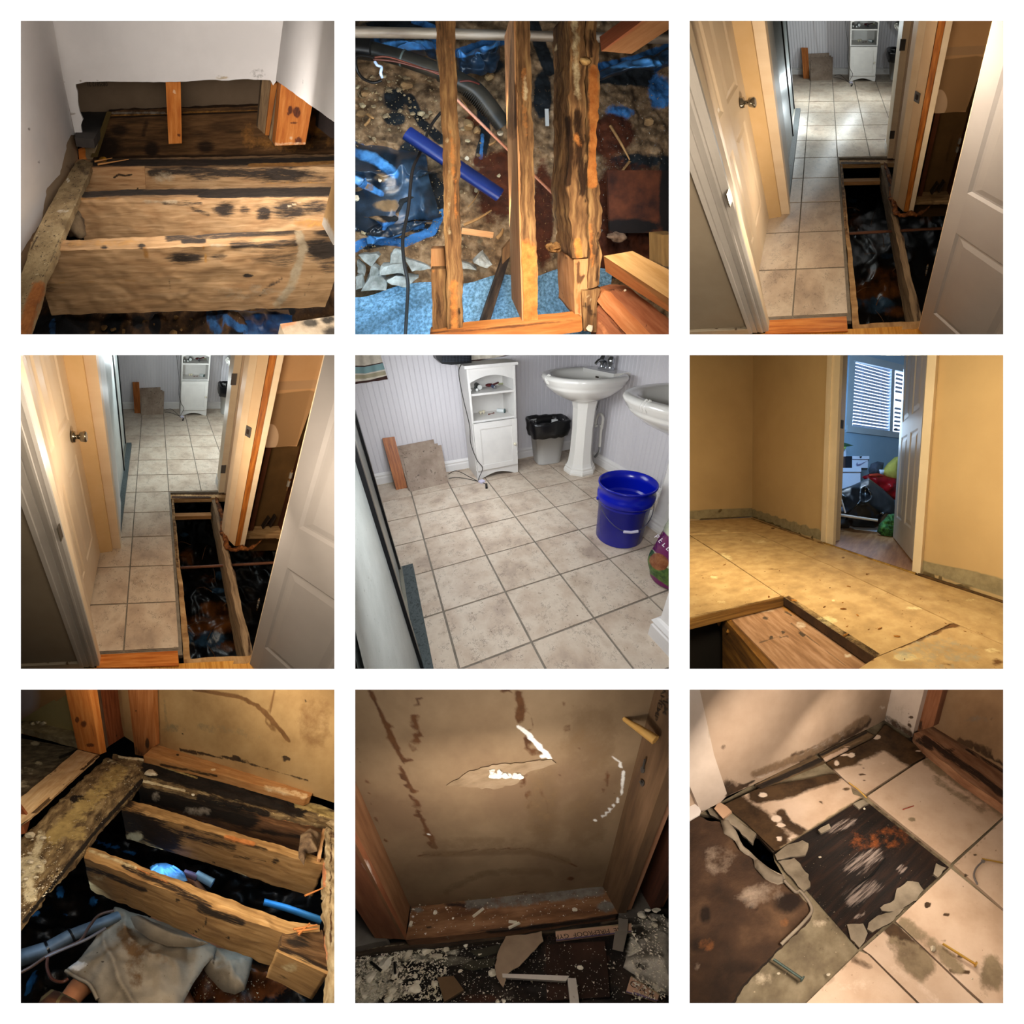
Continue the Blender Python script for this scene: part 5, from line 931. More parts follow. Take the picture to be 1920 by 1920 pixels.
    for k, (P_, c_, r_, l_) in enumerate(([[(110, 235, -.55), (250, 250, -.55), (400, 290, -.55), (520, 320, -.55)], '4a2418', .006, 'red brown wire along the drain pipe, upper one'], [[(110, 225, -.55), (200, 222, -.55), (330, 262, -.55), (520, 330, -.55)], '5c2c1c', .005, 'red brown wire along the drain pipe, lower one'], [[(115, 225, -.54), (14, 215, -.56), (8, 290, -.6), (45, 350, -.62), (110, 378, -.62), (162, 365, -.62)], '120e0b', .008, 'black wire loop at the left edge'], [[(120, 250, -.52), (135, 272, -.52), (160, 285, -.52), (156, 320, -.52), (165, 348, -.54)], 'a6b4cc', .007, 'short bent white wire end'], [[(640, 372, -.54), (700, 368, -.54), (760, 388, -.56)], '4a1c14', .005, 'red wire on the flexible hose'], [[(525, 560, -.72), (460, 650, -.72), (400, 800, -.70), (350, 920, -.66), (325, 1150, -.62), (292, 1330, -.6), (300, 1480, -.55), (322, 1600, -.55), (318, 1740, -.55), (302, 2000, -.55)], '1d1a18', .0085, 'long dark cable hanging down the left side'])):
        emit(T, 'wire', tube([Q(*p) for p in P_], r_, 8, smooth=7), mp('wire_'+c_, c_, .5), label=f'{l_}, {w}', cat='wire')
    bp = thing('plastic_pipe', f'loose blue black plastic pipe lying diagonally, {w}', 'pipe'); A = Q(318, 688, -.62); B = Q(885, 1068, -.62); bm_ = mk('abs_pipe', ['0c1a4a', '10235e'], ns=3, rough=.35, bump=.05)
    emit(T, 'pipe', tube([A, B], .040, 28, cap=False), bm_, bp); emit(T, 'bore', tube([A+(B-A)*.002, B-(B-A)*.002], .036, 28), mp('dark_bore', '0a0c14'), bp)
    emit(T, 'copper_rod', tube([Q(560, 420, -.5), Q(640, 500, -.5), Q(1210, 1058, -.52)], .008, 8), mp('dull_copper_rod', ['8a5a44', 'a3705a'], .5), label=f'thin pinkish rod running diagonally behind the joists, {w}', cat='rod')
    emit(T, 'wood_strip', beam(Q(652, 1285, -.75), Q(845, 1312, -.75), .035, .012), PAL, label=f'orange wood strip on the soil right of the left joist, {w}', cat='wood strip', smooth=False)
    for k, (a, b, r_, l_) in enumerate((((665, 1250), (835, 1160), .010, 'curved light brown stick below the plastic pipe'), ((870, 1330), (905, 1272), .013, 'pale split stick beside the middle joist'), ((690, 1140), (760, 1040), .004, 'thin pale twig below the plastic pipe'), ((700, 560), (650, 480), .006, 'dark twig behind the left joist'), ((820, 760), (870, 720), .008, 'short brown stick near the middle joist'), ((1680, 860), (1560, 990), .009, 'grey brown stick in the dark at the right'), ((1560, 640), (1680, 850), .010, 'dark root running down at the right'), ((60, 640), (95, 580), .009, 'pale wood sliver at the left edge'), ((75, 572), (115, 600), .010, 'second pale wood sliver at the left edge'))):
        emit(T, 'stick', tube([Q(*a, -.78), Q((a[0]+b[0])/2+6, (a[1]+b[1])/2+4, -.77), Q(*b, -.78)], [r_, r_*.9, r_*.5], 7, smooth=4), mk('stick_wood', ['6a4c2c', '9a7448', 'b8925e'], ns=5, rough=.8), label=f'{l_}, {w}', cat='stick')
    emit(T, 'white_marker', beam(Q(1172, 540, -.6), Q(1176, 645, -.6), .02, .01), mp('marker_white', 'b4b4b0', .5), label=f'short white plastic strip between the middle and right joists, {w}', cat='strip', smooth=False)
    chunks(T, 'white_scrap', [(685, 842, 16), (890, 690, 22), (10, 1085, 22), (152, 975, 14), (1790, 1100, 9), (1690, 1195, 7)], -.76, m_chunk(), [f'{a}, {w}' for a in ('white crumb above the plastic pipe', 'folded white scrap at the hose end', 'white chip at the left edge', 'tan chip on the left film', 'white chip on the dark board at the right', 'small white chip low on the dark board')], 'scrap', f'white scraps on the ground, {w}', 6, .5)
    emit(T, 'wood_sheet', hexa(T.ons([(1545, 915), (1990, 915), (1990, 1300), (1560, 1300)], z=-.72), (0, 0, -.02), sp=.03), mk('dark_red_panel', ['2b1208', '4a2310', '5f3018'], ns=6, rough=.8, s=(('080504', '140a06'), None, None), amp=.6, sn=8), st=[('R', 1700, 1260, 200, 50, .9), ('R', 1920, 1100, 60, 260, 1)], label=f'dark reddish panel lying at the right, {w}', cat='panel')
    emit(T, 'fluff', blob(Q(1600, 1320, -.7), (.05, .03, .03), .4, 9, 3), mk('dusty_fluff', ['5a4434', '8a705a'], ns=30, rough=1, bump=.6), label=f'dusty fluff on the edge of the dark panel, {w}', cat='fluff')
    # strut
    emit(T, 'strut', hexa([Q(820, 1870-10, -.55), Q(760, 1870, -.55), Q(905, 1440, -.75), Q(962, 1400, -.75)], (0, 0, -.05), sp=.02), mk('blackened_strut', ['120d0a', '2a1e16', '4a3828'], scale=(1, 6, 6), ns=6, rough=.7), label=f'blackened wooden strut leaning behind the middle joist foot, {w}', cat='strut')
    emit(T, 'strut_end', hexa(T.ons([(902, 1400), (952, 1340), (952, 1440), (900, 1490)], z=-.72), (0, 0, -.04), sp=.02), mk('brown_strut', ['5a3c22', '7a5632'], scale=(1, 6, 6), ns=6, rough=.8), label=f'brown wood end above the blackened strut, {w}', cat='strut')
    # joists (top faces at z = 0)
    def top(name, qs, dep, mat_, label, st=None, warp=.004, z=0, seed=1, sp=.012, cat='joist'):
        g = poly(T.ons(qs, z=z), (0, 0, -dep), sp=sp).warp(warp, 18, seed); return emit(T, name, g, mat_, st=st, label=f'{label}, {w}', cat=cat)
    LJ = ragged([(495, -90), (500, 120), (492, 200), (522, 350), (530, 600), (540, 1000), (550, 1400), (562, 1700), (566, 1910)], 3, 7, 3)+ragged([(660, 1900), (655, 1600), (645, 1250), (634, 1000), (640, 850), (634, 700), (622, 450), (610, 100), (608, -90)], 3, 7, 4)
    top('joist', LJ, .09, OLD, 'left weathered joist with rough edges', [('R', [(520, 20), (560, 400)], 8, .6), ('G', [(590, 650), (620, 1200)], 14, .6), ('R', [(600, 780), (612, 1000)], 10, .7), ('G', [(560, 0), (600, 300)], 14, .35), ('B', [(560, 500), (580, 900), (575, 1300)], 10, .4), ('R', [(640, 1760), (625, 1860)], 6, .9), ('G', [(600, 1600), (610, 1880)], 26, .6), ('R', 580, 628, 18, 12, .6), ('R', 570, 1300, 26, 120, .4)])
    emit(T, 'joist_side', hexa([Q(985, -90, 0), Q(990, 350, 0), Q(1035, 1845, 0), Q(1050, 1845, 0)], (0, 0, -.2)), PAL) if False else None
    MJ = ragged([(982, -90), (990, 330), (1004, 700), (1012, 1000), (1022, 1400), (1036, 1846)], 2, 7, 5)+ragged([(1122, 1832), (1115, 1500), (1098, 1050), (1084, 600), (1074, 200), (1070, -90)], 3, 7, 6)
    top('joist', MJ, .235, PAL if False else OLD, 'middle joist with clean pale left face', [('G', [(1045, 1400), (1080, 1840)], 60, .9), ('G', [(1030, 300), (1040, 700)], 16, .5), ('B', [(1040, 350), (1040, 480)], 16, .6), ('R', [(1050, 500), (1070, 1200)], 20, .35), ('G', [(915, 0), (960, 1740)], 30, .01)], .003)
    # pale face boards: the clean side of the middle joist
    a = [Q(980, -90, 0), Q(988, 330, 0), Q(1003, 700, 0), Q(1020, 1400, 0), Q(1034, 1846, 0)]
    G_ = Geo()
    for p, q in zip(a[:-1], a[1:]): G_.join(hexa([p+(-.006, 0, -.004), q+(-.006, 0, -.004), q+(.004, 0, -.004), p+(.004, 0, -.004)], (0, 0, -.232), sp=.02))
    emit(T, 'side_board', frame(G_.pack(), a[-1]-a[0], a[0]), PAL, st=[('R', [(930, 0), (940, 560), (960, 700)], 40, .55), ('R', [(985, 380), (985, 640)], 16, .7), ('G', [(1000, 800), (1005, 1100)], 8, .5)], label=f'clean pale left face of the middle joist, {w}', cat='joist')
    RJ = ragged([(1306, -90), (1312, 300), (1312, 700), (1300, 1000), (1335, 1455)], 3, 7, 7)+[(1424, 1450)]+ragged([(1418, 1000), (1408, 500), (1404, 240), (1398, -90)], 2, 8, 8)
    top('joist', RJ, .20, OLD, 'left board of the double joist, rotted and splintered', [('B', [(1350, 200), (1360, 400), (1370, 480)], 20, .6), ('B', [(1345, 0), (1350, 160)], 26, .5), ('R', [(1360, 560), (1380, 900), (1390, 1050)], 26, .8), ('G', [(1350, 700), (1370, 760)], 20, .6), ('G', [(1360, 1350), (1370, 1440)], 22, .9), ('R', [(1230, 0), (1250, 700)], 24, .5), ('R', [(1300, 600), (1320, 800), (1300, 1000)], 22, .8), ('R', [(1410, 700), (1415, 1100)], 8, .8), ('B', 1225, 170, 12, 16, .8)], .007, seed=4)
    RK = [(1416, -90), (1420, 240)]+ragged([(1428, 500), (1428, 1000), (1430, 1450), (1432, 1640)], 2, 8, 9)+ragged([(1495, 1610), (1506, 1460), (1506, 1060), (1480, 900), (1478, 620), (1500, 450), (1486, 320), (1482, -90)], 5, 6, 10)
    top('joist', RK, .20, OLD, 'right board of the double joist with orange rot', [('G', [(1460, 300), (1465, 700), (1450, 1000)], 30, 1), ('R', [(1445, 60), (1450, 220)], 14, .8), ('R', [(1480, 800), (1480, 960)], 16, .6), ('R', [(1490, 1300), (1480, 1600)], 12, .7), ('G', [(1440, 1250), (1450, 1500)], 14, .6)], .007, seed=6)
    emit(T, 'rot_lump', blob(Q(1405, 250, .01), (.022, .018, .016), .3, 4, 2), mk('crumbly_rot', ['6a4c28', 'a88450', 'c4a46c'], ns=30, rough=.95, bump=.6), label=f'crumbly rot lump bridging the crack of the double joist, {w}', cat='rot')
    emit(T, 'rot_lump', blob(Q(1222, 1385, -.05), (.03, .022, .02), .5, 6, 3), mk('fuzzy_rot', ['5a3c1e', '8a6438', 'b08a58'], ns=40, rough=.95, bump=.8), label=f'fibrous rot tuft at the top of the short sister block, {w}', cat='rot')
    top('sister_block', [(1338, 1460), (1426, 1458), (1430, 1640), (1388, 1652), (1390, 1812), (1348, 1812)], .20, PAL, 'short sister block under the double joist', [('R', [(1360, 1480), (1370, 1600), (1400, 1560)], 14, .8), ('G', [(1365, 1650), (1365, 1800)], 10, 1), ('R', [(1240, 1400), (1290, 1450)], 16, .5), ('R', [(1260, 1650), (1280, 1700)], 5, .5)], .003, z=-.01, cat='block')
    top('sister_block', [(465, 1396), (546, 1394), (552, 1512), (464, 1516)], .05, PAL, 'upper short block beside the left joist', None, .001, z=-.05, cat='block')
    top('sister_block', [(463, 1520), (553, 1513), (565, 1905), (474, 1915)], .09, OLD, 'lower brown block beside the left joist', [('G', [(480, 1530), (490, 1560)], 12, .7), ('R', 515, 1750, 30, 120, .5)], .003, z=-.015, cat='block')
    top('rim_board', [(455, 1915), (560, 1897), (1385, 1812), (1392, 1895), (1380, 1905), (560, 2010), (455, 2010)], .05, mk('orange_rim', ['a8642e', 'bd7a3e', 'cc8c50'], scale=(1, 9, 9), ns=5, rough=.75, s=(('5a3016', '7a4a26'), None, None), amp=.6, sn=20, bump=.2), 'orange board closing the joist ends along the bottom', [('R', [(460, 1912), (900, 1875), (1380, 1822)], 8, .8)], .002, z=.01, cat='board')
    top('corner_block', [(1393, 1655), (1500, 1642), (1480, 1700), (1476, 1905), (1396, 1905)], .06, OLD, 'worn block at the corner of the rim board', [('R', [(1410, 1740), (1460, 1800)], 20, .7), ('B', [(1420, 1690), (1440, 1720)], 12, .6)], .004, z=.005, cat='block')
    top('angled_board', [(1600, 1640), (1685, 1640), (1990, 1880), (1990, 2010), (1790, 2010), (1528, 1655)], .05, RED, 'reddish board running off to the lower right', [('R', 1810, 1800, 16, 6, 1.2), ('R', 1780, 1870, 16, 10, .7), ('R', [(1560, 1650), (1680, 1645)], 10, .6)], .002, z=-.02, cat='board')
    top('angled_board', [(1478, 1715), (1525, 1655), (1560, 1660), (1880, 1990), (1740, 2010)], .05, mk('orange_edge_board', ['b06a3e', 'c07c4c', 'cf9060'], scale=(1, 9, 9), ns=5, rough=.75), 'bright orange board edge next to the reddish board', None, .002, z=0, cat='board')
    top('angled_board', [(1478, 1760), (1500, 1740), (1740, 1990), (1475, 1990)], .05, RED, 'pinkish board in the bottom right corner', [('R', [(1480, 1770), (1700, 1960)], 10, .6), ('G', [(1500, 1850), (1560, 1960)], 20, .6)], .002, z=-.01, cat='board')
    chunks(T, 'crumb', [(1435, 1880, 20), (1652, 1650, 12)], .015, m_chunk(), [f'pale crumb on the corner block, {w}', f'pale crumb on the reddish board, {w}'], 'crumb', f'pale crumbs on the boards, {w}', 2, .5)
    # loose studs standing nearer
    t = thing('stud', f'pale stud end pointing left at the lower right, {w}', 'stud')
    def two(qa, qb, qc, z, dep, m1, m2, t): 
        emit(T, 'wide_face', poly(T.ons(qa, z=z), (0, 0, -.012), sp=.03), m1, t, smooth=False); emit(T, 'narrow_face', poly(T.ons(qb, z=z), (0, 0, -.012), sp=.03), m2, t, smooth=False)
    P_ = T.ons([(1521, 1440), (1697, 1409), (1990, 1560), (1990, 1745)], z=.12)
    e = Q(1533, 1535, .04)-P_[0]; emit(T, 'timber', hexa(P_, e, sp=.03), mk('tan_face', ['a07a48', 'b08a58', 'bd9866'], scale=(1, 9, 9), ns=5, rough=.75, s=(('d0925c', 'e0a870'), None, None), amp=.3, sn=20), t, st=[('R', [(1535, 1500), (1760, 1680), (1990, 1860)], 46, 1.0)], smooth=False)
    t = thing('stud', f'pinkish stud end pointing left at the upper right, {w}', 'stud')
    P_ = T.ons([(1510, 188), (1690, 200), (1990, -10), (1990, -190), (1640, -60+40)], z=.12); P_ = T.ons([(1508, 186), (1692, 202), (1990, 0), (1780, -70), (1760, 0)], z=.12)
    emit(T, 'timber', poly(T.ons([(1506, 186), (1692, 203), (1930, 45), (2000, -90), (1860, -90), (1750, 5)], z=.12), Q(1496, 98, .04)-Q(1506, 186, .12), sp=.03), mk('pink_face', ['b07a50', 'bf8a5e', 'c9966a'], scale=(1, 9, 9), ns=5, rough=.75, s=(('b8694a', 'c97c58'), None, None), amp=.3, sn=20), t, st=[('R', [(1500, 140), (1640, 40), (1760, -60)], 50, .9)], smooth=False)
    top('stud_end', [(1877, 1312), (1990, 1305), (1990, 1515), (1880, 1500)], .08, mk('olive_stud', ['6a5230', '8a6e44'], scale=(1, 9, 9), ns=5, rough=.8), 'dull stud end at the right edge', None, .001, z=.02, cat='stud')
    lamp(T, (.05, -.16, .5), (.1, .0, 1.5), .3, 9, (1, .87, .72), .16)
    lamp(T, (.2, -.1, .72), (.05, -.1, 1.3), .3, 4, (1, .85, .68), .2)
    for q_, p_, c_ in (((250, 420), 3.2, (1, .9, .8)), ((200, 1100), 3.5, (.62, .82, 1)), ((780, 700), 2.2, (1, .86, .7)), ((800, 1300), 2.0, (1, .84, .66)), ((1700, 600), 3.0, (.7, .84, 1)), ((1650, 1050), 1.2, (1, .8, .6)), ((300, 1700), 5.0, (.5, .76, 1)), ((250, 100), 2.5, (.45, .72, 1)), ((780, 120), 2.0, (.45, .72, 1)), ((1150, 1500), 1.2, (.6, .8, 1))):
        unseen_lampr(T, tuple(Q(*q_, -.26)), tuple(Q(q_[0], q_[1], -.85)), .22, p_, c_, .22)  # unseen lights under the joists, added to brighten the ground
def build_T6():
    w = 'middle right picture'; T = Bay(2, 1, w, down=(268, 16500), h=.55, fwd=(0, 0, 1)); up = np.array([0, 0, 1.])
    yel = mk('yellow_wall', ['b0956a', 'b99e72'], ns=2, rough=.8, s=(('7d7258', '958a6c'), ('4a3c26', '6a5a3c'), None), amp=.12, soft=.06, bump=.05); wh = mk('ivory_paint', ['cdbda0', 'd8c8ac'], ns=3, rough=.45, bump=.03)
    OSB = mk('subfloor_sheet', ['a88a5c', 'ba9a68', 'c8aa78'], ns=11, detail=9, rough=.8, s=(('4a3014', '6e4a22'), ('d0b880', 'e2cf9c'), ('8a8068', 'a39a82')), amp=.7, sn=26, bump=.15, speck=[('7c5a2c', 60, .67), ('d8bf88', 34, .70)])
    edge = mk('sheet_edge', ['5e401a', '7a5626', '8f6a34'], scale=(1, 1, 40), ns=4, rough=.85)
    # walls
    (pA, nA), dA = vplane(T, (0, 1012), (383, 990)); (pB, nB), dB = vplane(T, (383, 990), (1410, 1335)); C = T.on((383, 990), z=0)
    wA = lambda q: T.on(q, pl=(C, nA)); wB = lambda q: T.on(q, pl=(C, nB))
    struct(T, 'wall_left', poly([wA(q) for q in ((-60, -100), (392, -100), (383, 990), (-60, 1016))], -nA*.02, sp=.05), yel, st=[('R', [(-60, 984), (383, 962)], 26, 1.1), ('G', 185, 955, 10, 5, .8), ('G', [(60, 1010), (380, 992)], 4, .8)], smooth=False)
    struct(T, 'wall_right', poly([wB(q) for q in ((389, -100), (862, -100), (820, 1150), (383, 992))], -nB*.02, sp=.05), yel, st=[('R', [(383, 970), (820, 1110)], 26, 1.1), ('G', [(383, 992), (820, 1145)], 4, .8), ('G', 690, 305, 14, 4, .6)], smooth=False)
    struct(T, 'wall_right', poly([wB(q) for q in ((1500, -100), (2000, -100), (2000, 1540), (1400, 1330))], -nB*.02, sp=.05), yel, st=[('R', [(1405, 1285), (2000, 1450)], 40, 1.1), ('G', [(1410, 1335), (2000, 1530)], 5, .8), ('G', [(1640, 1390), (1830, 1450)], 10, .5), ('G', 1600, 40, 30, 6, .6), ('G', [(1520, 0), (1450, 760)], 7, .7)], smooth=False)
    # door frame
    d1 = wB((803, 1133)); d2 = wB((870, 1135)); th = -nB*.12
    def upq(name, q1, q2, pl, ext, mat=wh, H=2.0, kind='structure', z0=0):
        a = T.on(q1, pl=pl)*(1, 1, 0); b = T.on(q2, pl=pl)*(1, 1, 0); return struct(T, name, hexa([a+up*z0, b+up*z0, b+up*H, a+up*H], ext), mat, smooth=False)
    F_ = (C+nB*.02, nB)
    upq('trim_1', (803, 1130), (878, 1145), F_, -nB*.025); upq('trim_2', (812, 1136), (830, 1140), (C+nB*.028, nB), -nB*.01)
    a = T.on((872, 1140), z=0); b = T.on((915, 1130), z=0); struct(T, 'trim_3', hexa([a, b, b+dB*.012, a+dB*.012], (0, 0, 2.0)), wh, smooth=False)
    st_ = T.on((932, 425), pl=(a, np.array([dB[0], dB[1], 0]))); emit(T, 'strike_plate', beam(st_+(0, 0, .035), st_-(0, 0, .03), .03, .006, up=tuple(dB)), mp('dark_strike', ['2e2620'], .5), label=f'dark strike plate on the left door jamb, {w}', cat='plate', smooth=False)
    upq('trim_4', (1362, 1318), (1412, 1335), F_, -nB*.12)
    # other room
    (pF, nF), _ = vplane(T, (930, 982), (1250, 964)); pF = pF; 
    fw = lambda q, o=0: T.on(q, pl=(pF+nF*o, nF))
    blue = mk('blue_room_wall', ['9cc0dc', 'a8cae4'], ns=2, rough=.85, bump=.03); tr = mk('window_trim', ['b8cad6', 'c4d4de'], ns=3, rough=.5, bump=.03)
    g = Geo()
    H_ = [(930, -100), (1600, -100), (1600, 1010), (700, 1070), (700, -100)]
    outer = [(600, -120), (1600, -120), (1600, 1000), (600, 1080)]
    # wall in strips around the window opening
    for q_ in ([(860, -140), (1600, -140), (1600, 140), (1000, 12), (860, -10)], [(860, -60), (1000, -60), (984, 442), (972, 985), (860, 988)], [(984, 436), (1400, 490), (1400, 962), (970, 985)]):
        struct(T, 'wall_far', poly([fw(q) for q in q_], -nF*.02), blue, smooth=False)
    # window
    wn = struct(T, 'window_1', poly([fw(q, -.10) for q in ((960, -60), (1500, 30), (1500, 520), (960, 480))], -nF*.004), mk('bright_sky', ['dcecff'], emit_=2.6, bump=0), smooth=False)
    def bar(qa, qb, wd, o=0, nm='window_frame', m=tr, dep=.04): 
        A = fw(qa, o); B = fw(qb, o); emit(T, nm, beam(A, B, dep, wd, up=tuple(np.cross(nF, nrm(B-A)))), m, wn, smooth=False)
    bar((990, -20), (965, 460), .07, .0); bar((1000, 12), (1420, 110), .09, .0); bar((960, 450), (1400, 505), .08, .01); bar((1243, 60), (1228, 478), .06, -.01); bar((1005, 20), (985, 440), .03, -.03); 
    bl = thing('blind', f'white slatted blind in the left window of the blue room, {w}', 'blind'); br = thing('blind', f'white slatted blind in the narrow right window of the blue room, {w}', 'blind'); sl = mp('blind_slat', ['b4c2da', 'bccae0'], .5)
    def lerp(a, b, t): return (a[0]+(b[0]-a[0])*t, a[1]+(b[1]-a[1])*t)
    for k in range(20):
        t = k/19; A = fw(lerp((1012, 36), (998, 428), t), -.035); B = fw(lerp((1234, 100), (1216, 458), t), -.035); emit(T, 'slat', beam(A, B, .004, .030, up=tuple(np.cross(nF, nrm(B-A))*1.0+nF*.5)), sl, bl, smooth=False)
    for f in (.24, .76):
        a = lerp((1012, 30), (1234, 95), f); b = lerp((998, 430), (1216, 460), f); emit(T, 'cord', tube([fw(a, -.02), fw(b, -.02)], .003, 6), sl, bl)
    for k in range(14):
        if k in (5, 7): continue
        t = k/13; A = fw(lerp((1262, 115), (1250, 455), t), -.035); B = fw(lerp((1400, 152), (1380, 470), t), -.035); emit(T, 'slat', beam(A, B, .004, .030, up=tuple(np.cross(nF, nrm(B-A))+nF*.5)), sl, br, smooth=False)
    lat = thing('window_latch', f'dark metal latch at the foot of the narrow window, {w}', 'latch'); emit(T, 'latch_body', blob(fw((1262, 455), .06), (.03, .02, .02), .1, 2, 2), mp('pewter', ['5c6470'], .4, metal=.6), lat)
    # floors
    lam = mk('pinkish_floor', ['8a5e3a', 'a1734a', 'b98e66'], scale=(1, 6, 6), ns=4, detail=7, rough=.35, bump=.05)
    struct(T, 'floor', poly(T.ons([(700, 1040), (1500, 1000), (1500, 1420), (1385, 1335), (905, 1172), (820, 1140)], z=-.006), (0, 0, -.02)), lam, smooth=False)
    sub = struct(T, 'floor', poly(T.ons([(-60, 1018), (383, 992), (815, 1148), (1390, 1340), (2000, 1535), (2000, 2000), (1130, 1860), (575, 1490), (-60, 1630)], z=-.021), (0, 0, -.006)), edge, smooth=False)
    def sheet(qs, stx, seed): 
        emit(T, 'subfloor_panel', poly(T.ons(qs, z=0), (0, 0, -.02), sp=.016), OSB, sub, st=stx, smooth=False)
    sheet([(-60, 1017), (383, 992), (560, 1058), (820, 1150), (1385, 1345), (2000, 1545), (2000, 1806), (1612, 1634), (850, 1280), (590, 1170), (383, 1080), (0, 1092), (-60, 1070)],
          [('R', [(380, 1000), (820, 1155)], 6, .6), ('R', 510, 1060, 12, 5, .9), ('G', 1720, 1500, 60, 10, .6), ('G', 215, 1075, 30, 6, .7), ('R', 940, 1240, 14, 6, .7), ('R', 1090, 1340, 20, 6, .6)], 1)
    sheet([(-60, 1062), (4, 1100), (383, 1084), (590, 1174), (850, 1284), (1608, 1640), (1395, 1742), (1132, 1850), (575, 1480), (160, 1200)], [('G', 200, 1240, 60, 26, .7), ('G', 840, 1625, 70, 30, .8), ('G', 1370, 1550, 70, 14, .6), ('G', 880, 1500, 10, 6, 1), ('R', 520, 1310, 40, 8, .5), ('R', 640, 1360, 30, 6, .5), ('R', [(1395, 1742), (1600, 1640)], 8, .6), ('G', 420, 1140, 60, 14, .5), ('R', [(600, 1480), (660, 1520)], 12, .7)], 2)
    sheet([(-60, 1072), (0, 1104), (156, 1204), (570, 1481), (0, 1612), (-60, 1628)], [('G', 150, 1360, 30, 12, .7), ('G', 190, 1510, 40, 12, .5), ('R', [(0, 1600), (560, 1476)], 6, .5)], 3)
    sheet([(1136, 1853), (1398, 1746), (1615, 1640), (1654, 1655), (2000, 1812), (2000, 2010), (900, 2010)], [('B', 1500, 1820, 330, 120, .45), ('R', [(1290, 1780), (1600, 1655)], 16, .8), ('R', 1625, 1640, 26, 8, 1.2), ('G', 1330, 1850, 90, 26, .8), ('R', [(1440, 1700), (1660, 1650)], 10, .7), ('R', 1580, 1890, 40, 12, .5), ('G', 1850, 1810, 60, 20, .6), ('R', 1880, 1880, 40, 26, .6), ('R', [(960, 1920), (1130, 1860)], 8, .7)], 4)
    emit(T, 'threshold_edge', tube([T.on(q, z=.0) for q in ((820, 1150), (1100, 1246), (1385, 1340))], .009, 6), mk('dirty_gold', ['6a4c20', '8a6a30', 'a88444'], ns=20, rough=.8), label=f'dirty raw edge of the subfloor along the doorway, {w}', cat='edge strip')
    emit(T, 'wall_gap_line', tube([T.on(q, z=.0) for q in ((1400, 1342), (1700, 1440), (2000, 1538))], .008, 6), mk('dark_gap', ['3a2812', '5a4020'], ns=20, rough=.9), label=f'dark line along the right wall foot, {w}', cat='edge strip')  # dark strip drawn along the gap at the wall foot
    # cut-out: edges and lower board
    e = struct(T, 'cut_edge', hexa([T.on((-60, 1630), z=0), T.on((575, 1482), z=0), T.on((575, 1482), z=0)+(0, 0, -.04), T.on((-60, 1630), z=0)+(0, 0, -.04)], (0, .02, 0)), edge, smooth=False)
    struct(T, 'cut_edge', hexa([T.on((575, 1482), z=0), T.on((1132, 1852), z=0), T.on((1132, 1852), z=0)+(0, 0, -.035), T.on((575, 1482), z=0)+(0, 0, -.035)], (.02, .02, 0)), mk('darker_cut_edge', ['2a1a0e', '3f2a18'], ns=20, rough=.9), smooth=False)  # cut edge in a darker brown than the other one
    pk = mk('pinkish_ply', ['8a6648', 'a07a5a', 'b38e70'], scale=(1, 8, 8), ns=7, detail=8, rough=.75, s=(('3a2e24', '5c4c3c'), ('8a5418', 'b07c34'), ('c4b098', 'd4c4ae')), amp=.6, sn=16, bump=.15)
    emit(T, 'lower_board', poly(T.ons([(232, 1592), (470, 1530), (580, 1505), (1135, 1880), (1000, 2010), (640, 2010)], z=-.045), (0, 0, -.02), sp=.012), pk, st=[('R', 575, 1695, 14, 8, 1), ('R', 500, 1722, 10, 8, 1), ('R', [(420, 1760), (520, 1730), (610, 1720)], 8, .6), ('R', 465, 1610, 22, 12, .7), ('G', [(600, 1530), (860, 1680), (1100, 1840)], 40, .75), ('R', [(580, 1570), (620, 1590)], 8, .8), ('R', [(660, 1700), (700, 1720)], 6, .9), ('R', [(620, 1640), (960, 1900)], 2.5, .7), ('B', 450, 1560, 80, 20, .5), ('B', 680, 1650, 40, 30, .5), ('B', 970, 1840, 30, 12, .8)], label=f'pinkish plywood board set into the floor cut-out, {w}', cat='board', smooth=False)
    emit(T, 'rim_joist', hexa([T.on((200, 1598), z=-.05), T.on((236, 1590), z=-.05), T.on((640, 2010), z=-.05), T.on((555, 2010), z=-.05)], (0, 0, -.3), sp=.03), mk('brown_rim', ['4a3010', '6a4618', '8a6024'], scale=(1, 7, 7), ns=5, rough=.85), label=f'brown rim joist edge along the dark hole, {w}', cat='joist', smooth=False)
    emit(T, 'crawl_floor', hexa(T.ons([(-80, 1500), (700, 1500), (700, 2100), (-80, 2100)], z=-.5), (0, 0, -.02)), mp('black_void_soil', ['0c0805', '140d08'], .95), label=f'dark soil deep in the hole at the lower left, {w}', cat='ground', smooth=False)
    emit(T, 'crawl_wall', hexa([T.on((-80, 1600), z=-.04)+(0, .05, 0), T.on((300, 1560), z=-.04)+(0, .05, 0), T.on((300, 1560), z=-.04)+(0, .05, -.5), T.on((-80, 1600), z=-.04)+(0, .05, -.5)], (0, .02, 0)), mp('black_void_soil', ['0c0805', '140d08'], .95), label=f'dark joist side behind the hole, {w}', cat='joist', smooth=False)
    chip = mk('wood_chip', ['6a4216', '8f5e24', 'b07c3c'], ns=12, rough=.85); rs = random.Random(8)
    named = [((940, 1552), 22, 'dark brown bark chip near the cut-out corner'), ((825, 1540), 14, 'orange lump beside the bark chip'), ((1028, 1590), 15, 'reddish chip right of the bark chip'), ((1270, 1720), 22, 'reddish chip near the joint on the right'), ((955, 1712), 24, 'long splinter at the edge of the cut-out'), ((485, 1478), 18, 'orange chip left of the cut-out corner'), ((640, 1500), 24, 'rusty crumbs at the cut-out corner'), ((1165, 1672), 18, 'small reddish splinter in the middle of the floor'), ((1085, 1340), 14, 'thin chip below the doorway'), ((975, 1415), 14, 'thin chip in the lit floor patch')]
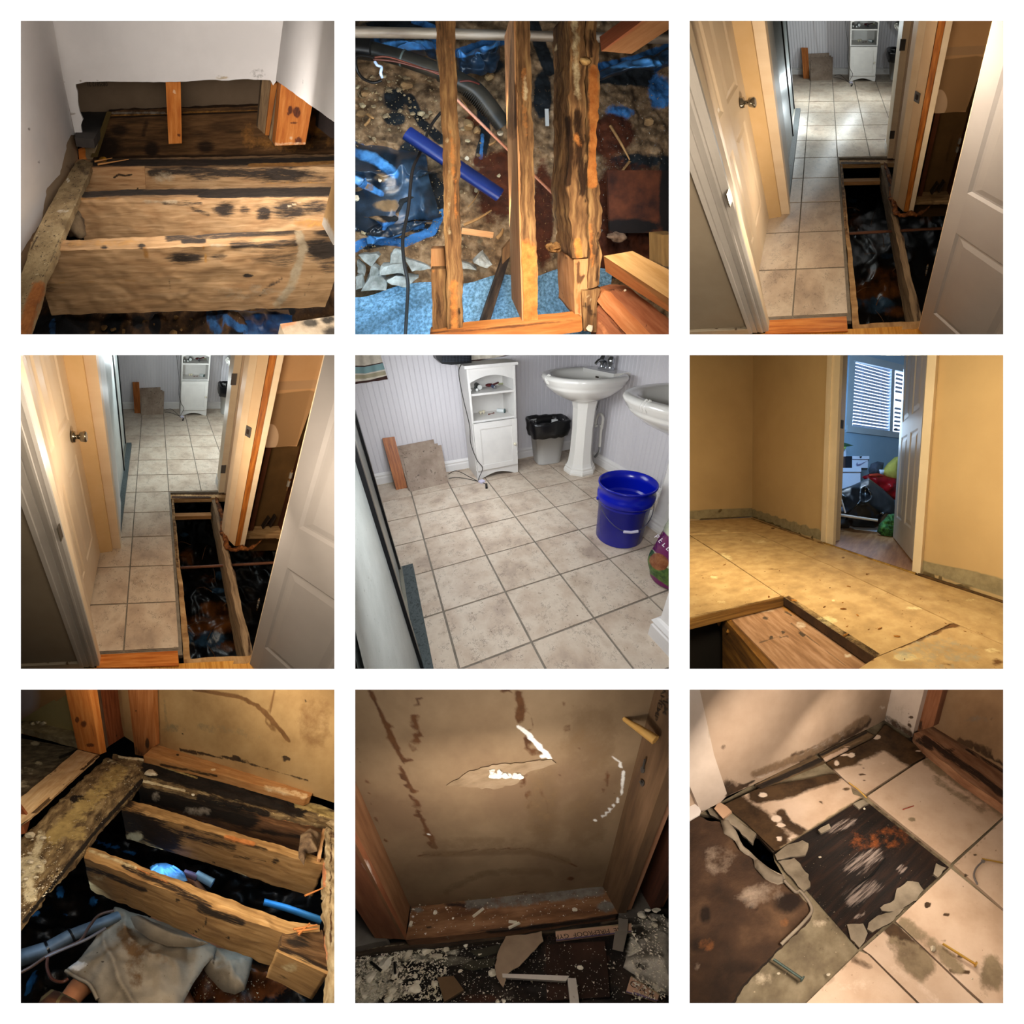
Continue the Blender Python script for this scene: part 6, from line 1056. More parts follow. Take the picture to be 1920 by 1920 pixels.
    for k, (q, r, l_) in enumerate(named):
        c = T.on(q, z=.003); rr = r*np.linalg.norm(c-T.eye)/1920; emit(T, 'wood_chip', blob(c, (rr, rr*.35, rr*.22), .3, k, 1).move(lambda V, c=c, k=k: (V-c)@np.array([[math.cos(k), math.sin(k), 0], [-math.sin(k), math.cos(k), 0], [0, 0, 1]])+c), chip, label=f'{l_}, {w}', cat='chip', smooth=False)
    for k in range(70):
        q = (rs.uniform(60, 1850), rs.uniform(1080, 1900)); yl = 1150+.34*(q[0]-820)
        if q[1] < max(1040, yl+25): continue
        if q[0] < 1150 and q[1] > 1480+.66*(q[0]-575)-20 and q[0] > 560: continue
        if q[0] <= 575 and q[1] > 1610-.22*q[0]-20: continue
        c = T.on(q, z=.002); rr = rs.uniform(4, 9)*np.linalg.norm(c-T.eye)/1920; a = rs.uniform(0, 3.1)
        emit(T, 'wood_flake', blob(c, (rr, rr*.4, rr*.2), .3, k, 1).move(lambda V, c=c, a=a: (V-c)@np.array([[math.cos(a), math.sin(a), 0], [-math.sin(a), math.cos(a), 0], [0, 0, 1]])+c), chip, label=f'tiny wood flake lying on the subfloor, {w}', cat='flake', group=f'tiny wood flakes on the subfloor, {w}', smooth=False)
    for k, (q, r) in enumerate((((205, 1610), 34), ((250, 1640), 40), ((180, 1640), 26), ((235, 1690), 20))):
        c = T.on(q, z=-.05-.01*k); rr = r*np.linalg.norm(c-T.eye)/1920; emit(T, 'torn_splinter', blob(c, (rr*.5, rr*.25, rr*.6), .4, k+3, 1), mk('torn_wood', ['5a3a12', '8a5e24', 'b88a44'], scale=(1, 1, .3), ns=20, rough=.9), label=[f'{a_}, {w}' for a_ in ('torn wood tuft at the corner of the dark hole', 'larger yellow torn splinter over the rim joist', 'leaf like torn splinter hanging into the hole', 'lowest torn splinter hanging in the hole')][k], cat='splinter', smooth=False)
    # open door into the blue room
    A = T.on((1362, 1255), z=.012)*(1, 1, 0); B = T.on((1245, 1110), z=.012)*(1, 1, 0); d = nrm(A-B); n = np.array([d[1], -d[0], 0]); n = n if n.dot(T.eye-B) > 0 else -n
    W_ = np.linalg.norm(A-B); sc = W_/.8
    t, P = panel_door(T, B, d, n, W_, 2.0, mk('white_door', ['b9b4b0', 'c3beba'], ns=3, rough=.45, bump=.03), f'white six panel door standing open into the blue room, {w}', [(.20, .86), (.98, 1.55), (1.65, 1.9)], [(W_*.14, W_*.44), (W_*.58, W_*.88)], w)
    # things in the blue room, all on its floor line
    Q = lambda q, dd: T.on(q, d=dd); dd0 = T.cam(T.on((1100, 1050), z=0))[0][2]; dn = nrm(T.R[2])*-1
    tow = -T.R[2]       # towards the camera
    fl = mk('bag_black_gloss', ['050507', '0a0a0e'], ns=5, rough=.32, spec=.5, bump=.5, bs=14)
    def pf(name, qs, dd, H, mat, label, cat, folds=None, sp=.02, st=None, p=.5, group=None):
        pts = [Q(q, dd) for q in qs]; emit(T, name, puff(pts, tow, H, sp, folds, p), mat, label=f'{label}, {w}', cat=cat, st=st, group=group)
    cr = lambda s_, sd, a_: (lambda P, d: a_*np.minimum(d*3, 1)*((1-np.abs(fbm(P*np.array([1, 1, .6]), s_, sd, 3)))**3-.3))
    pf('garbage_bag', [(900, 830), (1000, 795), (1095, 752), (1180, 815), (1252, 884), (1262, 980), (1200, 1030), (1130, 1058), (1000, 1052), (930, 1030), (890, 930)], dd0-.05, .28, fl, 'black garbage bag peaked in the doorway of the blue room', 'bag', cr(5, 3, .10), .014)
    pf('red_bag', [(1055, 745), (1110, 722), (1200, 728), (1290, 745), (1290, 900), (1200, 860), (1100, 790)], dd0+.45, .12, mk('red_film', ['6a0a12', '8f1018'], ns=4, rough=.35, bump=.3), 'shiny red bag behind the black one', 'bag', cr(6, 8, .05))
    pf('yellow_bag', [(1175, 715), (1210, 665), (1255, 625), (1300, 615), (1300, 770), (1240, 765), (1200, 745)], dd0+.40, .10, mk('yellow_green_cloth', ['9a9440', 'b5ae58'], ns=6, rough=.8, bump=.3), 'yellow green bag on top of the red one', 'bag', cr(7, 2, .03))
    bw = mp('blue_white_box', ['b9c6dc', 'c5d0e4'], .6)
    def bx(name, q0, q1, dd, dep, mat, label, cat, parent=None, extra=None):
        pts = [Q(p, dd) for p in ((q0[0], q0[1]), (q1[0], q0[1]), (q1[0], q1[1]), (q0[0], q1[1]))]; return emit(T, name, hexa(pts, -tow*dep), mat, parent, label=label and f'{label}, {w}', cat=cat, smooth=False)
    t = thing('storage_box', f'white lidded storage box behind the black garbage bag, {w}', 'box'); bx('body', (915, 712), (1046, 830), dd0+.4, .15, bw, None, None, t); bx('lid', (905, 690), (1051, 714), dd0+.38, .19, bw, None, None, t)
    t = thing('shoe_box', f'white shoe box with curved grey mark on the storage box, {w}', 'box'); bx('body', (994, 634), (1092, 690), dd0+.5, .2, bw, None, None, t); bx('lid', (996, 617), (1100, 636), dd0+.48, .24, bw, None, None, t)
    A_ = [(1020, 668), (1026, 655), (1030, 668), (1050, 664), (1090, 645), (1040, 676), (1024, 678)]; emit(T, 'curved_mark', poly([Q(q, dd0+.493) for q in A_], tow*.002), mp('grey_violet_mark', ['6a6c90'], .6), t, smooth=False)
    emit(T, 'heart_mark', poly([Q(q, dd0+.473) for q in ((1040, 618), (1048, 620), (1056, 618), (1054, 625), (1048, 630), (1042, 626))], tow*.002), mp('dark_mark', ['14141c'], .6), t, smooth=False)
    bx('dark_box', (956, 618), (995, 690), dd0+.5, .15, mp('charcoal_box', ['1c1e26'], .6), 'narrow charcoal box left of the shoe box', 'box'); bx('brown_box', (910, 620), (956, 690), dd0+.52, .15, mp('brown_cardboard', ['4a3c3c'], .7), 'brown box at the left jamb beside the charcoal box', 'box')
    bx('white_tub', (905, 575), (958, 622), dd0+.55, .15, bw, 'small white tub above the brown box', 'tub')
    pf('leaf', [(920, 540), (950, 536), (1005, 553), (960, 560), (920, 562)], dd0+.5, .02, mp('leaf_green', ['2c4a34', '3c6044'], .6), 'green leaf shape beside the left jamb', 'leaf'); pf('yellow_cup', [(920, 560), (960, 560), (955, 576), (920, 578)], dd0+.5, .02, mp('cup_yellow', ['9cb860'], .6), 'yellow green cup below the leaf', 'cup')
    pf('grey_clothes', [(1095, 700), (1110, 665), (1150, 650), (1190, 658), (1185, 690), (1165, 730), (1130, 735), (1100, 725)], dd0+.42, .06, mk('grey_cloth', ['2e3440', '4a5260'], ns=12, rough=.9, bump=.4), 'dark grey bundle of clothes before the blue wall', 'clothes', cr(16, 5, .03)); pf('white_scrap', [(1160, 700), (1205, 700), (1200, 724), (1165, 725)], dd0+.38, .02, bw, 'small white scrap between the clothes and yellow bag', 'scrap')
    pf('orange_scrap', [(1100, 728), (1150, 722), (1190, 735), (1140, 745), (1100, 742)], dd0+.36, .02, mp('orange_red', ['a03420'], .7), 'orange red cloth on top of the red bag', 'cloth')
    pp = mp('white_pole', ['c4c0bc', 'cecac6'], .4); emit(T, 'pole', tube([Q((880, 972), dd0-.35), Q((1152, 1012), dd0-.35)], .013, 12), pp, label=f'white pole lying across the front of the black bag, {w}', cat='pole'); emit(T, 'pole', tube([Q((918, 850), dd0-.33), Q((954, 966), dd0-.33)], .009, 10), pp, label=f'short white rod leaning by the left jamb, {w}', cat='pole')
    pf('grey_rag', [(900, 925), (960, 930), (975, 955), (950, 975), (900, 975)], dd0-.2, .03, mp('grey_rag_m', ['4c5260', '5c6474'], .9), 'grey rag behind the white poles', 'rag'); pf('dark_shoe', [(905, 1010), (960, 1000), (985, 1030), (975, 1060), (905, 1060)], dd0-.22, .04, mp('dark_leather', ['1e1a1a', '2c2624'], .6), 'dark shoe at the foot of the left jamb', 'shoe')
    emit(T, 'paper', hexa(T.ons([(985, 1052), (1150, 1058), (1160, 1082), (1010, 1064)], z=.004), (0, 0, -.004)), mp('pale_paper', ['a8b0c0'], .7), label=f'pale paper on the floor under the garbage bag, {w}', cat='paper', smooth=False)
    gk = mk('green_knit', ['16301c', '2c5a30', '4a8044'], ns=30, rough=.95, bump=.8, bs=90)
    pts = [T.on(q, d=dd0-.4) for q in ((1146, 1080), (1160, 1035), (1190, 1005), (1215, 975), (1250, 970), (1275, 1000), (1275, 1100), (1240, 1118), (1190, 1115))]
    emit(T, 'green_scarf', puff(pts, tow, .07, .009, lambda P, d: .03*np.minimum(d*4, 1)*(1-np.abs(fbm(P, 26, 4, 3)))**2, .4), gk, label=f'lumpy green knitted scarf on the floor by the open door, {w}', cat='scarf')
    lamp(T, (-.1, -.12, .47), (-.15, -.25, 2.6), .24, 14, (1, .82, .55), .12); lamp(T, (-.35, -.45, 1.2), (-.5, .1, 3.2), .5, 18, (1, .81, .52), .3); lamp(T, (.45, -.3, 1.0), (.6, .3, 2.4), .3, 5, (1, .84, .62), .3)
    unseen_lampr(T, tuple(Q((1120, 200), dd0-.6)), tuple(Q((1110, 600), dd0+.5)), .4, 26, (.42, .68, 1.0), .3)
    unseen_lampr(T, tuple(Q((1090, 500), dd0-.0)), tuple(T.on((1120, 1260), z=0)), .3, 2.5, (.62, .8, 1.0), .3)
def build_T7():
    w = 'bottom left picture'; T = Bay(0, 2, w, down=(955, 3280), h=1.0); up = np.array([0, 0, 1.]); Q = lambda q, z=0: T.on(q, z=z)
    L = mk('aged_joist', ['8a6840', 'a5804f', 'b89464'], scale=(1, 8, 8), ns=5, detail=8, rough=.8, dist=.5, wave=('80582e', 2.2, .25), s=(('0f0a06', '2c1c0e'), ('9a5a28', 'c07c44'), ('a8936c', 'cbb88e')), amp=(1.0, .8, .8), sn=20, soft=.2, bump=.3)
    O = mk('bright_orange_stud', ['b5682a', 'c47a38', 'd08c4a'], scale=(1, 8, 8), ns=5, rough=.7, s=(('4a220c', '7a4318'), ('7a6450', '947a62'), None), amp=.6, sn=24, bump=.15); RD = mk('red_brown_stud', ['70381a', '854724', '965632'], scale=(1, 8, 8), ns=5, rough=.8, s=(('2a160a', '4a2a14'), None, None), amp=.6, sn=24, bump=.15)
    PB = mk('pale_plate_wood', ['b89468', 'c8a87c', 'd4b88e'], scale=(1, 8, 8), ns=5, rough=.75, s=(('3a2a18', '6a5030'), None, None), amp=.7, sn=24, bump=.15)
    DW = mk('water_marked_board', ['8f7148', 'a08256', 'ab8e62'], ns=4, detail=7, rough=.9, s=(('5a3c1a', '765430'), ('1e150c', '3e2c18'), ('6d6046', '807254')), amp=(.35, .7, .5), sn=12, soft=.1, bump=.08)
    ROT = mk('rotted_sheet', ['4a3a26', '7a6444', 'a08a62'], scale=(1, 3, 3), ns=10, detail=10, rough=.95, s=(('0b0805', '221810'), ('c8b890', 'e2d6b4'), ('9a8450', 'b89f66')), amp=(.7, .8, .8), sn=22, soft=.12, bump=.8, bs=60, speck=[('c0ac7c', 44, .64), ('1a130c', 30, .66)])
    def top(nm, qs, z, dep, m, l_, cat, st=None, warp=.003, sp=.012, seed=1, j=0):
        if j: qs = ragged(list(qs)+[qs[0]], j, 6, seed)[:-1]
        return emit(T, nm, poly(T.ons(qs, z=z), (0, 0, -dep), sp=sp).warp(warp, 16, seed), m, st=st, label=f'{l_}, {w}', cat=cat)
    # back wall
    (pW, nW), dW = vplane(T, (822, 345), (1790, 650), .04); W = lambda q, o=0: T.on(q, pl=(pW+nW*o, nW))
    struct(T, 'wall_back', poly([W(q) for q in ((560, -120), (2000, -120), (2000, 720), (1790, 650), (822, 345), (560, 260))], -nW*.012, sp=.02), DW, st=[('R', [(1060, 0), (1330, 40), (1450, 100), (1540, 190), (1640, 310)], 16, .8), ('R', [(1560, 0), (1500, 200), (1560, 260)], 16, .6), ('B', [(880, 240), (1100, 230), (1300, 250), (1450, 300)], 40, .45), ('B', [(880, 60), (890, 240)], 16, .5), ('G', 990, 265, 12, 8, .8), ('G', 1060, 385, 30, 14, .7), ('G', 1620, 420, 24, 16, 1), ('G', [(980, 370), (1380, 440)], 12, .75), ('G', 1310, 418, 50, 14, .8), ('G', 1745, 70, 16, 10, .7), ('R', 1800, 200, 160, 240, .5), ('G', [(1400, 455), (1770, 560)], 5, .6)], smooth=False)
    def stud(name, qs, off, ext, m, l_, st=None):
        return emit(T, name, poly([W(q, off) for q in qs], ext, sp=.012), m, st=st, label=f'{l_}, {w}', cat='stud', smooth=False)
    stud('stud', [(560, -90), (650, -90), (706, 400), (700, 330), (632, 285)], .04, -nW*.02, DW, 'narrow beige board strip between the stud groups')
    stud('stud', [(645, -90), (804, -90), (824, 340), (750, 408), (700, 398)], .055, -nW*.05, mk('dull_orange_stud', ['96592a', 'a86a38', 'b57a48'], scale=(1, 8, 8), ns=5, rough=.8, s=(('2a1a0c', '4e3218'), None, None), amp=.6, sn=24, bump=.15), 'dull orange stud left of the stained wall board', [('R', 775, 330, 14, 36, .8), ('R', 705, 130, 6, 8, .9), ('R', [(700, 360), (740, 400)], 18, .5)])
    z0 = T.on((480, 398), z=.05)
    def vst(name, qa, qb, m, l_, st, H=1.2, z=.05, ext=None, mn=None):
        a = Q(qa, z); b = Q(qb, z); e = ext if ext is not None else (.0, .09, 0); return emit(T, name, hexa([a, b, b+up*H, a+up*H], e, sp=.014), m, st=st, label=f'{l_}, {w}', cat='stud', smooth=False)
    vst('stud', (348, 364), (484, 398), O, 'bright orange stud face at the front of the corner group', [('R', 345, 185, 14, 20, .9), ('R', 385, 210, 20, 24, .8), ('R', 425, 340, 30, 12, .9), ('R', [(470, 385), (400, 60)], 3, .5)], ext=(.04, .05, 0))
    vst('stud', (484, 398), (530, 352), mk('greyed_edge', ['5e4a3a', '75604e', '8a7562'], scale=(1, 8, 8), ns=6, rough=.85), 'greyish edge of the corner stud group', None, ext=(.01, .03, 0))
    vst('stud', (530, 352), (634, 286), RD, 'red brown stud face right of the greyish edge', [('R', 585, 280, 5, 5, 1), ('R', [(520, 100), (540, 300)], 10, .4)], ext=(.01, .03, 0))
    # far left corner
    pl_, _ = vplane(T, (0, 220), (340, 300), .06)
    emit_wall = lambda qs, o, m, st=None: struct(T, 'wall_left', poly([T.on(q, pl=(pl_[0]+pl_[1]*o, pl_[1])) for q in qs], -pl_[1]*.012, sp=.02), m, st=st, smooth=False)
    emit_wall([(-60, -90), (360, -90), (360, 310), (-60, 230)], -.10, mk('pale_green_beige', ['a89a66', 'b5a772'], ns=4, rough=.9), None)
    emit_wall([(-60, -90), (300, -90), (275, 30), (215, 72), (205, 60), (120, 110), (0, 185), (-60, 215)], .03, mk('tan_torn_board', ['9c7648', 'a88254'], ns=3, rough=.85, s=('b6aab0', None, None), amp=.2, sn=4, soft=.3), [('R', 0, 40, 100, 130, .9)])
    top('sole_plate', [(-60, 240), (30, 190), (190, 185), (330, 232), (350, 325), (0, 232)], .07, .05, mk('dusty_plate', ['8a7a5c', 'a39474', 'b8aa8a'], ns=12, rough=.9, s=(('4a3c28', '6b5a40'), None, None)), 'dusty plate top behind the orange stud', 'timber')
    emit(T, 'plate_board', hexa([Q((-60, 222), .06), Q((348, 318), .06), Q((348, 318), .06)+(0, 0, -.05), Q((-60, 222), .06)+(0, 0, -.05)], (0, .02, 0)), O, label=f'orange front of the dusty plate at the far left, {w}', cat='timber', smooth=False)
    chunks(T, 'plaster_heap', [(170, 195, 26), (205, 205, 22), (140, 215, 18), (75, 215, 16), (245, 225, 12), (110, 205, 14)], .075, m_chunk(), f'pale plaster crumbs heaped on the dusty plate, {w}', 'crumb', f'plaster crumbs on the dusty plate, {w}', 3, .6)
    top('old_subfloor', [(-60, 285), (350, 362), (400, 400), (60, 640), (-60, 740)], -.005, .02, mk('grey_osb', ['4f4636', '6f6450', '8a7e66'], scale=(2, 1, 1), ns=12, detail=9, rough=.95, s=(('14100a', '2e2418'), ('b8ac8c', 'd4c8aa'), None), amp=.8, sn=18, bump=.6), 'grey worn subfloor left of the pale plate', 'subfloor', [('R', [(240, 415), (350, 370)], 10, .9), ('G', 90, 330, 30, 16, .8), ('G', 40, 500, 60, 30, .5), ('G', 110, 450, 26, 16, .6), ('G', 20, 580, 40, 26, .5)])
    emit(T, 'corner_sliver', hexa([Q((-60, 640), .1), Q((55, 795), .04), Q((30, 880), .0), Q((-60, 900), .0)], (0, .02, 0)), RD, label=f'reddish wood sliver at the left edge, {w}', cat='timber', smooth=False)
    top('pale_plate', [(348, 368), (482, 402), (62, 785), (-60, 860), (-60, 690), (0, 660)], .05, .01, PB, 'light coloured plate running diagonally from the orange stud', 'timber', [('R', 185, 520, 5, 4, 1), ('R', 210, 495, 16, 12, .5), ('R', [(70, 780), (475, 405)], 4, .5)])
    emit(T, 'plate_board', hexa([Q((482, 402), .05), Q((-60, 895), .05), Q((-60, 895), -.01), Q((482, 402), -.01)], (-.02, .02, 0), sp=.014), mk('dark_plate_side', ['2e2012', '4a351d', '6b5030'], scale=(1, 8, 8), ns=7, rough=.85), label=f'dark side of the diagonal plate, {w}', cat='timber')
    # rotted sheets
    top('rotted_subfloor', [(520, 420), (640, 440), (745, 480), (760, 545), (680, 650), (560, 770), (500, 830), (420, 950), (290, 1100), (150, 1240), (0, 1435), (-60, 1500), (-60, 960), (120, 800), (300, 620)], -.005, .025, ROT, 'crumbling rotted subfloor strip running diagonally down the left side', 'subfloor',
        [('G', 60, 1070, 90, 60, .75), ('G', 40, 1160, 60, 50, .8), ('G', 100, 1100, 60, 40, .7), ('G', 60, 1250, 50, 60, .7), ('R', 350, 670, 50, 22, 1.1), ('B', [(600, 500), (400, 700), (200, 900)], 60, .7), ('G', 560, 440, 40, 16, .6), ('R', 660, 560, 60, 50, .5), ('R', [(740, 560), (500, 820), (280, 1090), (20, 1420)], 14, .8), ('G', [(130, 880), (90, 1020)], 30, .6), ('B', 330, 880, 90, 60, .6)], .006, .010, 4, 5)
    chunks(T, 'plaster_chunk', [(798, 522, 40), (60, 900, 34), (140, 915, 22), (110, 1090, 20), (60, 1060, 22), (30, 1165, 18), (150, 1055, 14), (1055, 648, 14), (60, 1005, 16), (100, 1150, 14), (20, 1120, 14)], .006, m_chunk(), [f'{a}, {w}' for a in ('large tan plaster chunk at the back corner of the hole', 'largest white lump on the left strip', 'second white lump right of the largest one', 'white lump lower on the left strip', 'white lump beside the left edge', 'small white lump near the left edge', 'small lump above the lower lumps', 'white crumb on the black back strip', 'white crumb between the lumps', 'low white crumb on the strip', 'tiny white crumb at the left edge')], 'chunk', f'plaster chunks on the rotted strips, {w}', 2, .5)
    scatter(T, 420, (0, 900, 260, 1400), .012, 6, m_chunk(), 'white_crumbs', 5, label=f'scattered white crumbs on the left strip, {w}', cat='crumbs', keep=lambda x, y: y < 1430-1.05*x and y > 960-.9*x)
    scatter(T, 260, (300, 450, 740, 900), .012, 4, m_chunk(), 'white_crumbs', 7, label=f'fine crumbs on the upper rotted strip, {w}', cat='crumbs', keep=lambda x, y: 900 < x+y*.98 < 1300)
    top('sole_plate', [(828, 335), (1300, 462), (1792, 612), (1782, 652), (1742, 668), (1200, 515), (750, 405)], .055, .05, mk('stained_orange_plate', ['a5703e', 'b8834e', 'c6945e'], scale=(1, 8, 8), ns=6, rough=.8, s=(('20160c', '4a3218'), ('cfae80', 'e0c49a'), None), amp=.8, sn=24, bump=.2), 'orange sole plate under the water marked board', 'timber', [('R', [(1010, 368), (1400, 460)], 14, .9), ('R', [(860, 460), (1200, 530)], 10, .7), ('G', [(1500, 600), (1740, 650)], 24, .6), ('R', 960, 400, 10, 8, .9), ('G', 1180, 490, 16, 8, .7)], .002)
    top('rotted_back_strip', [(560, 395), (750, 425), (1200, 535), (1760, 690), (2000, 760), (2000, 900), (1850, 830), (1560, 770), (1280, 700), (1000, 640), (745, 575), (740, 500), (560, 430)], -.0, .03, ROT, 'black rotted strip along the foot of the back wall', 'subfloor', [('R', [(800, 480), (1200, 590), (1700, 720)], 60, 1.0), ('G', [(750, 560), (1000, 618)], 8, .9), ('B', [(860, 470), (1080, 540)], 8, .7), ('G', [(600, 410), (760, 430)], 10, .7), ('B', [(1700, 700), (1920, 770)], 30, .7), ('R', [(1100, 660), (1500, 760)], 30, .7)], .008, .010, 6, 6)
    # joists
    D = .22
    def joist(l_, qt, dep, st, z=-.02, seed=1, m=L, wp=.005): return top('joist', qt, z, dep, m, l_, 'joist', st, wp, .011, seed)
    joist('farthest joist, dark brown with grey fungus', [(745, 572), (1860, 835), (1850, 905), (720, 600)], D, [('R', [(760, 640), (1200, 740), (1400, 800)], 60, .9), ('B', 1080, 745, 90, 30, .6), ('B', 830, 660, 30, 40, .5), ('G', [(1570, 775), (1760, 820)], 14, 1.2), ('R', 1290, 740, 80, 80, .9), ('R', 700, 640, 70, 60, .9), ('R', [(1400, 850), (1700, 900)], 20, .6), ('R', 1000, 700, 200, 60, .5)], seed=11, m=mk('dark_brown_joist', ['4a3018', '64442a', '7a583a'], scale=(1, 8, 8), ns=5, detail=8, rough=.85, s=(('0b0805', '20140a'), ('a8683a', 'c08454'), ('8a7e70', 'b0a698')), amp=(.9, .6, .9), sn=16, soft=.2, bump=.3))  # farthest joist in a darker brown wood than the others
    joist('second joist with splintered black left end', [(640, 672), (760, 700), (1240, 850), (1850, 1035), (1862, 1080), (1700, 1040), (1200, 890), (880, 800), (620, 735)], D, [('R', [(520, 800), (700, 820), (900, 930)], 90, .9), ('R', 900, 1000, 30, 70, .8), ('R', [(930, 870), (1300, 970)], 22, .7), ('R', [(1000, 840), (1500, 980)], 12, .6), ('G', [(1260, 905), (1420, 945)], 16, .9), ('R', 1560, 1050, 26, 20, .7), ('R', [(1300, 1020), (1500, 1050)], 8, .6), ('B', 700, 900, 50, 30, .8), ('R', 1760, 1310, 120, 60, .5), ('R', 640, 700, 60, 40, .8), ('R', 1180, 1060, 10, 5, .9)], seed=5)
    joist('nearest long joist with speckled top and clean pale face', [(400, 962), (450, 975), (1160, 1240), (1640, 1420), (1830, 1440), (1830, 1480), (1620, 1490), (1140, 1330), (700, 1150), (380, 1030)], .24, [('R', [(300, 1080), (500, 1120), (760, 1230)], 18, .75), ('R', [(640, 1080), (900, 1200), (1150, 1330)], 26, .75), ('B', [(420, 985), (700, 1090)], 12, .7), ('R', [(1100, 1340), (1350, 1430)], 26, .8), ('R', 960, 1290, 16, 14, .8), ('G', [(700, 1090), (900, 1180)], 8, .6), ('R', 230, 1150, 90, 50, .6), ('R', [(1150, 1340), (1130, 1440), (1060, 1495)], 4, .7), ('R', 1270, 1520, 14, 6, .8), ('R', 640, 1285, 10, 6, .8), ('B', 480, 1150, 50, 18, .5), ('R', 400, 1160, 60, 60, .4)], seed=7)
    top('short_block', [(1600, 1470), (1850, 1470), (1880, 1700), (1590, 1560)], -.025, .06, mk('dark_block_top', ['3a2614', '5a4024', '75583a'], scale=(1, 6, 6), ns=8, rough=.9, s=(('0d0906', '241a10'), ('c07a48', 'd09060'), None), amp=.8, sn=24, bump=.5), 'dark worn block end at the right of the nearest joist', 'block', [('R', 1700, 1540, 90, 50, .6), ('G', [(1680, 1465), (1820, 1450)], 6, .9)], .005)
    top('short_block', [(1598, 1555), (1885, 1690), (1878, 1745), (1560, 1600)], -.03, .19, L, 'pale cut block hanging below the dark block end', 'block', [('R', [(1600, 1580), (1880, 1700)], 26, .8), ('B', 1650, 1700, 50, 30, .7), ('R', 1600, 1760, 40, 20, .4)], .002)
    for k, (a, b) in enumerate((((1670, 1468), (1815, 1440)), ((1690, 1480), (1820, 1462)), ((1700, 1500), (1770, 1430)), ((1740, 1262), (1850, 1215)))): emit(T, 'splinter', tube([Q(a, .0), Q(b, .005)], [.005, .003], 5), mp('orange_splinter', ['b8743c'], .8), label=[f'{x}, {w}' for x in ('orange splinter lying on the dark block', 'second orange splinter on the dark block', 'crossing orange splinter on the dark block', 'reddish splinter sticking out at the right of the second joist')][k], cat='splinter')
    top('right_rim', [(1862, 815), (2000, 770), (2000, 2000), (1885, 2000), (1890, 1700), (1870, 1420), (1856, 1180), (1868, 980)], .0, .05, mk('crumbly_rim', ['8a7350', 'ad9670', 'cbb894'], scale=(1, 3, 3), ns=12, detail=9, rough=.95, s=(('2a1a0e', '5a3a22'), ('b87048', 'cf8c62'), None), amp=.8, sn=26, bump=.7), 'pale crumbling rim running down the right edge', 'timber', [('R', [(1900, 900), (1895, 1300), (1905, 1700)], 8, .7), ('G', [(1850, 1060), (1860, 1200)], 12, .8), ('G', [(1840, 1480), (1860, 1650)], 20, .8), ('R', [(1860, 840), (1920, 900)], 20, .5)], .007, .010, 3, 6)
    top('orange_batten', [(1850, 850), (1872, 850), (1835, 1040), (1815, 1035)], .0, .03, mp('batten_orange', ['c89868', 'd8aa7a'], .7), 'slim light batten beside the right rim', 'timber')
    emit(T, 'felt_scrap', puff([Q(q, .01) for q in ((1700, 985), (1712, 890), (1760, 860), (1840, 890), (1815, 990), (1750, 1000), (1735, 1070), (1700, 1030))], up, .03, .01, lambda P, d: .01*fbm(P, 20, 3)), mk('grey_felt', ['3e3024', '6a5540', '8a7458'], ns=14, rough=.95, bump=.5), label=f'curled grey felt scrap over the joist ends at the right, {w}', cat='felt')
    # below
    gm = mk('crawl_dark', ['050506', '0b0a0a', '1a120c'], ns=9, rough=.4, s=(('0f2c4a', '2f6ea8'), ('3c200e', '5e3418'), ('9a8a5c', 'c0ae7c')), amp=.7, sn=14, soft=.1, bump=.6, bs=24, spec=.35)  # blue channel paints glints onto the dark ground
    crawl_ground(T, -1.4, 1.4, -.4, 2.2, -.72, 77, gm, [('R', 245, 1230, 30, 40, .8), ('R', 100, 1370, 30, 20, .7), ('R', 440, 1300, 26, 40, .8), ('R', [(40, 1860), (80, 1740)], 16, 1), ('R', 270, 1380, 20, 30, .6), ('R', [(440, 920), (700, 1010)], 10, .9), ('G', 1300, 1800, 300, 140, .95), ('B', 1130, 1790, 40, 14, .6), ('R', 690, 620, 26, 40, .8), ('R', 520, 960, 10, 14, .9)], label=f'dark crawlspace ground with blue plastic glints, {w}', cat='ground')
    scatter(T, 120, (1000, 1740, 1500, 1900), -.66, 5, m_chunk(), 'pale_crumbs', 9, label=f'pale crumbs on the brown ground at the bottom, {w}', cat='crumbs')
    emit(T, 'blue_bit', hexa(T.ons([(640, 655), (672, 620), (700, 592), (690, 650), (655, 668)][:4], z=-.1), (0, 0, -.01)), mp('blue_plastic_bit', ['1c4a80', '2c64a0'], .4), label=f'small blue plastic bit at the back left corner of the hole, {w}', cat='film', smooth=False)
    pg = mk('grey_duct', ['3c4650', '55616c', '68747e'], ns=4, rough=.45, bump=.05); t = thing('duct_pipe', f'grey jointed pipe with black straps at the lower left, {w}', 'pipe'); z = -.42
    emit(T, 'pipe', tube([Q((-90, 1670), z), Q((170, 1590), z)], .042, 20), pg, t); emit(T, 'pipe', tube([Q((155, 1592), z), Q((320, 1500), z)], .037, 20), pg, t); emit(T, 'pipe', tube([Q((300, 1508), z), Q((600, 1390), z-.05)], .033, 20), pg, t)
    emit(T, 'strap', tube([Q((160, 1590), z), Q((176, 1582), z)], .046, 18), m_black(), t); emit(T, 'strap', tube([Q((302, 1508), z), Q((316, 1500), z)], .040, 18), m_black(), t)
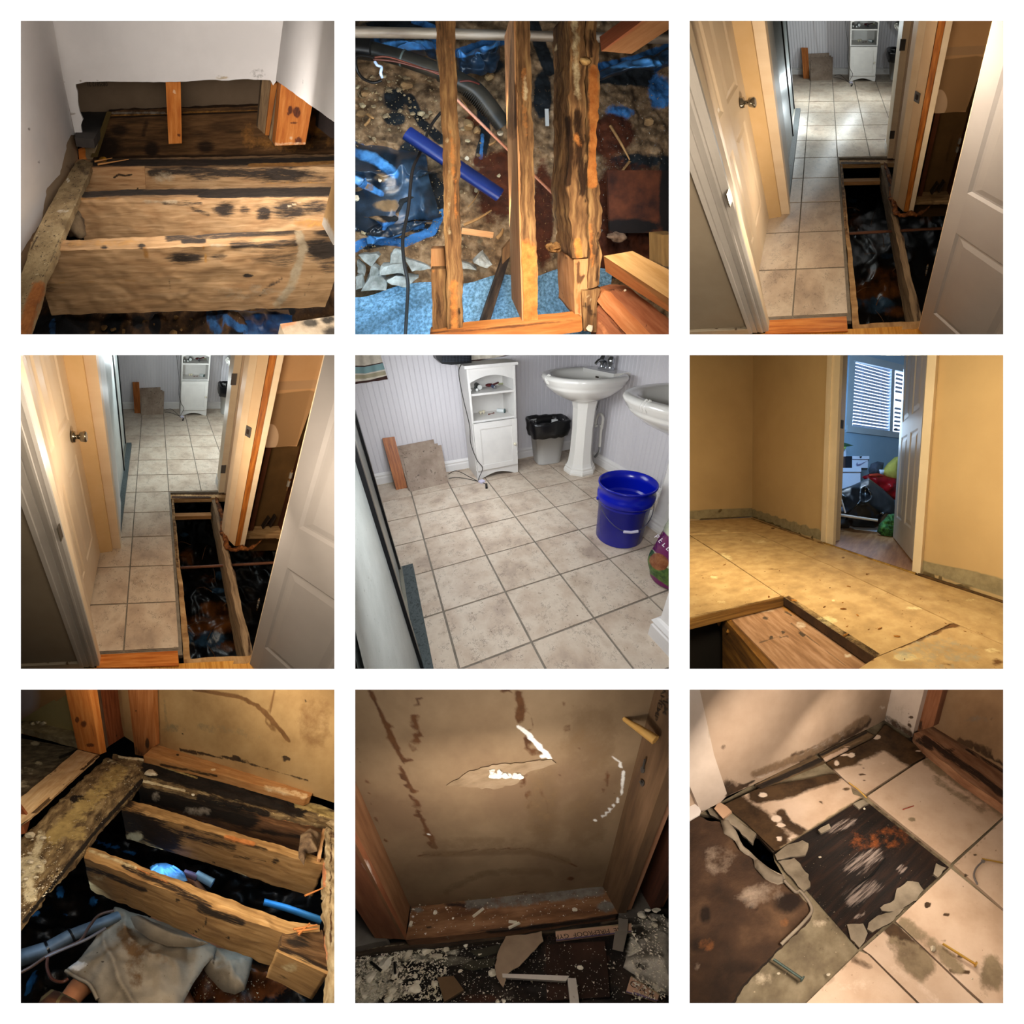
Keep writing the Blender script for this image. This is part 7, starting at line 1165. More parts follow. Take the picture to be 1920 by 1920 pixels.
    for k, (P_, c_) in enumerate((([(570, 1352), (480, 1380), (420, 1450), (370, 1530), (300, 1570), (180, 1620), (60, 1700), (-60, 1760)], '4a3a34'), ([(520, 1460), (400, 1530), (260, 1590), (150, 1640)], '5a5a62'), ([(165, 1640), (160, 1700), (190, 1770), (250, 1790), (290, 1770)], '4a2c24'))):
        emit(T, 'cable', tube([Q(p, -.36) for p in P_], .008, 8, smooth=6), mp('cable_'+c_, [c_], .4), label=[f'{x}, {w}' for x in ('brownish cable strung over the grey pipe', 'thin grey cable under the grey pipe', 'reddish cable loop below the pipe strap')][k], cat='cable')
    # person working underneath
    p = thing('person', f'person in dusty grey t-shirt crouching under the joists, {w}', 'person')
    skin = mk('skin', ['a86a48', 'b87a56', 'c28862'], ns=6, rough=.55, bump=.05); zs = -.50
    J = [Q((1000, 2150), -.72), Q((840, 1800), -.66), Q((760, 1560), -.62), Q((860, 1440), -.60), Q((920, 1360), -.62), Q((960, 1270), -.64), Q((480, 1720), -.60), Q((350, 1830), -.56), Q((230, 2000), -.56), Q((150, 2150), -.6), Q((1150, 1560), -.66), Q((1270, 1720), -.68), Q((1150, 1300), -.66), Q((1060, 1180), -.60), Q((985, 1135), -.52)]
    E_ = [(0, 1), (1, 2), (2, 3), (3, 4), (4, 5), (2, 6), (6, 7), (7, 8), (8, 9), (3, 10), (10, 11), (10, 12), (12, 13), (13, 14)]
    R_ = [.15, .14, .13, .07, .07, .085, .075, .060, .048, .04, .06, .055, .045, .036, .03]
    emit(T, 'body', skinned(J, E_, R_), skin, p)
    sh = mk('dusty_shirt', ['756a5b', '887c6b', '968a79'], ns=6, detail=8, rough=.95, s=(('4e3620', '6e5234'), ('2a221a', '3e342a'), ('b0a8a0', 'c4bcb4')), amp=.7, sn=18, bump=.3, bs=70, speck=('5a4830', 70, .68))
    def folds(P, d):
        q = T.q(P); a = (q[:, 0]*.85-q[:, 1]*.53)/30; f = .022*((1-np.abs(np.sin(a*.5+1.3*fbm(P, 4, 3, 2))))**2-.4)*np.minimum(d*4, 1)+.012*fbm(P, 9, 5, 3); a2 = (q[:, 0]+q[:, 1]*.1)/22; k = np.clip((q[:, 0]-850)/150, 0, 1); return f*(1-k)+k*.008*np.sin(a2+fbm(P, 6, 5, 2))*np.minimum(d*3, 1)
    shp = ragged([(575, 1330), (700, 1370), (900, 1440), (1100, 1530), (1200, 1580), (1180, 1640), (1120, 1700), (1060, 1790), (1000, 1900), (985, 2010), (500, 2010), (470, 1900), (420, 1810), (350, 1770), (275, 1735), (275, 1715), (350, 1665), (400, 1600), (430, 1560), (480, 1490), (520, 1420), (575, 1330)], 4, 10, 2)[:-1]
    emit(T, 'shirt', puff([Q(q, -.50) for q in shp], up, .075, .009, folds, .42), sh, p, st=[('R', [(640, 1500), (720, 1620), (700, 1780)], 60, .6), ('R', 760, 1600, 60, 60, .5), ('G', 470, 1610, 6, 5, .9), ('G', 500, 1668, 8, 6, .9), ('R', 400, 1725, 14, 5, .8), ('R', [(800, 1560), (900, 1700)], 40, .4), ('C' if False else 'B', 340, 1690, 60, 30, .8)])
    emit(T, 'shirt_roll', puff([Q(q, -.42) for q in ((672, 1400), (720, 1385), (800, 1420), (1000, 1500), (1150, 1555), (1060, 1575), (900, 1570), (790, 1530), (700, 1465))], up, .05, .009, lambda P, d: .006*np.sin(fbm(P, 9, 3, 2)*4), .5), sh, p)
    emit(T, 'shirt_sleeve', puff([Q(q, -.56) for q in ragged([(1180, 1580), (1300, 1600), (1420, 1650), (1400, 1750), (1370, 1840), (1310, 1868), (1240, 1850), (1150, 1760), (1110, 1700), (1180, 1580)], 3, 10, 5)[:-1]], up, .09, .010, lambda P, d: .008*np.sin(fbm(P, 7, 8, 3)*6)*np.minimum(d*3, 1), .5), sh, p, st=[('G', [(1190, 1590), (1180, 1680)], 10, .5)])
    emit(T, 'shirt_hem', tube([Q((275, 1722), -.47), Q((350, 1768), -.46), Q((420, 1806), -.46), (Q((470, 1896), -.47))], .010, 8, smooth=5), sh, p)
    gl = mk('blue_glove', ['5a9ad8', '74b0e8'], ns=8, rough=.45, bump=.25); zg = -.36
    hand = Geo(); hand.join(puff([Q(q, zg) for q in ((790, 1085), (830, 1065), (890, 1062), (950, 1085), (1000, 1120), (1020, 1170), (900, 1200), (800, 1150))], up, .03, .008, lambda P, d: .003*np.sin(T.q(P)[:, 0]/9)*np.minimum(d*3, 1), .5))
    for a, b, c in (((930, 1085), (975, 1115), (1008, 1160)), ((915, 1092), (955, 1130), (985, 1172)), ((895, 1100), (930, 1140), (955, 1178)), ((875, 1105), (900, 1145), (915, 1180)), ((835, 1080), (800, 1110), (790, 1150))): hand.join(tube([Q(a, zg+.02), Q(b, zg+.016), Q(c, zg-.01)], [.011, .010, .007], 10, smooth=4))
    gv = emit(T, 'glove', hand, gl, p)
    emit(T, 'glove_cuff', tube([Q((1075, 1130), zg-.02), Q((1175, 1185), zg-.04)], [.028, .032], 16), mp('pale_blue_cuff', ['8cc0ec', 'a0d0f4'], .5), p); emit(T, 'forearm', tube([Q((1000, 1120), zg-.02), Q((1080, 1150), zg-.03)], [.022, .026], 16), mk('blue_lit_skin', ['6a5c78', '7a6a86'], ns=6, rough=.6), p)  # forearm skin with the blue light put into its colour
    emit(T, 'cap', puff([Q(q, -.46) for q in ((90, 1960), (130, 1880), (190, 1835), (240, 1850), (340, 1900), (400, 2000), (90, 2010))], up, .05, .012), mk('brown_check', ['3e2414', '54331e'], ns=5, rough=.85, s=('6a5a38', '4a4034', None), amp=.05, soft=.05), p, st=[('R', [(270, 1835), (200, 1960)], 10, 1), ('R', [(200, 1835), (120, 1900)], 8, 1), ('R', [(240, 1845), (370, 1920)], 8, 1)])
    emit(T, 'blue_hose', tube([Q((1488, 1300), -.42), Q((1620, 1335), -.42), Q((1840, 1412), -.42)], .022, 14), mp('blue_hose_m', ['2f7ab8', '4a96d0'], .4), label=f'blue hose seen between second and nearest joists at the right, {w}', cat='hose')
    lamp(T, (-.15, .1, .5), (-.05, .05, 1.6), .2, 13, (1, .87, .70), .2); lamp(T, (-.28, -.3, .95), (-.4, -.4, 2.0), .5, 15, (1, .86, .68), .12)
    lamp(T, (-.15, .25, .8), (-.05, .45, 1.6), .4, 7, (1, .88, .72), .2)
    unseen_lampr(T, tuple(Q((900, 1010), -.26)), tuple(Q((950, 1130), -.5)), .25, .7, (.45, .72, 1.0), .1); bulb(T, Q((200, 330), .3), 1.6, (1, .85, .66)); unseen_lampr(T, tuple(Q((1500, 1180), -.26)), tuple(Q((1560, 1330), -.5)), .25, 1.0, (.4, .7, 1.0), .1)
    unseen_lampr(T, tuple(Q((120, 1350), -.2)), tuple(Q((150, 1700), -.7)), .2, .8, (.45, .7, 1.0), .15)
def build_T8():
    w = 'bottom middle picture'; T = Bay(1, 2, w, down=(1050, 2972), h=1.0); up = np.array([0, 0, 1.]); Q = lambda q, z=0: T.on(q, z=z)
    (pW, nW), dW = vplane(T, (335, 1328), (1515, 1205), .04); W = lambda q, o=0: T.on(q, pl=(pW+nW*o, nW))
    DW = mk('soaked_drywall', ['715a42', '7f684d', '8b7458'], ns=3.5, detail=8, rough=.9, s=(('3a200c', '5c3a1c'), ('5f4a32', '725a3e'), ('d8d4cc', 'efece6')), amp=(.75, .45, .5), sn=22, soft=.16, bump=.1)
    st = []
    A = [(90, -40), (105, 30), (150, 120), (165, 180), (200, 230), (225, 290), (250, 340), (265, 390), (292, 440), (285, 490), (310, 520), (322, 570), (345, 610), (340, 650), (382, 700), (392, 760), (422, 800), (430, 860), (462, 900), (470, 940), (492, 968)]
    rs = random.Random(4)
    st += [('R', A, 13, .8)]; 
    for a, b in zip(A[:-1], A[1:]):
        for k in range(2): t = rs.random(); x = a[0]+(b[0]-a[0])*t; y = a[1]+(b[1]-a[1])*t; st.append(('R', x-rs.uniform(-8, 26), y, rs.uniform(14, 30), rs.uniform(5, 9), .9))
    B = [(405, -20), (395, 60), (370, 110), (350, 180), (365, 230), (390, 290), (362, 330), (350, 380), (318, 440)]
    for a, b in zip(B[:-1], B[1:]): 
        for k in range(2): t = rs.random(); st.append(('R', a[0]+(b[0]-a[0])*t, a[1]+(b[1]-a[1])*t, rs.uniform(20, 38), rs.uniform(9, 16), .8))
    for k in range(13): y = 20+k*31; st.append(('R', 1000+rs.uniform(-12, 12)+k*6, y, rs.uniform(26, 44), rs.uniform(7, 12), .9)); 
    for k in range(9): y = 520+k*26; st.append(('R', 1020+k*7, y, rs.uniform(18, 34), 8, .75))
    st += [('R', 930, 5, 80, 8, .8), ('R', [(1290, 20), (1265, 160), (1300, 300)], 5, .5), ('R', [(1385, 10), (1330, 120), (1310, 250)], 6, .6), ('R', [(1560, 480), (1535, 600), (1500, 640)], 9, .6), ('R', [(1130, 610), (1180, 700), (1195, 800)], 10, .6), ('R', 1120, 860, 60, 60, .45), ('R', 1085, 200, 16, 60, .6), ('R', 1110, 380, 60, 16, .7),
           ('R', [(380, 1015), (600, 1005), (760, 980), (1050, 972), (1200, 1015), (1350, 1080)], 8, .62), ('G', [(460, 940), (900, 940), (1150, 960)], 50, .45), ('G', [(420, 1010), (700, 1000), (1060, 990), (1300, 1050)], 26, .6), ('G', 1150, 700, 130, 300, .6), ('G', 1450, 300, 220, 300, .5), ('G', 1400, 800, 180, 240, .5),
           ('G', [(560, 1230), (760, 1130), (1000, 1110), (1200, 1120)], 30, .5), ('R', 1322, 1158, 22, 14, .8), ('R', [(950, 1250), (1100, 1235)], 6, .6), ('R', [(10, 350), (30, 450), (70, 560), (90, 680), (130, 800), (190, 930)], 5, .6),
           ('B', [(1012, 232), (1060, 275), (1100, 320), (1150, 375), (1188, 415)], 13, 1.1), ('B', [(1150, 375), (1140, 420)], 6, .9), ('B', [(1575, 418), (1615, 445), (1640, 500), (1640, 610), (1600, 690), (1550, 745), (1512, 782)], 9, .85), ('B', [(1480, 795), (1430, 820)], 4, .9), ('B', 452, 882, 8, 8, .9), ('R', 512, 232, 6, 14, .4), ('R', 820, 800, 20, 26, .35), ('R', 940, 875, 8, 8, .5)]
    for k in range(46): st.append(('R', rs.uniform(1180, 1640), rs.uniform(0, 900), rs.uniform(6, 14), rs.uniform(3, 6), rs.uniform(.4, .7)))
    struct(T, 'wall_back', poly([W(q) for q in ((-60, -100), (1850, -100), (1840, 0), (1515, 1206), (335, 1332), (-10, 560), (-60, 440))], -nW*.012, sp=.011), DW, st=st, smooth=False)
    # torn patch
    emit(T, 'torn_patch', poly([W(q, .004) for q in ragged([(560, 590), (700, 500), (840, 462), (1000, 450), (1200, 428), (1230, 455), (1050, 510), (1000, 570), (850, 610), (700, 600), (560, 590)], 5, 6, 4)[:-1]], -nW*.003, sp=.015), mk('torn_paper_layer', ['78634a', '867056', '917c62'], scale=(1, 3, 3), ns=14, rough=.95, bump=.3), label=f'long torn paper patch in the middle of the stained board, {w}', cat='patch', smooth=False)
    for k, (x, y, rx, ry) in enumerate(((860, 530, 40, 24), (925, 525, 36, 22), (985, 528, 40, 18), (840, 500, 22, 14), (885, 505, 18, 16), (1010, 535, 24, 12))):
        c = W((x, y), .006); d = np.linalg.norm(c-T.eye)/1920; emit(T, 'gypsum_lump', blob(c, (rx*d, .01, ry*d), .25, k, 2, 2, 4), mp('gypsum_white', ['cfc8ba', 'ded8cc'], .9, ns=20), label=f'white gypsum lump exposed in the torn patch, {w}', cat='lump', group=f'gypsum lumps in the torn patch, {w}', smooth=False)
    # studs: inner side face and bright front edge
    RD = mk('red_stud_face', ['6a3a20', '7c4a2c', '8c5a3a'], scale=(1, 7, 7), ns=4, detail=6, rough=.8, s=(('2a160c', '4a2a18'), ('a8968a', 'c0b0a4'), None), amp=.5, sn=20, bump=.12); BR = mk('brown_stud_side', ['4c3622', '5c442c', '6a5038'], scale=(1, 7, 7), ns=4, rough=.85, s=(('1c130b', '33241a'), None, None), amp=.5, sn=20, bump=.12); PK = mk('pinkish_stud_edge', ['9a6a4a', 'a97858', 'b78868'], scale=(1, 7, 7), ns=4, rough=.75, s=(('5a3a28', '6a4a34'), None, None), bump=.1)
    def vface(name, qa, qb, z, ext, m, l_, H=1.3, st=None, par=None):
        a = Q(qa, z); b = Q(qb, z); return emit(T, name, hexa([a, b, b+up*H, a+up*H], ext, sp=.03), m, par, st=st, label=l_ and f'{l_}, {w}', cat='stud' if l_ else None, smooth=False)
    t = thing('stud', f'red brown stud standing left of the wall board, {w}', 'stud')
    vface('side_face', (336, 1330), (306, 1530), .04, (-.01, .0, 0), mk('orange_brown_side', ['6a4428', '7c5434', '8a6242'], scale=(1, 7, 7), ns=4, rough=.8, bump=.12), None, par=t); vface('front_face', (306, 1530), (120, 1520), .04, (0, .02, 0), RD, None, st=[('G', [(20, 940), (90, 1120), (130, 1200)], 5, .8), ('R', 60, 560, 40, 200, .3)], par=t)
    t = thing('stud', f'brown stud with pinkish edge at the right of the board, {w}', 'stud')
    vface('side_face', (1515, 1205), (1606, 1368), .04, (.03, .0, 0), BR, None, st=[('R', 1770, 480, 8, 20, .9), ('R', 1695, 740, 10, 16, .8), ('R', 1690, 880, 8, 40, .6)], par=t); vface('front_edge', (1606, 1368), (1690, 1345), .04, (0, .02, 0), PK, None, par=t)
    for k, (a, b) in enumerate((((1768, 490), (1800, 425)), ((1765, 572), (1768, 560)))): 
        n_, _ = vplane(T, (1515, 1205), (1606, 1368), .04); A_ = T.on(a, pl=n_)+n_[1]*.003; B_ = T.on(b, pl=n_)+n_[1]*.012; emit(T, 'nail', tube([A_, B_], .003, 6).join(tube([A_, A_+n_[1]*.002], .009, 8)), mp('grey_nail', ['4e4a46'], .5, metal=.6), label=(f'bent nail driven in the right stud side, {w}', f'nail head low in the right stud side, {w}')[k], cat='nail')
    n_, d_ = vplane(T, (1515, 1205), (1606, 1368), .04)
    for k in range(3):
        c = T.on((1868+k*22, 92), pl=n_)+n_[1]*.002; V, F = letters(('AHEMP', 'T', 'HEM')[k] if k != 1 else 'II-', .022, .002); emit(T, 'stamp', Geo().add(c+V[:, :1]*up*-1+V[:, 1:2]*d_, F), mp('stamp_dark', ['33261a']), label=f'faint dark grade stamp at the top of the right stud, {("leftmost line", "middle line", "rightmost line")[k]}, {w}', cat='stamp', smooth=False)
    emit(T, 'splinter', tube([T.on(q, pl=n_)+n_[1]*o for q, o in (((1735, 108), .07), ((1800, 190), .05), ((1830, 225), .04), ((1888, 302), .02))], [.004, .006, .008, .011], 6), mp('yellow_splinter', ['c09048', 'd4a860'], .7), label=f'yellow wood splinter sticking out at the upper right, {w}', cat='splinter')
    t = thing('stud', f'dark red stud at the right edge, {w}', 'stud'); vface('side_face', (1738, 1215), (1812, 1345), .03, (.03, 0, 0), mk('dark_red_side', ['3a1c10', '4a2616', '58301e'], scale=(1, 7, 7), ns=4, rough=.8), None, par=t); vface('front_edge', (1812, 1345), (1885, 1330), .03, (0, .02, 0), RD, None, par=t)
    # plates
    def top(nm, qs, z, dep, m, l_, cat, st=None, wp=.002, sp=.011, seed=1, smooth=True): return emit(T, nm, poly(T.ons(qs, z=z), (0, 0, -dep), sp=sp).warp(wp, 16, seed), m, st=st, label=f'{l_}, {w}', cat=cat, smooth=smooth)
    PL = mk('dirty_sole_plate', ['5c3c26', '7a5438', '8f694a'], scale=(1, 4, 4), ns=6, detail=8, rough=.85, s=(('1a120c', '362820'), ('5e5850', '7c756c'), ('d8d2c6', 'ece8e0')), amp=(.7, .6, .7), sn=24, soft=.16, bump=.3, speck=[('d0c8b8', 60, .68)])
    top('sole_plate', [(345, 1328), (1515, 1206), (1612, 1372), (1230, 1425), (890, 1475), (600, 1505), (308, 1532)], .04, .05, PL, 'dirty brown sole plate strewn with crumbs', 'timber', [('G', [(700, 1310), (1000, 1290), (1300, 1250), (1500, 1230)], 40, .7), ('G', 1540, 1330, 60, 40, .8), ('R', [(560, 1310), (760, 1330), (740, 1300)], 22, .6), ('R', [(820, 1480), (1230, 1440), (1600, 1385)], 16, .7), ('R', 450, 1455, 24, 10, .8), ('R', [(370, 1520), (860, 1470)], 6, .7), ('B', 350, 1390, 16, 12, .8), ('G', 380, 1350, 50, 20, .6), ('B', 860, 1300, 80, 5, .4)])
    top('grey_plate', [(-60, 1310), (60, 1350), (140, 1362), (200, 1535), (10, 1572), (-60, 1580)], .03, .04, mk('grey_plate_top', ['4a443e', '5e5850', '6e6860'], ns=8, rough=.95, speck=('b0a89c', 60, .69)), 'grey dusty plate end at the left', 'timber')
    top('grey_plate', [(1605, 1370), (1690, 1345), (1738, 1220), (1812, 1345), (1760, 1400), (1640, 1400)], .025, .04, mk('grey_plate_top', ['4a443e', '5e5850', '6e6860'], ns=8, rough=.95), 'grey dusty plate end between the right studs', 'timber')
    top('dark_ledge', [(-60, 1590), (300, 1545), (600, 1512), (890, 1482), (1230, 1432), (1600, 1385), (1640, 1410), (1300, 1475), (880, 1530), (500, 1575), (0, 1620), (-60, 1630)], .0, .03, mk('dark_ledge_wood', ['2a2018', '3c3024', '524434'], scale=(1, 6, 6), ns=8, rough=.85, s=(('0c0906', '1a140e'), ('8a7a60', 'a8987c'), None)), 'damp dark ledge below the sole plate', 'timber', [('R', [(600, 1540), (900, 1500), (1500, 1430)], 14, .8), ('G', [(60, 1590), (300, 1560)], 5, .5)], .004)  # ledge in a darker wood than the sole plate
    # floor
    FL = mk('mouldy_floor', ['0f0b08', '1d1611', '30261e'], ns=10, detail=9, rough=.8, s=(('8f8672', 'cdc5b2'), ('2a1a12', '46291a'), ('4a463c', '6a6456')), amp=(.8, .5, .6), sn=14, soft=.12, bump=.6, bs=60, speck=[('a8a092', 70, .68)])
    P4 = T.ons([(-60, 1560), (1990, 1330), (1990, 2010), (-60, 2010)], z=-.03)
    emit(T, 'floor_debris', field(*P4, (190, 80), lambda u, v, P: np.stack([u*0, u*0, fbm(P, 9, 3, 4)*.012], 1)), FL, st=[('R', 120, 1700, 200, 90, .75), ('R', 60, 1850, 120, 90, .7), ('R', 300, 1640, 160, 40, .7), ('R', 420, 1640, 160, 40, .7), ('R', 230, 1840, 120, 60, .65), ('R', 560, 1600, 120, 40, .5), ('B', 600, 1660, 130, 30, .8), ('B', 280, 1740, 60, 60, .6), ('R', 1800, 1600, 130, 240, .8), ('R', 1700, 1450, 80, 60, .6), ('G', 1350, 1700, 200, 160, .8), ('R', 950, 1890, 60, 20, .5), ('G', 760, 1890, 120, 30, .8)], label=f'black mouldy floor covered with plaster dust, {w}', cat='floor debris')
    top('dark_square_board', [(1165, 1562), (1530, 1540), (1562, 1880), (1172, 1905)], -.012, .012, mk('dark_stained_board', ['1e120c', '2e1d14', '3e281c'], ns=6, detail=8, rough=.75, speck=[('a89c8c', 80, .70)]), 'dark stained square of board on the floor', 'board', None, .001)
    for k, qs in enumerate(([(640, 1700), (700, 1660), (860, 1640), (850, 1690), (720, 1720)], [(700, 1600), (890, 1560), (880, 1610), (760, 1640)])): top('bent_shingle', qs, -.012+.004*k, .006, mk('olive_scrap', ['2c2a20', '3a372b'], ns=8, rough=.8), ('dark olive scrap left of the torn paper', 'second olive scrap nearer the sole plate')[k], 'scrap', None, .001)
    CH = mp('plaster_white', ['c2b8a0', 'd6cdb8', 'e0d8c6'], .95, ns=14)
    big = [((365, 1840), 46), ((600, 1530), 38), ((245, 1740), 32), ((98, 1760), 40), ((180, 1690), 44), ((1376, 1700), 26), ((680, 1555), 30), ((765, 1622), 16), ((645, 1722), 20), ((490, 1800), 26), ((500, 1630), 34), ((560, 1590), 26), ((330, 1620), 30), ((838, 1730), 34), ((1345, 1348), 18), ((490, 1362), 20), ((225, 1850), 30), ((205, 1890), 34), ((60, 1870), 26), ((20, 1780), 30), ((1080, 1785), 8), ((905, 1800), 14), ((1700, 1690), 24), ((1838, 1820), 26), ((1840, 1350), 24), ((1790, 1350), 18), ((1830, 1440), 20), ((1760, 1380), 30), ((870, 1910), 18), ((910, 1905), 18), ((880, 1510), 14), ((600, 1400), 10), ((430, 1600), 30), ((150, 1650), 28), ((370, 1755), 20), ((385, 1790), 18)]
    names = ['round white plaster flake low at the left of the brown square', 'pointed white plaster flake at the edge of the sole plate', 'flat flake with a nail through it', 'round pale flake near the left edge', 'broad flat flake above the nail flake', 'upright white flake on the dark square board', 'white flake right of the pointed one']
    for k, (q, r) in enumerate(big):
        c = Q(q, -.01 if q[1] > 1500 else .045); rr = r*np.linalg.norm(c-T.eye)/1920; g = blob(c, (rr*rs.uniform(.7, 1.1), rr*rs.uniform(.6, 1), rr*.3), .2, k, 2, 2, 6)
        emit(T, 'plaster_flake', g, CH, label=f'{names[k]}, {w}' if k < len(names) else f'pale plaster flake among the loose debris, {w}', cat='flake', group=f'plaster flakes, {w}', smooth=False)
    scatter(T, 1300, (0, 1580, 560, 1900), -.012, 9, CH, 'plaster_crumbs', 2, label=f'white plaster crumbs over the left of the floor, {w}', cat='crumbs'); scatter(T, 500, (560, 1540, 1200, 1910), -.012, 5, CH, 'plaster_crumbs', 3, label=f'white plaster crumbs over the middle of the floor, {w}', cat='crumbs')
    scatter(T, 260, (340, 1230, 1560, 1510), .046, 5, CH, 'plaster_crumbs', 4, label=f'white plaster crumbs on the sole plate, {w}', cat='crumbs', keep=lambda x, y: 1345-.1*x < y < 1555-.12*x); scatter(T, 220, (1180, 1550, 1650, 1900), -.006, 4, CH, 'plaster_crumbs', 6, label=f'white specks on the dark square board, {w}', cat='crumbs')
    for k, (a, b) in enumerate((((722, 1390), (785, 1340)), ((940, 1460), (1005, 1428)), ((335, 1450), (345, 1420)), ((990, 1425), (940, 1420)))): emit(T, 'plaster_stick', tube([Q(a, .05), Q(b, .05)], .006, 6), CH, label=[f'{x}, {w}' for x in ('narrow pale plaster stick on the sole plate', 'second pale stick at the front of the sole plate', 'short pale stick at the left of the sole plate', 'small pale stick lying across the second one')][k], cat='stick', smooth=False)
    emit(T, 'nail', tube([Q((245, 1740), .0), Q((240, 1668), .0)], .004, 6), mp('black_nail', ['14110e'], .5), label=f'black nail through a plaster flake, {w}', cat='nail'); emit(T, 'nail', tube([Q((95, 1668), -.005), Q((160, 1722), -.005)], .005, 6), mp('black_nail', ['14110e'], .5), label=f'black nail lying at the left of the floor, {w}', cat='nail')
    # larger debris
    PP = mk('torn_brown_paper', ['6e5a48', '7e6a56', '8b7762'], ns=5, rough=.9, bump=.08)
    pts = ragged([(925, 1515), (1040, 1510), (1142, 1488), (1152, 1545), (1060, 1640), (1000, 1700), (935, 1740), (905, 1825), (868, 1760), (855, 1690), (880, 1600), (925, 1515)], 4, 7, 8)[:-1]
    emit(T, 'torn_paper', poly([Q(q, .035) for q in pts], (0, 0, -.004), sp=.02).move(lambda V: V+np.stack([V[:, 0]*0, V[:, 0]*0, .05*(V[:, 1]-V[:, 1].min())], 1)), PP, label=f'large torn piece of brown drywall paper standing on the floor, {w}', cat='paper')
    top('brown_square', [(500, 1762), (602, 1752), (665, 1838), (545, 1912)], .0, .012, mk('brown_board_scrap', ['5c4630', '6a5238'], ns=5, rough=.9), 'brown four sided board scrap on the black floor', 'scrap', None, 0)
    TS = mk('printed_strip', ['a8846a', 'b8947a'], ns=5, rough=.85, s=('6a5a78', '8a7a5c', None), amp=.1, soft=.05)
    def strip(name, qs, txt, label, cq, ang, size, z):
        t = thing(name, label, 'strip'); emit(T, 'strip_board', poly(T.ons(qs, z=z), (0, 0, -.012), sp=.012), TS, t, st=[('R', [qs[3], qs[2]], 5, .9), ('G', [qs[0], qs[1]], 6, .8)], smooth=False)
        a = Q(cq, z+.001); X = nrm(Q((cq[0]+math.cos(ang)*10, cq[1]+math.sin(ang)*10), z+.001)-a); Y = np.cross(up, X)
        emit(T, 'lettering', print_on(txt, a, X, Y, size, .004), mp('ink_dark', ['33241c']), t, smooth=False)
    strip('drywall_tape', [(1226, 1478), (1692, 1428), (1694, 1478), (1232, 1535)], 'THE  FIREPROOF  GYPSU', f'pinkish printed drywall edge strip with upside down lettering, {w}', (1420, 1492), math.pi-.115, .026, .012)
    strip('drywall_tape', [(1690, 1752), (1872, 1866), (1850, 1906), (1660, 1850)], 'B O A R D', f'torn printed drywall edge scrap at the lower right, {w}', (1762, 1838), .5, .028, .02)
    for k, qs in enumerate(([(1612, 1398), (1672, 1402), (1668, 1490), (1610, 1480)], [(1590, 1480), (1668, 1478), (1640, 1605), (1576, 1590)])): top('grey_tape', qs, .02+.003*k, .002, mp('grey_tape_m', ['6a6258', '786f64'], .6), ('upper piece of grey tape over the printed strip', 'lower piece of grey tape hanging to the dark floor')[k], 'tape', None, 0, .03)
    mt = thing('metal_corner_strip', f'bent white metal strip at the bottom of the picture, {w}', 'strip'); mw = mk('chipped_white_metal', ['a39b90', 'b8b0a6'], ns=8, rough=.5, s=(('3a3028', '5a4c40'), None, None), amp=.6, sn=30)
    emit(T, 'long_leg', hexa(T.ons([(900, 1738), (1310, 1752), (1290, 1785), (902, 1762)], z=.04), (0, 0, -.012), sp=.015), mw, mt, st=[('R', 960, 1756, 8, 5, .8), ('R', 1150, 1766, 6, 4, .8)], smooth=False); emit(T, 'short_leg', hexa(T.ons([(1300, 1765), (1352, 1768), (1384, 2010), (1325, 2010)], z=.04), (0, 0, -.012), sp=.015), mw, mt, st=[('R', [(1320, 1820), (1340, 1880)], 4, .7)], smooth=False)
    g = puff([Q(q, -.02) for q in ragged([(1690, 1400), (1760, 1370), (1990, 1420), (1990, 1900), (1860, 1850), (1740, 1760), (1640, 1700), (1660, 1640), (1760, 1590), (1700, 1520), (1690, 1400)], 6, 10, 2)[:-1]], up, .05, .010, lambda P, d: .02*fbm(P, 16, 3, 4), .5)
    emit(T, 'plaster_heap', g, mk('dusty_plaster_heap', ['5c554a', '8f877a', 'b5ac9c'], ns=9, detail=9, rough=.98, s=(('1e1a16', '3a342c'), None, None), amp=.8, sn=20, bump=.8, bs=80), label=f'grey white heap of crumbled plaster at the right, {w}', cat='heap', st=[('R', 1740, 1500, 50, 60, .7), ('R', 1760, 1690, 60, 30, .7), ('R', 1880, 1620, 30, 50, .5)])
    scatter(T, 500, (1640, 1380, 1900, 1900), .03, 8, CH, 'plaster_crumbs', 11, label=f'pale crumbs on the plaster heap at the right, {w}', cat='crumbs', keep=lambda x, y: x > 1690)
    lamp(T, (-.02, .17, .5), (.0, .40, 1.5), .32, 3.6, (1, .92, .84), .12); bulbc(T, (.0, .26, .48), 9, (1, .93, .86)); bulbc(T, (.0, .1, .48), 2, (1, .93, .86))
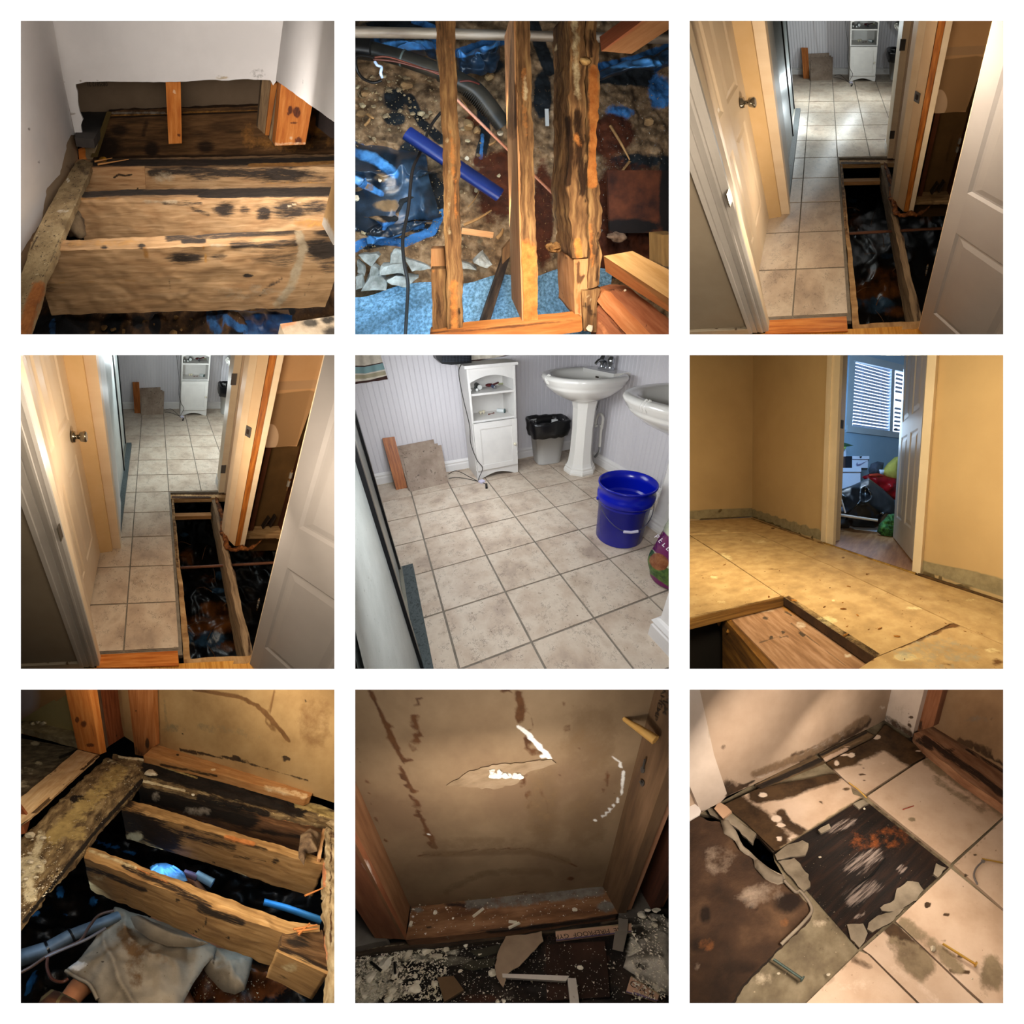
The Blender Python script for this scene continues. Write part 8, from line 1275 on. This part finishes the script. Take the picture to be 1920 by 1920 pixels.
def build_T9():
    w = 'bottom right picture'; T = Bay(2, 2, w, down=(690, 2500), h=.8); up = np.array([0, 0, 1.]); Q = lambda q, z=0: T.on(q, z=z)
    WL = mk('grimy_beige_wall', ['96806a', 'a38c76', 'ae9882'], ns=4, detail=7, rough=.8, s=(('1e150d', '4a3624'), ('b8a898', 'c6b6a6'), ('64503a', '806850')), amp=(.8, .2, .6), sn=26, soft=.18, bump=.08)
    (pL, nL), dL = vplane(T, (70, 760), (1192, 195)); Wl = lambda q, o=0: T.on(q, pl=(pL+nL*o, nL))
    struct(T, 'wall_left', poly([Wl(q) for q in ((-60, -100), (1245, -100), (1235, 0), (1194, 190), (770, 400), (400, 578), (225, 655), (60, 765), (-60, 800))], -nL*.015, sp=.014), WL, st=[('B', [(400, 520), (760, 380), (1080, 180)], 30, .7), ('R', [(640, 420), (820, 350), (1000, 260), (1090, 190)], 26, .8), ('R', 1070, 200, 30, 34, 1), ('G', [(420, 530), (700, 400), (940, 270)], 14, 1), ('R', 235, 600, 50, 60, .75), ('R', [(220, 650), (400, 560)], 10, .9), ('R', 200, 350, 16, 22, .5), ('R', 330, 590, 40, 14, .8), ('R', 830, 60, 3, 12, .5), ('R', [(680, 440), (1060, 270), (1190, 196)], 7, .9), ('G', 690, 405, 22, 8, 1), ('G', 1180, 110, 20, 10, .8)], smooth=False)
    WH = mk('grimy_white_paint', ['b0a090', 'bdad9e', 'c8b9aa'], ns=5, rough=.6, s=(('2a1e14', '5a4636'), ('8a7a68', 'a0907e'), None), amp=.6, sn=30, bump=.05)
    struct(T, 'trim_1', poly([Wl(q, .02) for q in ((-60, -100), (40, -100), (62, 0), (150, 400), (232, 645), (190, 690), (70, 752), (0, 590), (-60, 500))], -nL*.02, sp=.02), WH, st=[('G', 120, 250, 20, 60, .5), ('R', 75, 745, 30, 14, .8), ('R', 225, 650, 14, 18, .8), ('R', 40, 285, 10, 8, .6)], smooth=False)
    (pC, nC), dC = vplane(T, (1194, 190), (1352, 292)); Wc = lambda q, o=0: T.on(q, pl=(pC+nC*o, nC))
    struct(T, 'wall_right', poly([Wc(q) for q in ((1240, -100), (1450, -100), (1436, 0), (1362, 292), (1194, 190), (1218, 60))], -nC*.03, sp=.012), WH, st=[('R', [(1205, 175), (1350, 280)], 26, .65), ('R', 1358, 165, 7, 9, 1.2), ('R', 1350, 220, 10, 9, 1.2), ('R', 1352, 265, 16, 16, .9), ('R', [(1340, 100), (1345, 240)], 8, .5), ('G', 1290, 120, 60, 60, .4), ('G', [(1200, 155), (1345, 240)], 4, .8)], smooth=False)
    RS = mk('old_red_stud', ['6a4026', '7e4f32', '8e5e40'], scale=(1, 7, 7), ns=5, rough=.85, s=(('1f140c', '40291a'), None, None), amp=.6, sn=24, bump=.15)
    emit(T, 'stud', poly([Wc(q, -.03) for q in ((1450, -100), (1570, -100), (1550, 0), (1492, 225), (1378, 262), (1436, 0))], -nC*.04, sp=.014), RS, label=f'reddish brown stud beside the white wall end, {w}', cat='stud', st=[('R', 1410, 215, 20, 40, .7), ('R', 1430, 90, 8, 30, .4)], smooth=False)
    struct(T, 'wall_right', poly([Wc(q, -.10) for q in ((1560, -100), (2000, -100), (2000, 540), (1920, 488), (1488, 225))], -nC*.012, sp=.016), mk('brown_back_board', ['7c5f42', '8b6c4c', '977858'], ns=4, rough=.9, s=(('2a1c10', '4e3822'), ('66584a', '7a6a58'), None), amp=.7, sn=20), st=[('R', [(1650, 310), (1750, 360), (1920, 460)], 14, .8), ('G', 1750, 180, 140, 30, .5), ('R', 1670, 205, 14, 10, .7), ('R', 1850, 180, 18, 30, .6), ('R', 1900, 330, 20, 10, .6), ('R', [(1700, 330), (1840, 380)], 26, .6)], smooth=False)
    def top(nm, qs, z, dep, m, l_=None, cat=None, st=None, wp=.0, sp=.011, seed=1, par=None, kind=None, j=0, smooth=False):
        if j: qs = ragged(list(qs)+[qs[0]], j, 6, seed)[:-1]
        g = poly(T.ons(qs, z=z), (0, 0, -dep), sp=sp)
        if wp: g.warp(wp, 16, seed)
        return emit(T, nm, g, m, par, st=st, label=l_ and f'{l_}, {w}', cat=cat, smooth=smooth, kind=kind)
    top('sole_plate', [(1375, 268), (1490, 224), (2000, 538), (2000, 760), (1700, 560), (1440, 350)], .035, .05, mk('pinkish_plate', ['80563a', '95694a', 'a67a5a'], scale=(1, 6, 6), ns=6, rough=.85, s=(('1c130c', '40291a'), None, None), amp=.8, sn=24, bump=.2), 'pinkish brown sole plate at the upper right', 'timber', [('R', [(1440, 300), (1700, 480), (1920, 640)], 26, .75), ('R', 1600, 370, 40, 16, .6), ('R', [(1700, 370), (1920, 500)], 12, .6), ('R', [(1400, 310), (1480, 360)], 20, .7)], .002, smooth=True)
    top('dark_gap_strip', [(1360, 290), (1430, 330), (2000, 720), (2000, 800), (1480, 400), (1350, 310)], -.004, .02, mk('black_gap', ['15100b', '281d14'], ns=16, rough=.9), 'black grimy gap strip between tiles and sole plate', 'strip', None, .003)  # black strip filling the gap beside the sole plate
    # substrate
    SB = mk('grey_thinset', ['5e5240', '746750', '877a62'], ns=14, detail=8, rough=.95, s=(('191109', '3a2818'), ('a8987e', 'baaa90'), None), amp=.7, sn=24, bump=.4, bs=70, speck=('b0a084', 60, .68))
    fl = struct(T, 'floor', poly(T.ons([(60, 760), (400, 575), (770, 396), (1194, 188), (1360, 292), (2000, 720), (2000, 2010), (240, 2010), (240, 1920), (430, 1700), (720, 1400), (735, 1330), (620, 1220), (520, 1050), (510, 1000), (420, 900), (330, 860), (190, 780)], z=-.010), (0, 0, -.014), sp=.016), SB, st=[('R', [(1060, 660), (1600, 1090)], 26, .5), ('R', [(200, 780), (420, 900), (520, 1000)], 30, .7), ('R', [(780, 1250), (960, 1430)], 10, .6), ('G', 800, 1430, 60, 30, .5), ('R', 840, 1560, 160, 60, .3), ('G', 420, 1780, 90, 60, .5)], smooth=False)
    TM = mk('old_cream_tile', ['ab9076', 'bca289', 'c9b19a'], ns=4, detail=7, rough=.55, s=(('2a1c10', '4f3a24'), ('6b5a44', '85745a'), ('d0b8a0', 'dcc8b4')), amp=(.6, .7, .5), sn=22, soft=.16, bump=.12, speck=[('7a644c', 60, .69)])
    Z, D = 0, .010
    def tile(qs, st, sp=.010, seed=1, jj=0): top('tile', qs, Z, D, TM, None, None, st, .0, sp, seed, fl, None, jj)
    tile([(420, 606), (895, 512), (985, 590), (1000, 640), (1058, 660), (540, 982), (520, 985), (350, 820), (210, 705)], [('R', [(420, 640), (640, 590), (890, 500)], 60, 1.1), ('R', [(240, 700), (400, 800), (520, 930)], 90, 1.0), ('R', [(560, 760), (600, 820), (700, 880)], 36, .8), ('B', 450, 645, 26, 14, 1), ('B', 530, 790, 30, 20, 1.1), ('B', 560, 830, 26, 12, 1.1), ('B', 550, 915, 16, 16, 1), ('B', 620, 910, 12, 14, .9), ('R', 805, 690, 12, 10, .8), ('R', 898, 552, 7, 6, 1.2), ('R', 960, 610, 30, 12, .6), ('G', [(560, 970), (1050, 665)], 9, .8), ('R', 500, 900, 50, 60, .7)])
    tile([(905, 508), (838, 448), (1130, 296), (1200, 214), (1330, 300), (1465, 398), (1365, 452), (1078, 638), (990, 590)], [('R', [(860, 440), (1000, 400), (1130, 330), (1200, 300), (1330, 400), (1420, 420)], 60, 1.0), ('R', [(1180, 230), (1440, 400)], 60, .9), ('B', 990, 402, 20, 16, 1), ('B', 900, 450, 16, 20, .9), ('B', 940, 400, 40, 8, .9), ('R', 1050, 520, 20, 8, .8), ('R', [(1040, 440), (1075, 500), (1070, 560)], 2.5, .7), ('B', 1185, 450, 14, 10, .8), ('B', 1145, 290, 26, 14, 1.1), ('B', 1400, 375, 20, 4, 1), ('R', 1160, 600, 4, 4, .8)])
    tile([(1380, 458), (1482, 400), (2000, 745), (1920, 776), (1602, 1062), (1290, 815), (1090, 652)], [('G', [(1460, 420), (1600, 520), (1920, 740)], 50, .7), ('R', [(1440, 440), (1560, 500)], 30, .55), ('G', [(1500, 540), (1640, 640), (1780, 740)], 26, .5), ('R', 1690, 660, 60, 14, .5), ('G', 1365, 795, 26, 14, .8), ('R', 1780, 720, 80, 40, .4), ('R', 1660, 785, 6, 5, .9), ('R', 1290, 768, 6, 5, .9), ('R', 1300, 860, 20, 6, .3), ('R', 1570, 905, 5, 4, .8)])
    tile([(1618, 1072), (1925, 790), (2000, 740), (2000, 1420), (1925, 1345)], [('R', 1740, 1012, 10, 8, 1.4), ('R', 1690, 1140, 12, 10, 1), ('G', [(1640, 1070), (1900, 820)], 8, .5)])
    tile([(1600, 1096), (1925, 1362), (2000, 1430), (2000, 1760), (1880, 1990), (1700, 1830), (1262, 1418)], [('R', 1455, 1318, 20, 18, 1.3), ('R', 1572, 1375, 18, 10, 1.1), ('G', [(1320, 1440), (1480, 1560), (1640, 1700)], 50, .6), ('R', 1655, 1640, 22, 12, 1), ('R', [(1600, 1720), (1700, 1730)], 14, .9), ('R', 1560, 1540, 20, 14, .5), ('G', 1850, 1750, 90, 120, .8), ('R', 1870, 1700, 40, 50, .5), ('R', 1640, 1560, 20, 4, .5)])
    tile([(1245, 1430), (1300, 1462), (1700, 1850), (1880, 2010), (1500, 2010), (1110, 1625), (1060, 1590)], [('R', [(1230, 1450), (1300, 1530), (1400, 1610)], 50, .95), ('G', [(1340, 1620), (1420, 1700)], 90, .85), ('G', 1250, 1560, 60, 60, .6), ('B', [(1240, 1700), (1500, 1900)], 40, .4), ('R', [(1500, 1580), (1560, 1660)], 12, .6), ('R', [(1400, 1480), (1440, 1530)], 14, .5), ('R', 1740, 1850, 60, 14, .6)])
    tile([(1040, 1602), (1090, 1620), (1480, 2010), (640, 2010), (720, 1915)], [('R', [(1010, 1650), (1100, 1700)], 30, .55), ('G', [(1040, 1610), (740, 1910)], 20, .4), ('B', 1000, 1800, 160, 80, .3)])
    WS = mk('wood_strip_grimy', ['4a3a28', '685238', '84694c'], scale=(1, 6, 6), ns=7, rough=.85, s=(('14100b', '30241a'), ('b89a80', 'ccb098'), None), amp=.7, sn=24, bump=.3)
    top('wall_strip', [(790, 392), (1075, 255), (1130, 282), (830, 438)], .004, .014, WS, 'short grimy strip lying against the left wall, farther one', 'strip', [('G', [(830, 425), (960, 365)], 12, 1), ('R', [(800, 400), (1080, 262)], 8, .8), ('G', 960, 350, 26, 5, .8)]); top('wall_strip', [(400, 582), (765, 402), (825, 440), (600, 530), (440, 606)], .003, .014, WS, 'long dark strip lying against the left wall, nearer one', 'strip', [('R', [(420, 600), (800, 430)], 16, .9), ('G', 720, 520, 10, 10, .8)])
    # plywood square
    PY = mk('wet_black_plywood', ['0c0806', '1a100b', '2e1c12'], scale=(1, 12, 12), ns=6, detail=9, rough=.6, s=(('5e5048', '8a7c72'), ('5a2e12', '7a4018'), None), amp=(.9, .8, .5), sn=16, soft=.14, bump=.5)
    g = poly(T.ons([(1060, 668), (1588, 1088), (1034, 1588), (518, 1002)], z=-.0055), (0, 0, -.003), sp=.010).pack(); a = nrm(Q((1300, 900), -.026)-Q((1000, 1180), -.026)); g = frame(g, a, Q((1000, 1100), -.026))
    emit(T, 'plywood', g, PY, fl, st=[('R', [(980, 1080), (1150, 1010)], 50, .55), ('R', [(1000, 1280), (1120, 1200)], 60, .5), ('R', [(860, 860), (1000, 810)], 30, .55), ('R', 1300, 1100, 36, 30, .6), ('R', [(1010, 1400), (1070, 1370)], 12, .7), ('G', 1260, 900, 130, 70, .5), ('G', 1080, 920, 120, 80, .4), ('R', 1060, 1080, 90, 80, .35)], smooth=False)
    emit(T, 'ply_crack', tube([Q((1000, 1220), -.004), Q((1120, 1130), -.003), (Q((1200, 1030), -.003))], [.001, .004, .002], 5), mp('crack_black', ['060403'], .9), fl)
    TC = mk('thinset_flake', ['6a5f4e', '7e7260', '8e826e'], ns=12, rough=.95, bump=.3)
    F = [([(525, 1008), (600, 950), (690, 920), (725, 945), (705, 1010), (620, 1020), (540, 1040)], 'pale thinset slab at the left corner of the hole'), ([(545, 1050), (640, 1030), (730, 1130), (740, 1210), (700, 1240), (600, 1130)], 'cracked thinset patch along the left of the hole'), ([(1170, 1330), (1250, 1290), (1270, 1220), (1330, 1175), (1400, 1180), (1432, 1225), (1390, 1290), (1250, 1350), (1180, 1350)], 'rounded thinset slab at the lower right of the hole'), ([(1095, 1430), (1150, 1385), (1320, 1330), (1240, 1410), (1120, 1490), (1085, 1470)], 'long thinset slab below the rounded one'), ([(960, 1440), (1060, 1430), (1090, 1490), (1040, 1585), (985, 1530)], 'crumbled thinset at the bottom corner of the hole'), ([(1510, 1060), (1570, 1090), (1520, 1150), (1495, 1130)], 'small thinset patch at the right corner of the hole'), ([(780, 860), (850, 820), (860, 845), (800, 880)], 'small thinset patch at the upper left of the hole'), ([(1000, 700), (1060, 672), (1100, 700), (1040, 730)], 'thinset patch at the top corner of the hole')]
    for k, (q, l_) in enumerate(F): top('thinset_flake', q, .002, .008, TC, l_, 'flake', None, .003, .010, k, None, None, 4, True)
    scatter(T, 500, (560, 880, 1500, 1560), -.003, 5, TC, 'thinset_crumbs', 3, label=f'thinset crumbs around the edges of the hole, {w}', cat='crumbs', keep=lambda x, y: abs((y-1000)-1.14*(x-518)) < 70 or abs((y-1590)+.9*(x-1034)) < 60 or abs((y-1002)+.62*(x-518)) < 30)
    scatter(T, 300, (560, 700, 1550, 1560), -.004, 2.5, mp('dust_specks', ['9a8a70'], .9), 'dust_specks', 5, label=f'fine pale specks on the black plywood, {w}', cat='specks', keep=lambda x, y: y > 680+.8*abs(x-1050) and y < 1580-1.1*abs(x-1040))
    # void with a painted blue glint, fibre board
    emit(T, 'void_ground', hexa(T.ons([(250, 800), (700, 800), (700, 1200), (250, 1200)], z=-.35), (0, 0, -.02), sp=.02), mk('void_soil', ['050506', '0b0b0e'], ns=9, rough=.5, s=(('1c4a7a', '4c94dc'), None, None), amp=.7, sn=20), st=[('R', 470, 1030, 34, 18, 1.1), ('R', 430, 960, 20, 24, .6), ('R', [(400, 950), (470, 990), (490, 1020)], 5, .7)], label=f'dark void with a painted blue glint under the tiles, {w}', cat='void', smooth=False)
    FB = mk('brown_fibre_board', ['271a10', '3e2b1c', '5a432e'], ns=6, detail=10, rough=.95, s=(('0f0905', '22150c'), ('7a4a26', '9a6234'), ('7c6a58', '968472')), amp=(1.0, .9, .7), sn=10, soft=.2, bump=.7, bs=70)
    top('fibre_board', [(-60, 850), (0, 815), (36, 778), (110, 800), (190, 808), (240, 900), (330, 985), (440, 1100), (560, 1190), (640, 1230), (735, 1325), (745, 1370), (700, 1430), (560, 1570), (430, 1700), (300, 1850), (240, 1930), (200, 2010), (-60, 2010)], .018, .018, FB, 'soft brown fibre board lying over the lower left', 'board', [('R', [(340, 1280), (400, 1350)], 12, 1), ('R', 100, 1380, 40, 60, .7), ('R', 60, 1560, 80, 60, .6), ('G', 110, 1560, 60, 50, .6), ('R', 600, 1300, 90, 60, .7), ('R', 300, 1700, 160, 60, .6), ('B', 450, 1250, 160, 80, .5), ('B', 200, 1050, 120, 100, .4), ('G', 560, 1430, 60, 40, .5), ('R', 120, 1850, 100, 60, .5), ('R', 205, 1290, 20, 14, .7), ('B', 40, 1700, 30, 30, .4)], .004, .012, 4, None, None, 4, True)
    emit(T, 'peeled_paper', puff([Q(q, .022) for q in ragged([(190, 800), (240, 800), (300, 900), (330, 960), (420, 1040), (500, 1100), (580, 1140), (586, 1180), (540, 1192), (460, 1160), (400, 1090), (390, 1040), (310, 985), (280, 930), (210, 880), (190, 800)], 4, 8, 9)[:-1]], up, .012, .010, lambda P, d: .004*fbm(P, 14, 3), .4), mk('peeled_grey', ['64594a', '7a6e5e', '8a7e6c'], ns=7, rough=.9, bump=.2), label=f'grey peeled layer along the edge of the fibre board, {w}', cat='layer')
    emit(T, 'peeled_edge', tube([Q(q, .025) for q in ((580, 1170), (650, 1240), (680, 1235), (745, 1330), (720, 1400), (560, 1560))], .005, 6, smooth=4), mk('peeled_grey', ['64594a'], ns=7), label=f'torn pale edge of the fibre board near the hole, {w}', cat='layer')
    top('white_scrap', [(-60, 560), (0, 588), (68, 742), (60, 765), (0, 800), (-60, 830)], .05, .004, mp('white_scrap_m', ['c2b8b0', 'cfc6be'], .6), 'white painted scrap at the left edge', 'scrap')
    top('grey_mat_scrap', [(110, 730), (180, 700), (250, 760), (330, 830), (410, 880), (385, 940), (300, 860), (200, 800), (130, 765)], .004, .01, TC, 'grey mortar strip left of the mouldy tile', 'mortar', None, .003, .010, 5, None, None, 4, True)
    top('pink_scrap', [(180, 686), (225, 712), (258, 745), (205, 790), (150, 728)], .02, .008, mp('pink_board', ['ad8a6c', 'bb987a'], .8), 'light pinkish scrap on the corner of the tiles', 'scrap', None, 0)
    # nails and small things
    yl = mp('yellow_nail', ['b08838', 'c49c48'], .45, metal=.3); gr = mp('green_grey_nail', ['4c5a54', '5c6a62'], .45, metal=.4); gy = mp('grey_nail2', ['6a6460', '7a7470'], .45, metal=.4)
    def nail(a, b, r, m, l_, head=True, pts=None):
        P = T.ons(pts or [a, b], z=.008); g = tube(P, r, 8, smooth=5 if pts else 0); d = nrm(P[-1]-P[-2])
        if head: g.join(tube([P[-1], P[-1]+d*.003], r*2.3, 10))
        emit(T, 'nail', g, m, label=f'{l_}, {w}', cat='nail')
    nail((1550, 1556), (1748, 1680), .0035, yl, 'yellow nail lying on the tile at the lower right'); nail((515, 1652), (688, 1770), .0035, gr, 'grey green nail on the bare floor at the lower left'); nail(None, None, .003, gy, 'bent grey nail on the right tile', True, [(1762, 1192), (1740, 1140), (1756, 1090), (1795, 1052)]); nail((1990, 1075), (1790, 1036), .003, yl, 'yellow nail cut by the right edge', False)
    emit(T, 'straw', tube(T.ons([(975, 570), (1030, 610), (1085, 664)], z=.006), .003, 6), mp('straw_yellow', ['b08840'], .7), label=f'yellow straw in the tile joint above the hole, {w}', cat='straw'); emit(T, 'red_thread', tube(T.ons([(1306, 735), (1372, 712)], z=.004), .002, 5), mp('red_thread_m', ['9a4030'], .7), label=f'short red thread on the tile, {w}', cat='thread')
    chunks(T, 'crumb', [(1490, 1590, 26), (1068, 732, 12), (798, 1028, 12), (1850, 660, 9), (1890, 495, 9), (545, 1740, 10), (850, 1745, 12), (1730, 1770, 7)], .004, m_chunk(), [f'{a}, {w}' for a in ('oval white plaster piece beside the yellow nail', 'pale pebble at the top of the hole', 'pale crumb inside the left of the hole', 'pale crumb at the tile edge upper right', 'pale crumb on the sole plate', 'orange crumb near the grey green nail', 'pale crumb on the bare floor', 'tiny crumb at the lower right')], 'crumb', f'pale crumbs on the tiles, {w}', 3, .4)
    lamp(T, (.17, .12, .5), (.1, .1, 1.3), .2, 8.5, (1, .87, .75), .2); lamp(T, (.3, -.1, .85), (.3, -.3, 1.6), .3, 3, (1, .87, .74), .2)
build_board()
for f in (build_T1, build_T2, build_T3, build_T4, build_T5, build_T6, build_T7, build_T8, build_T9): f()
purge()
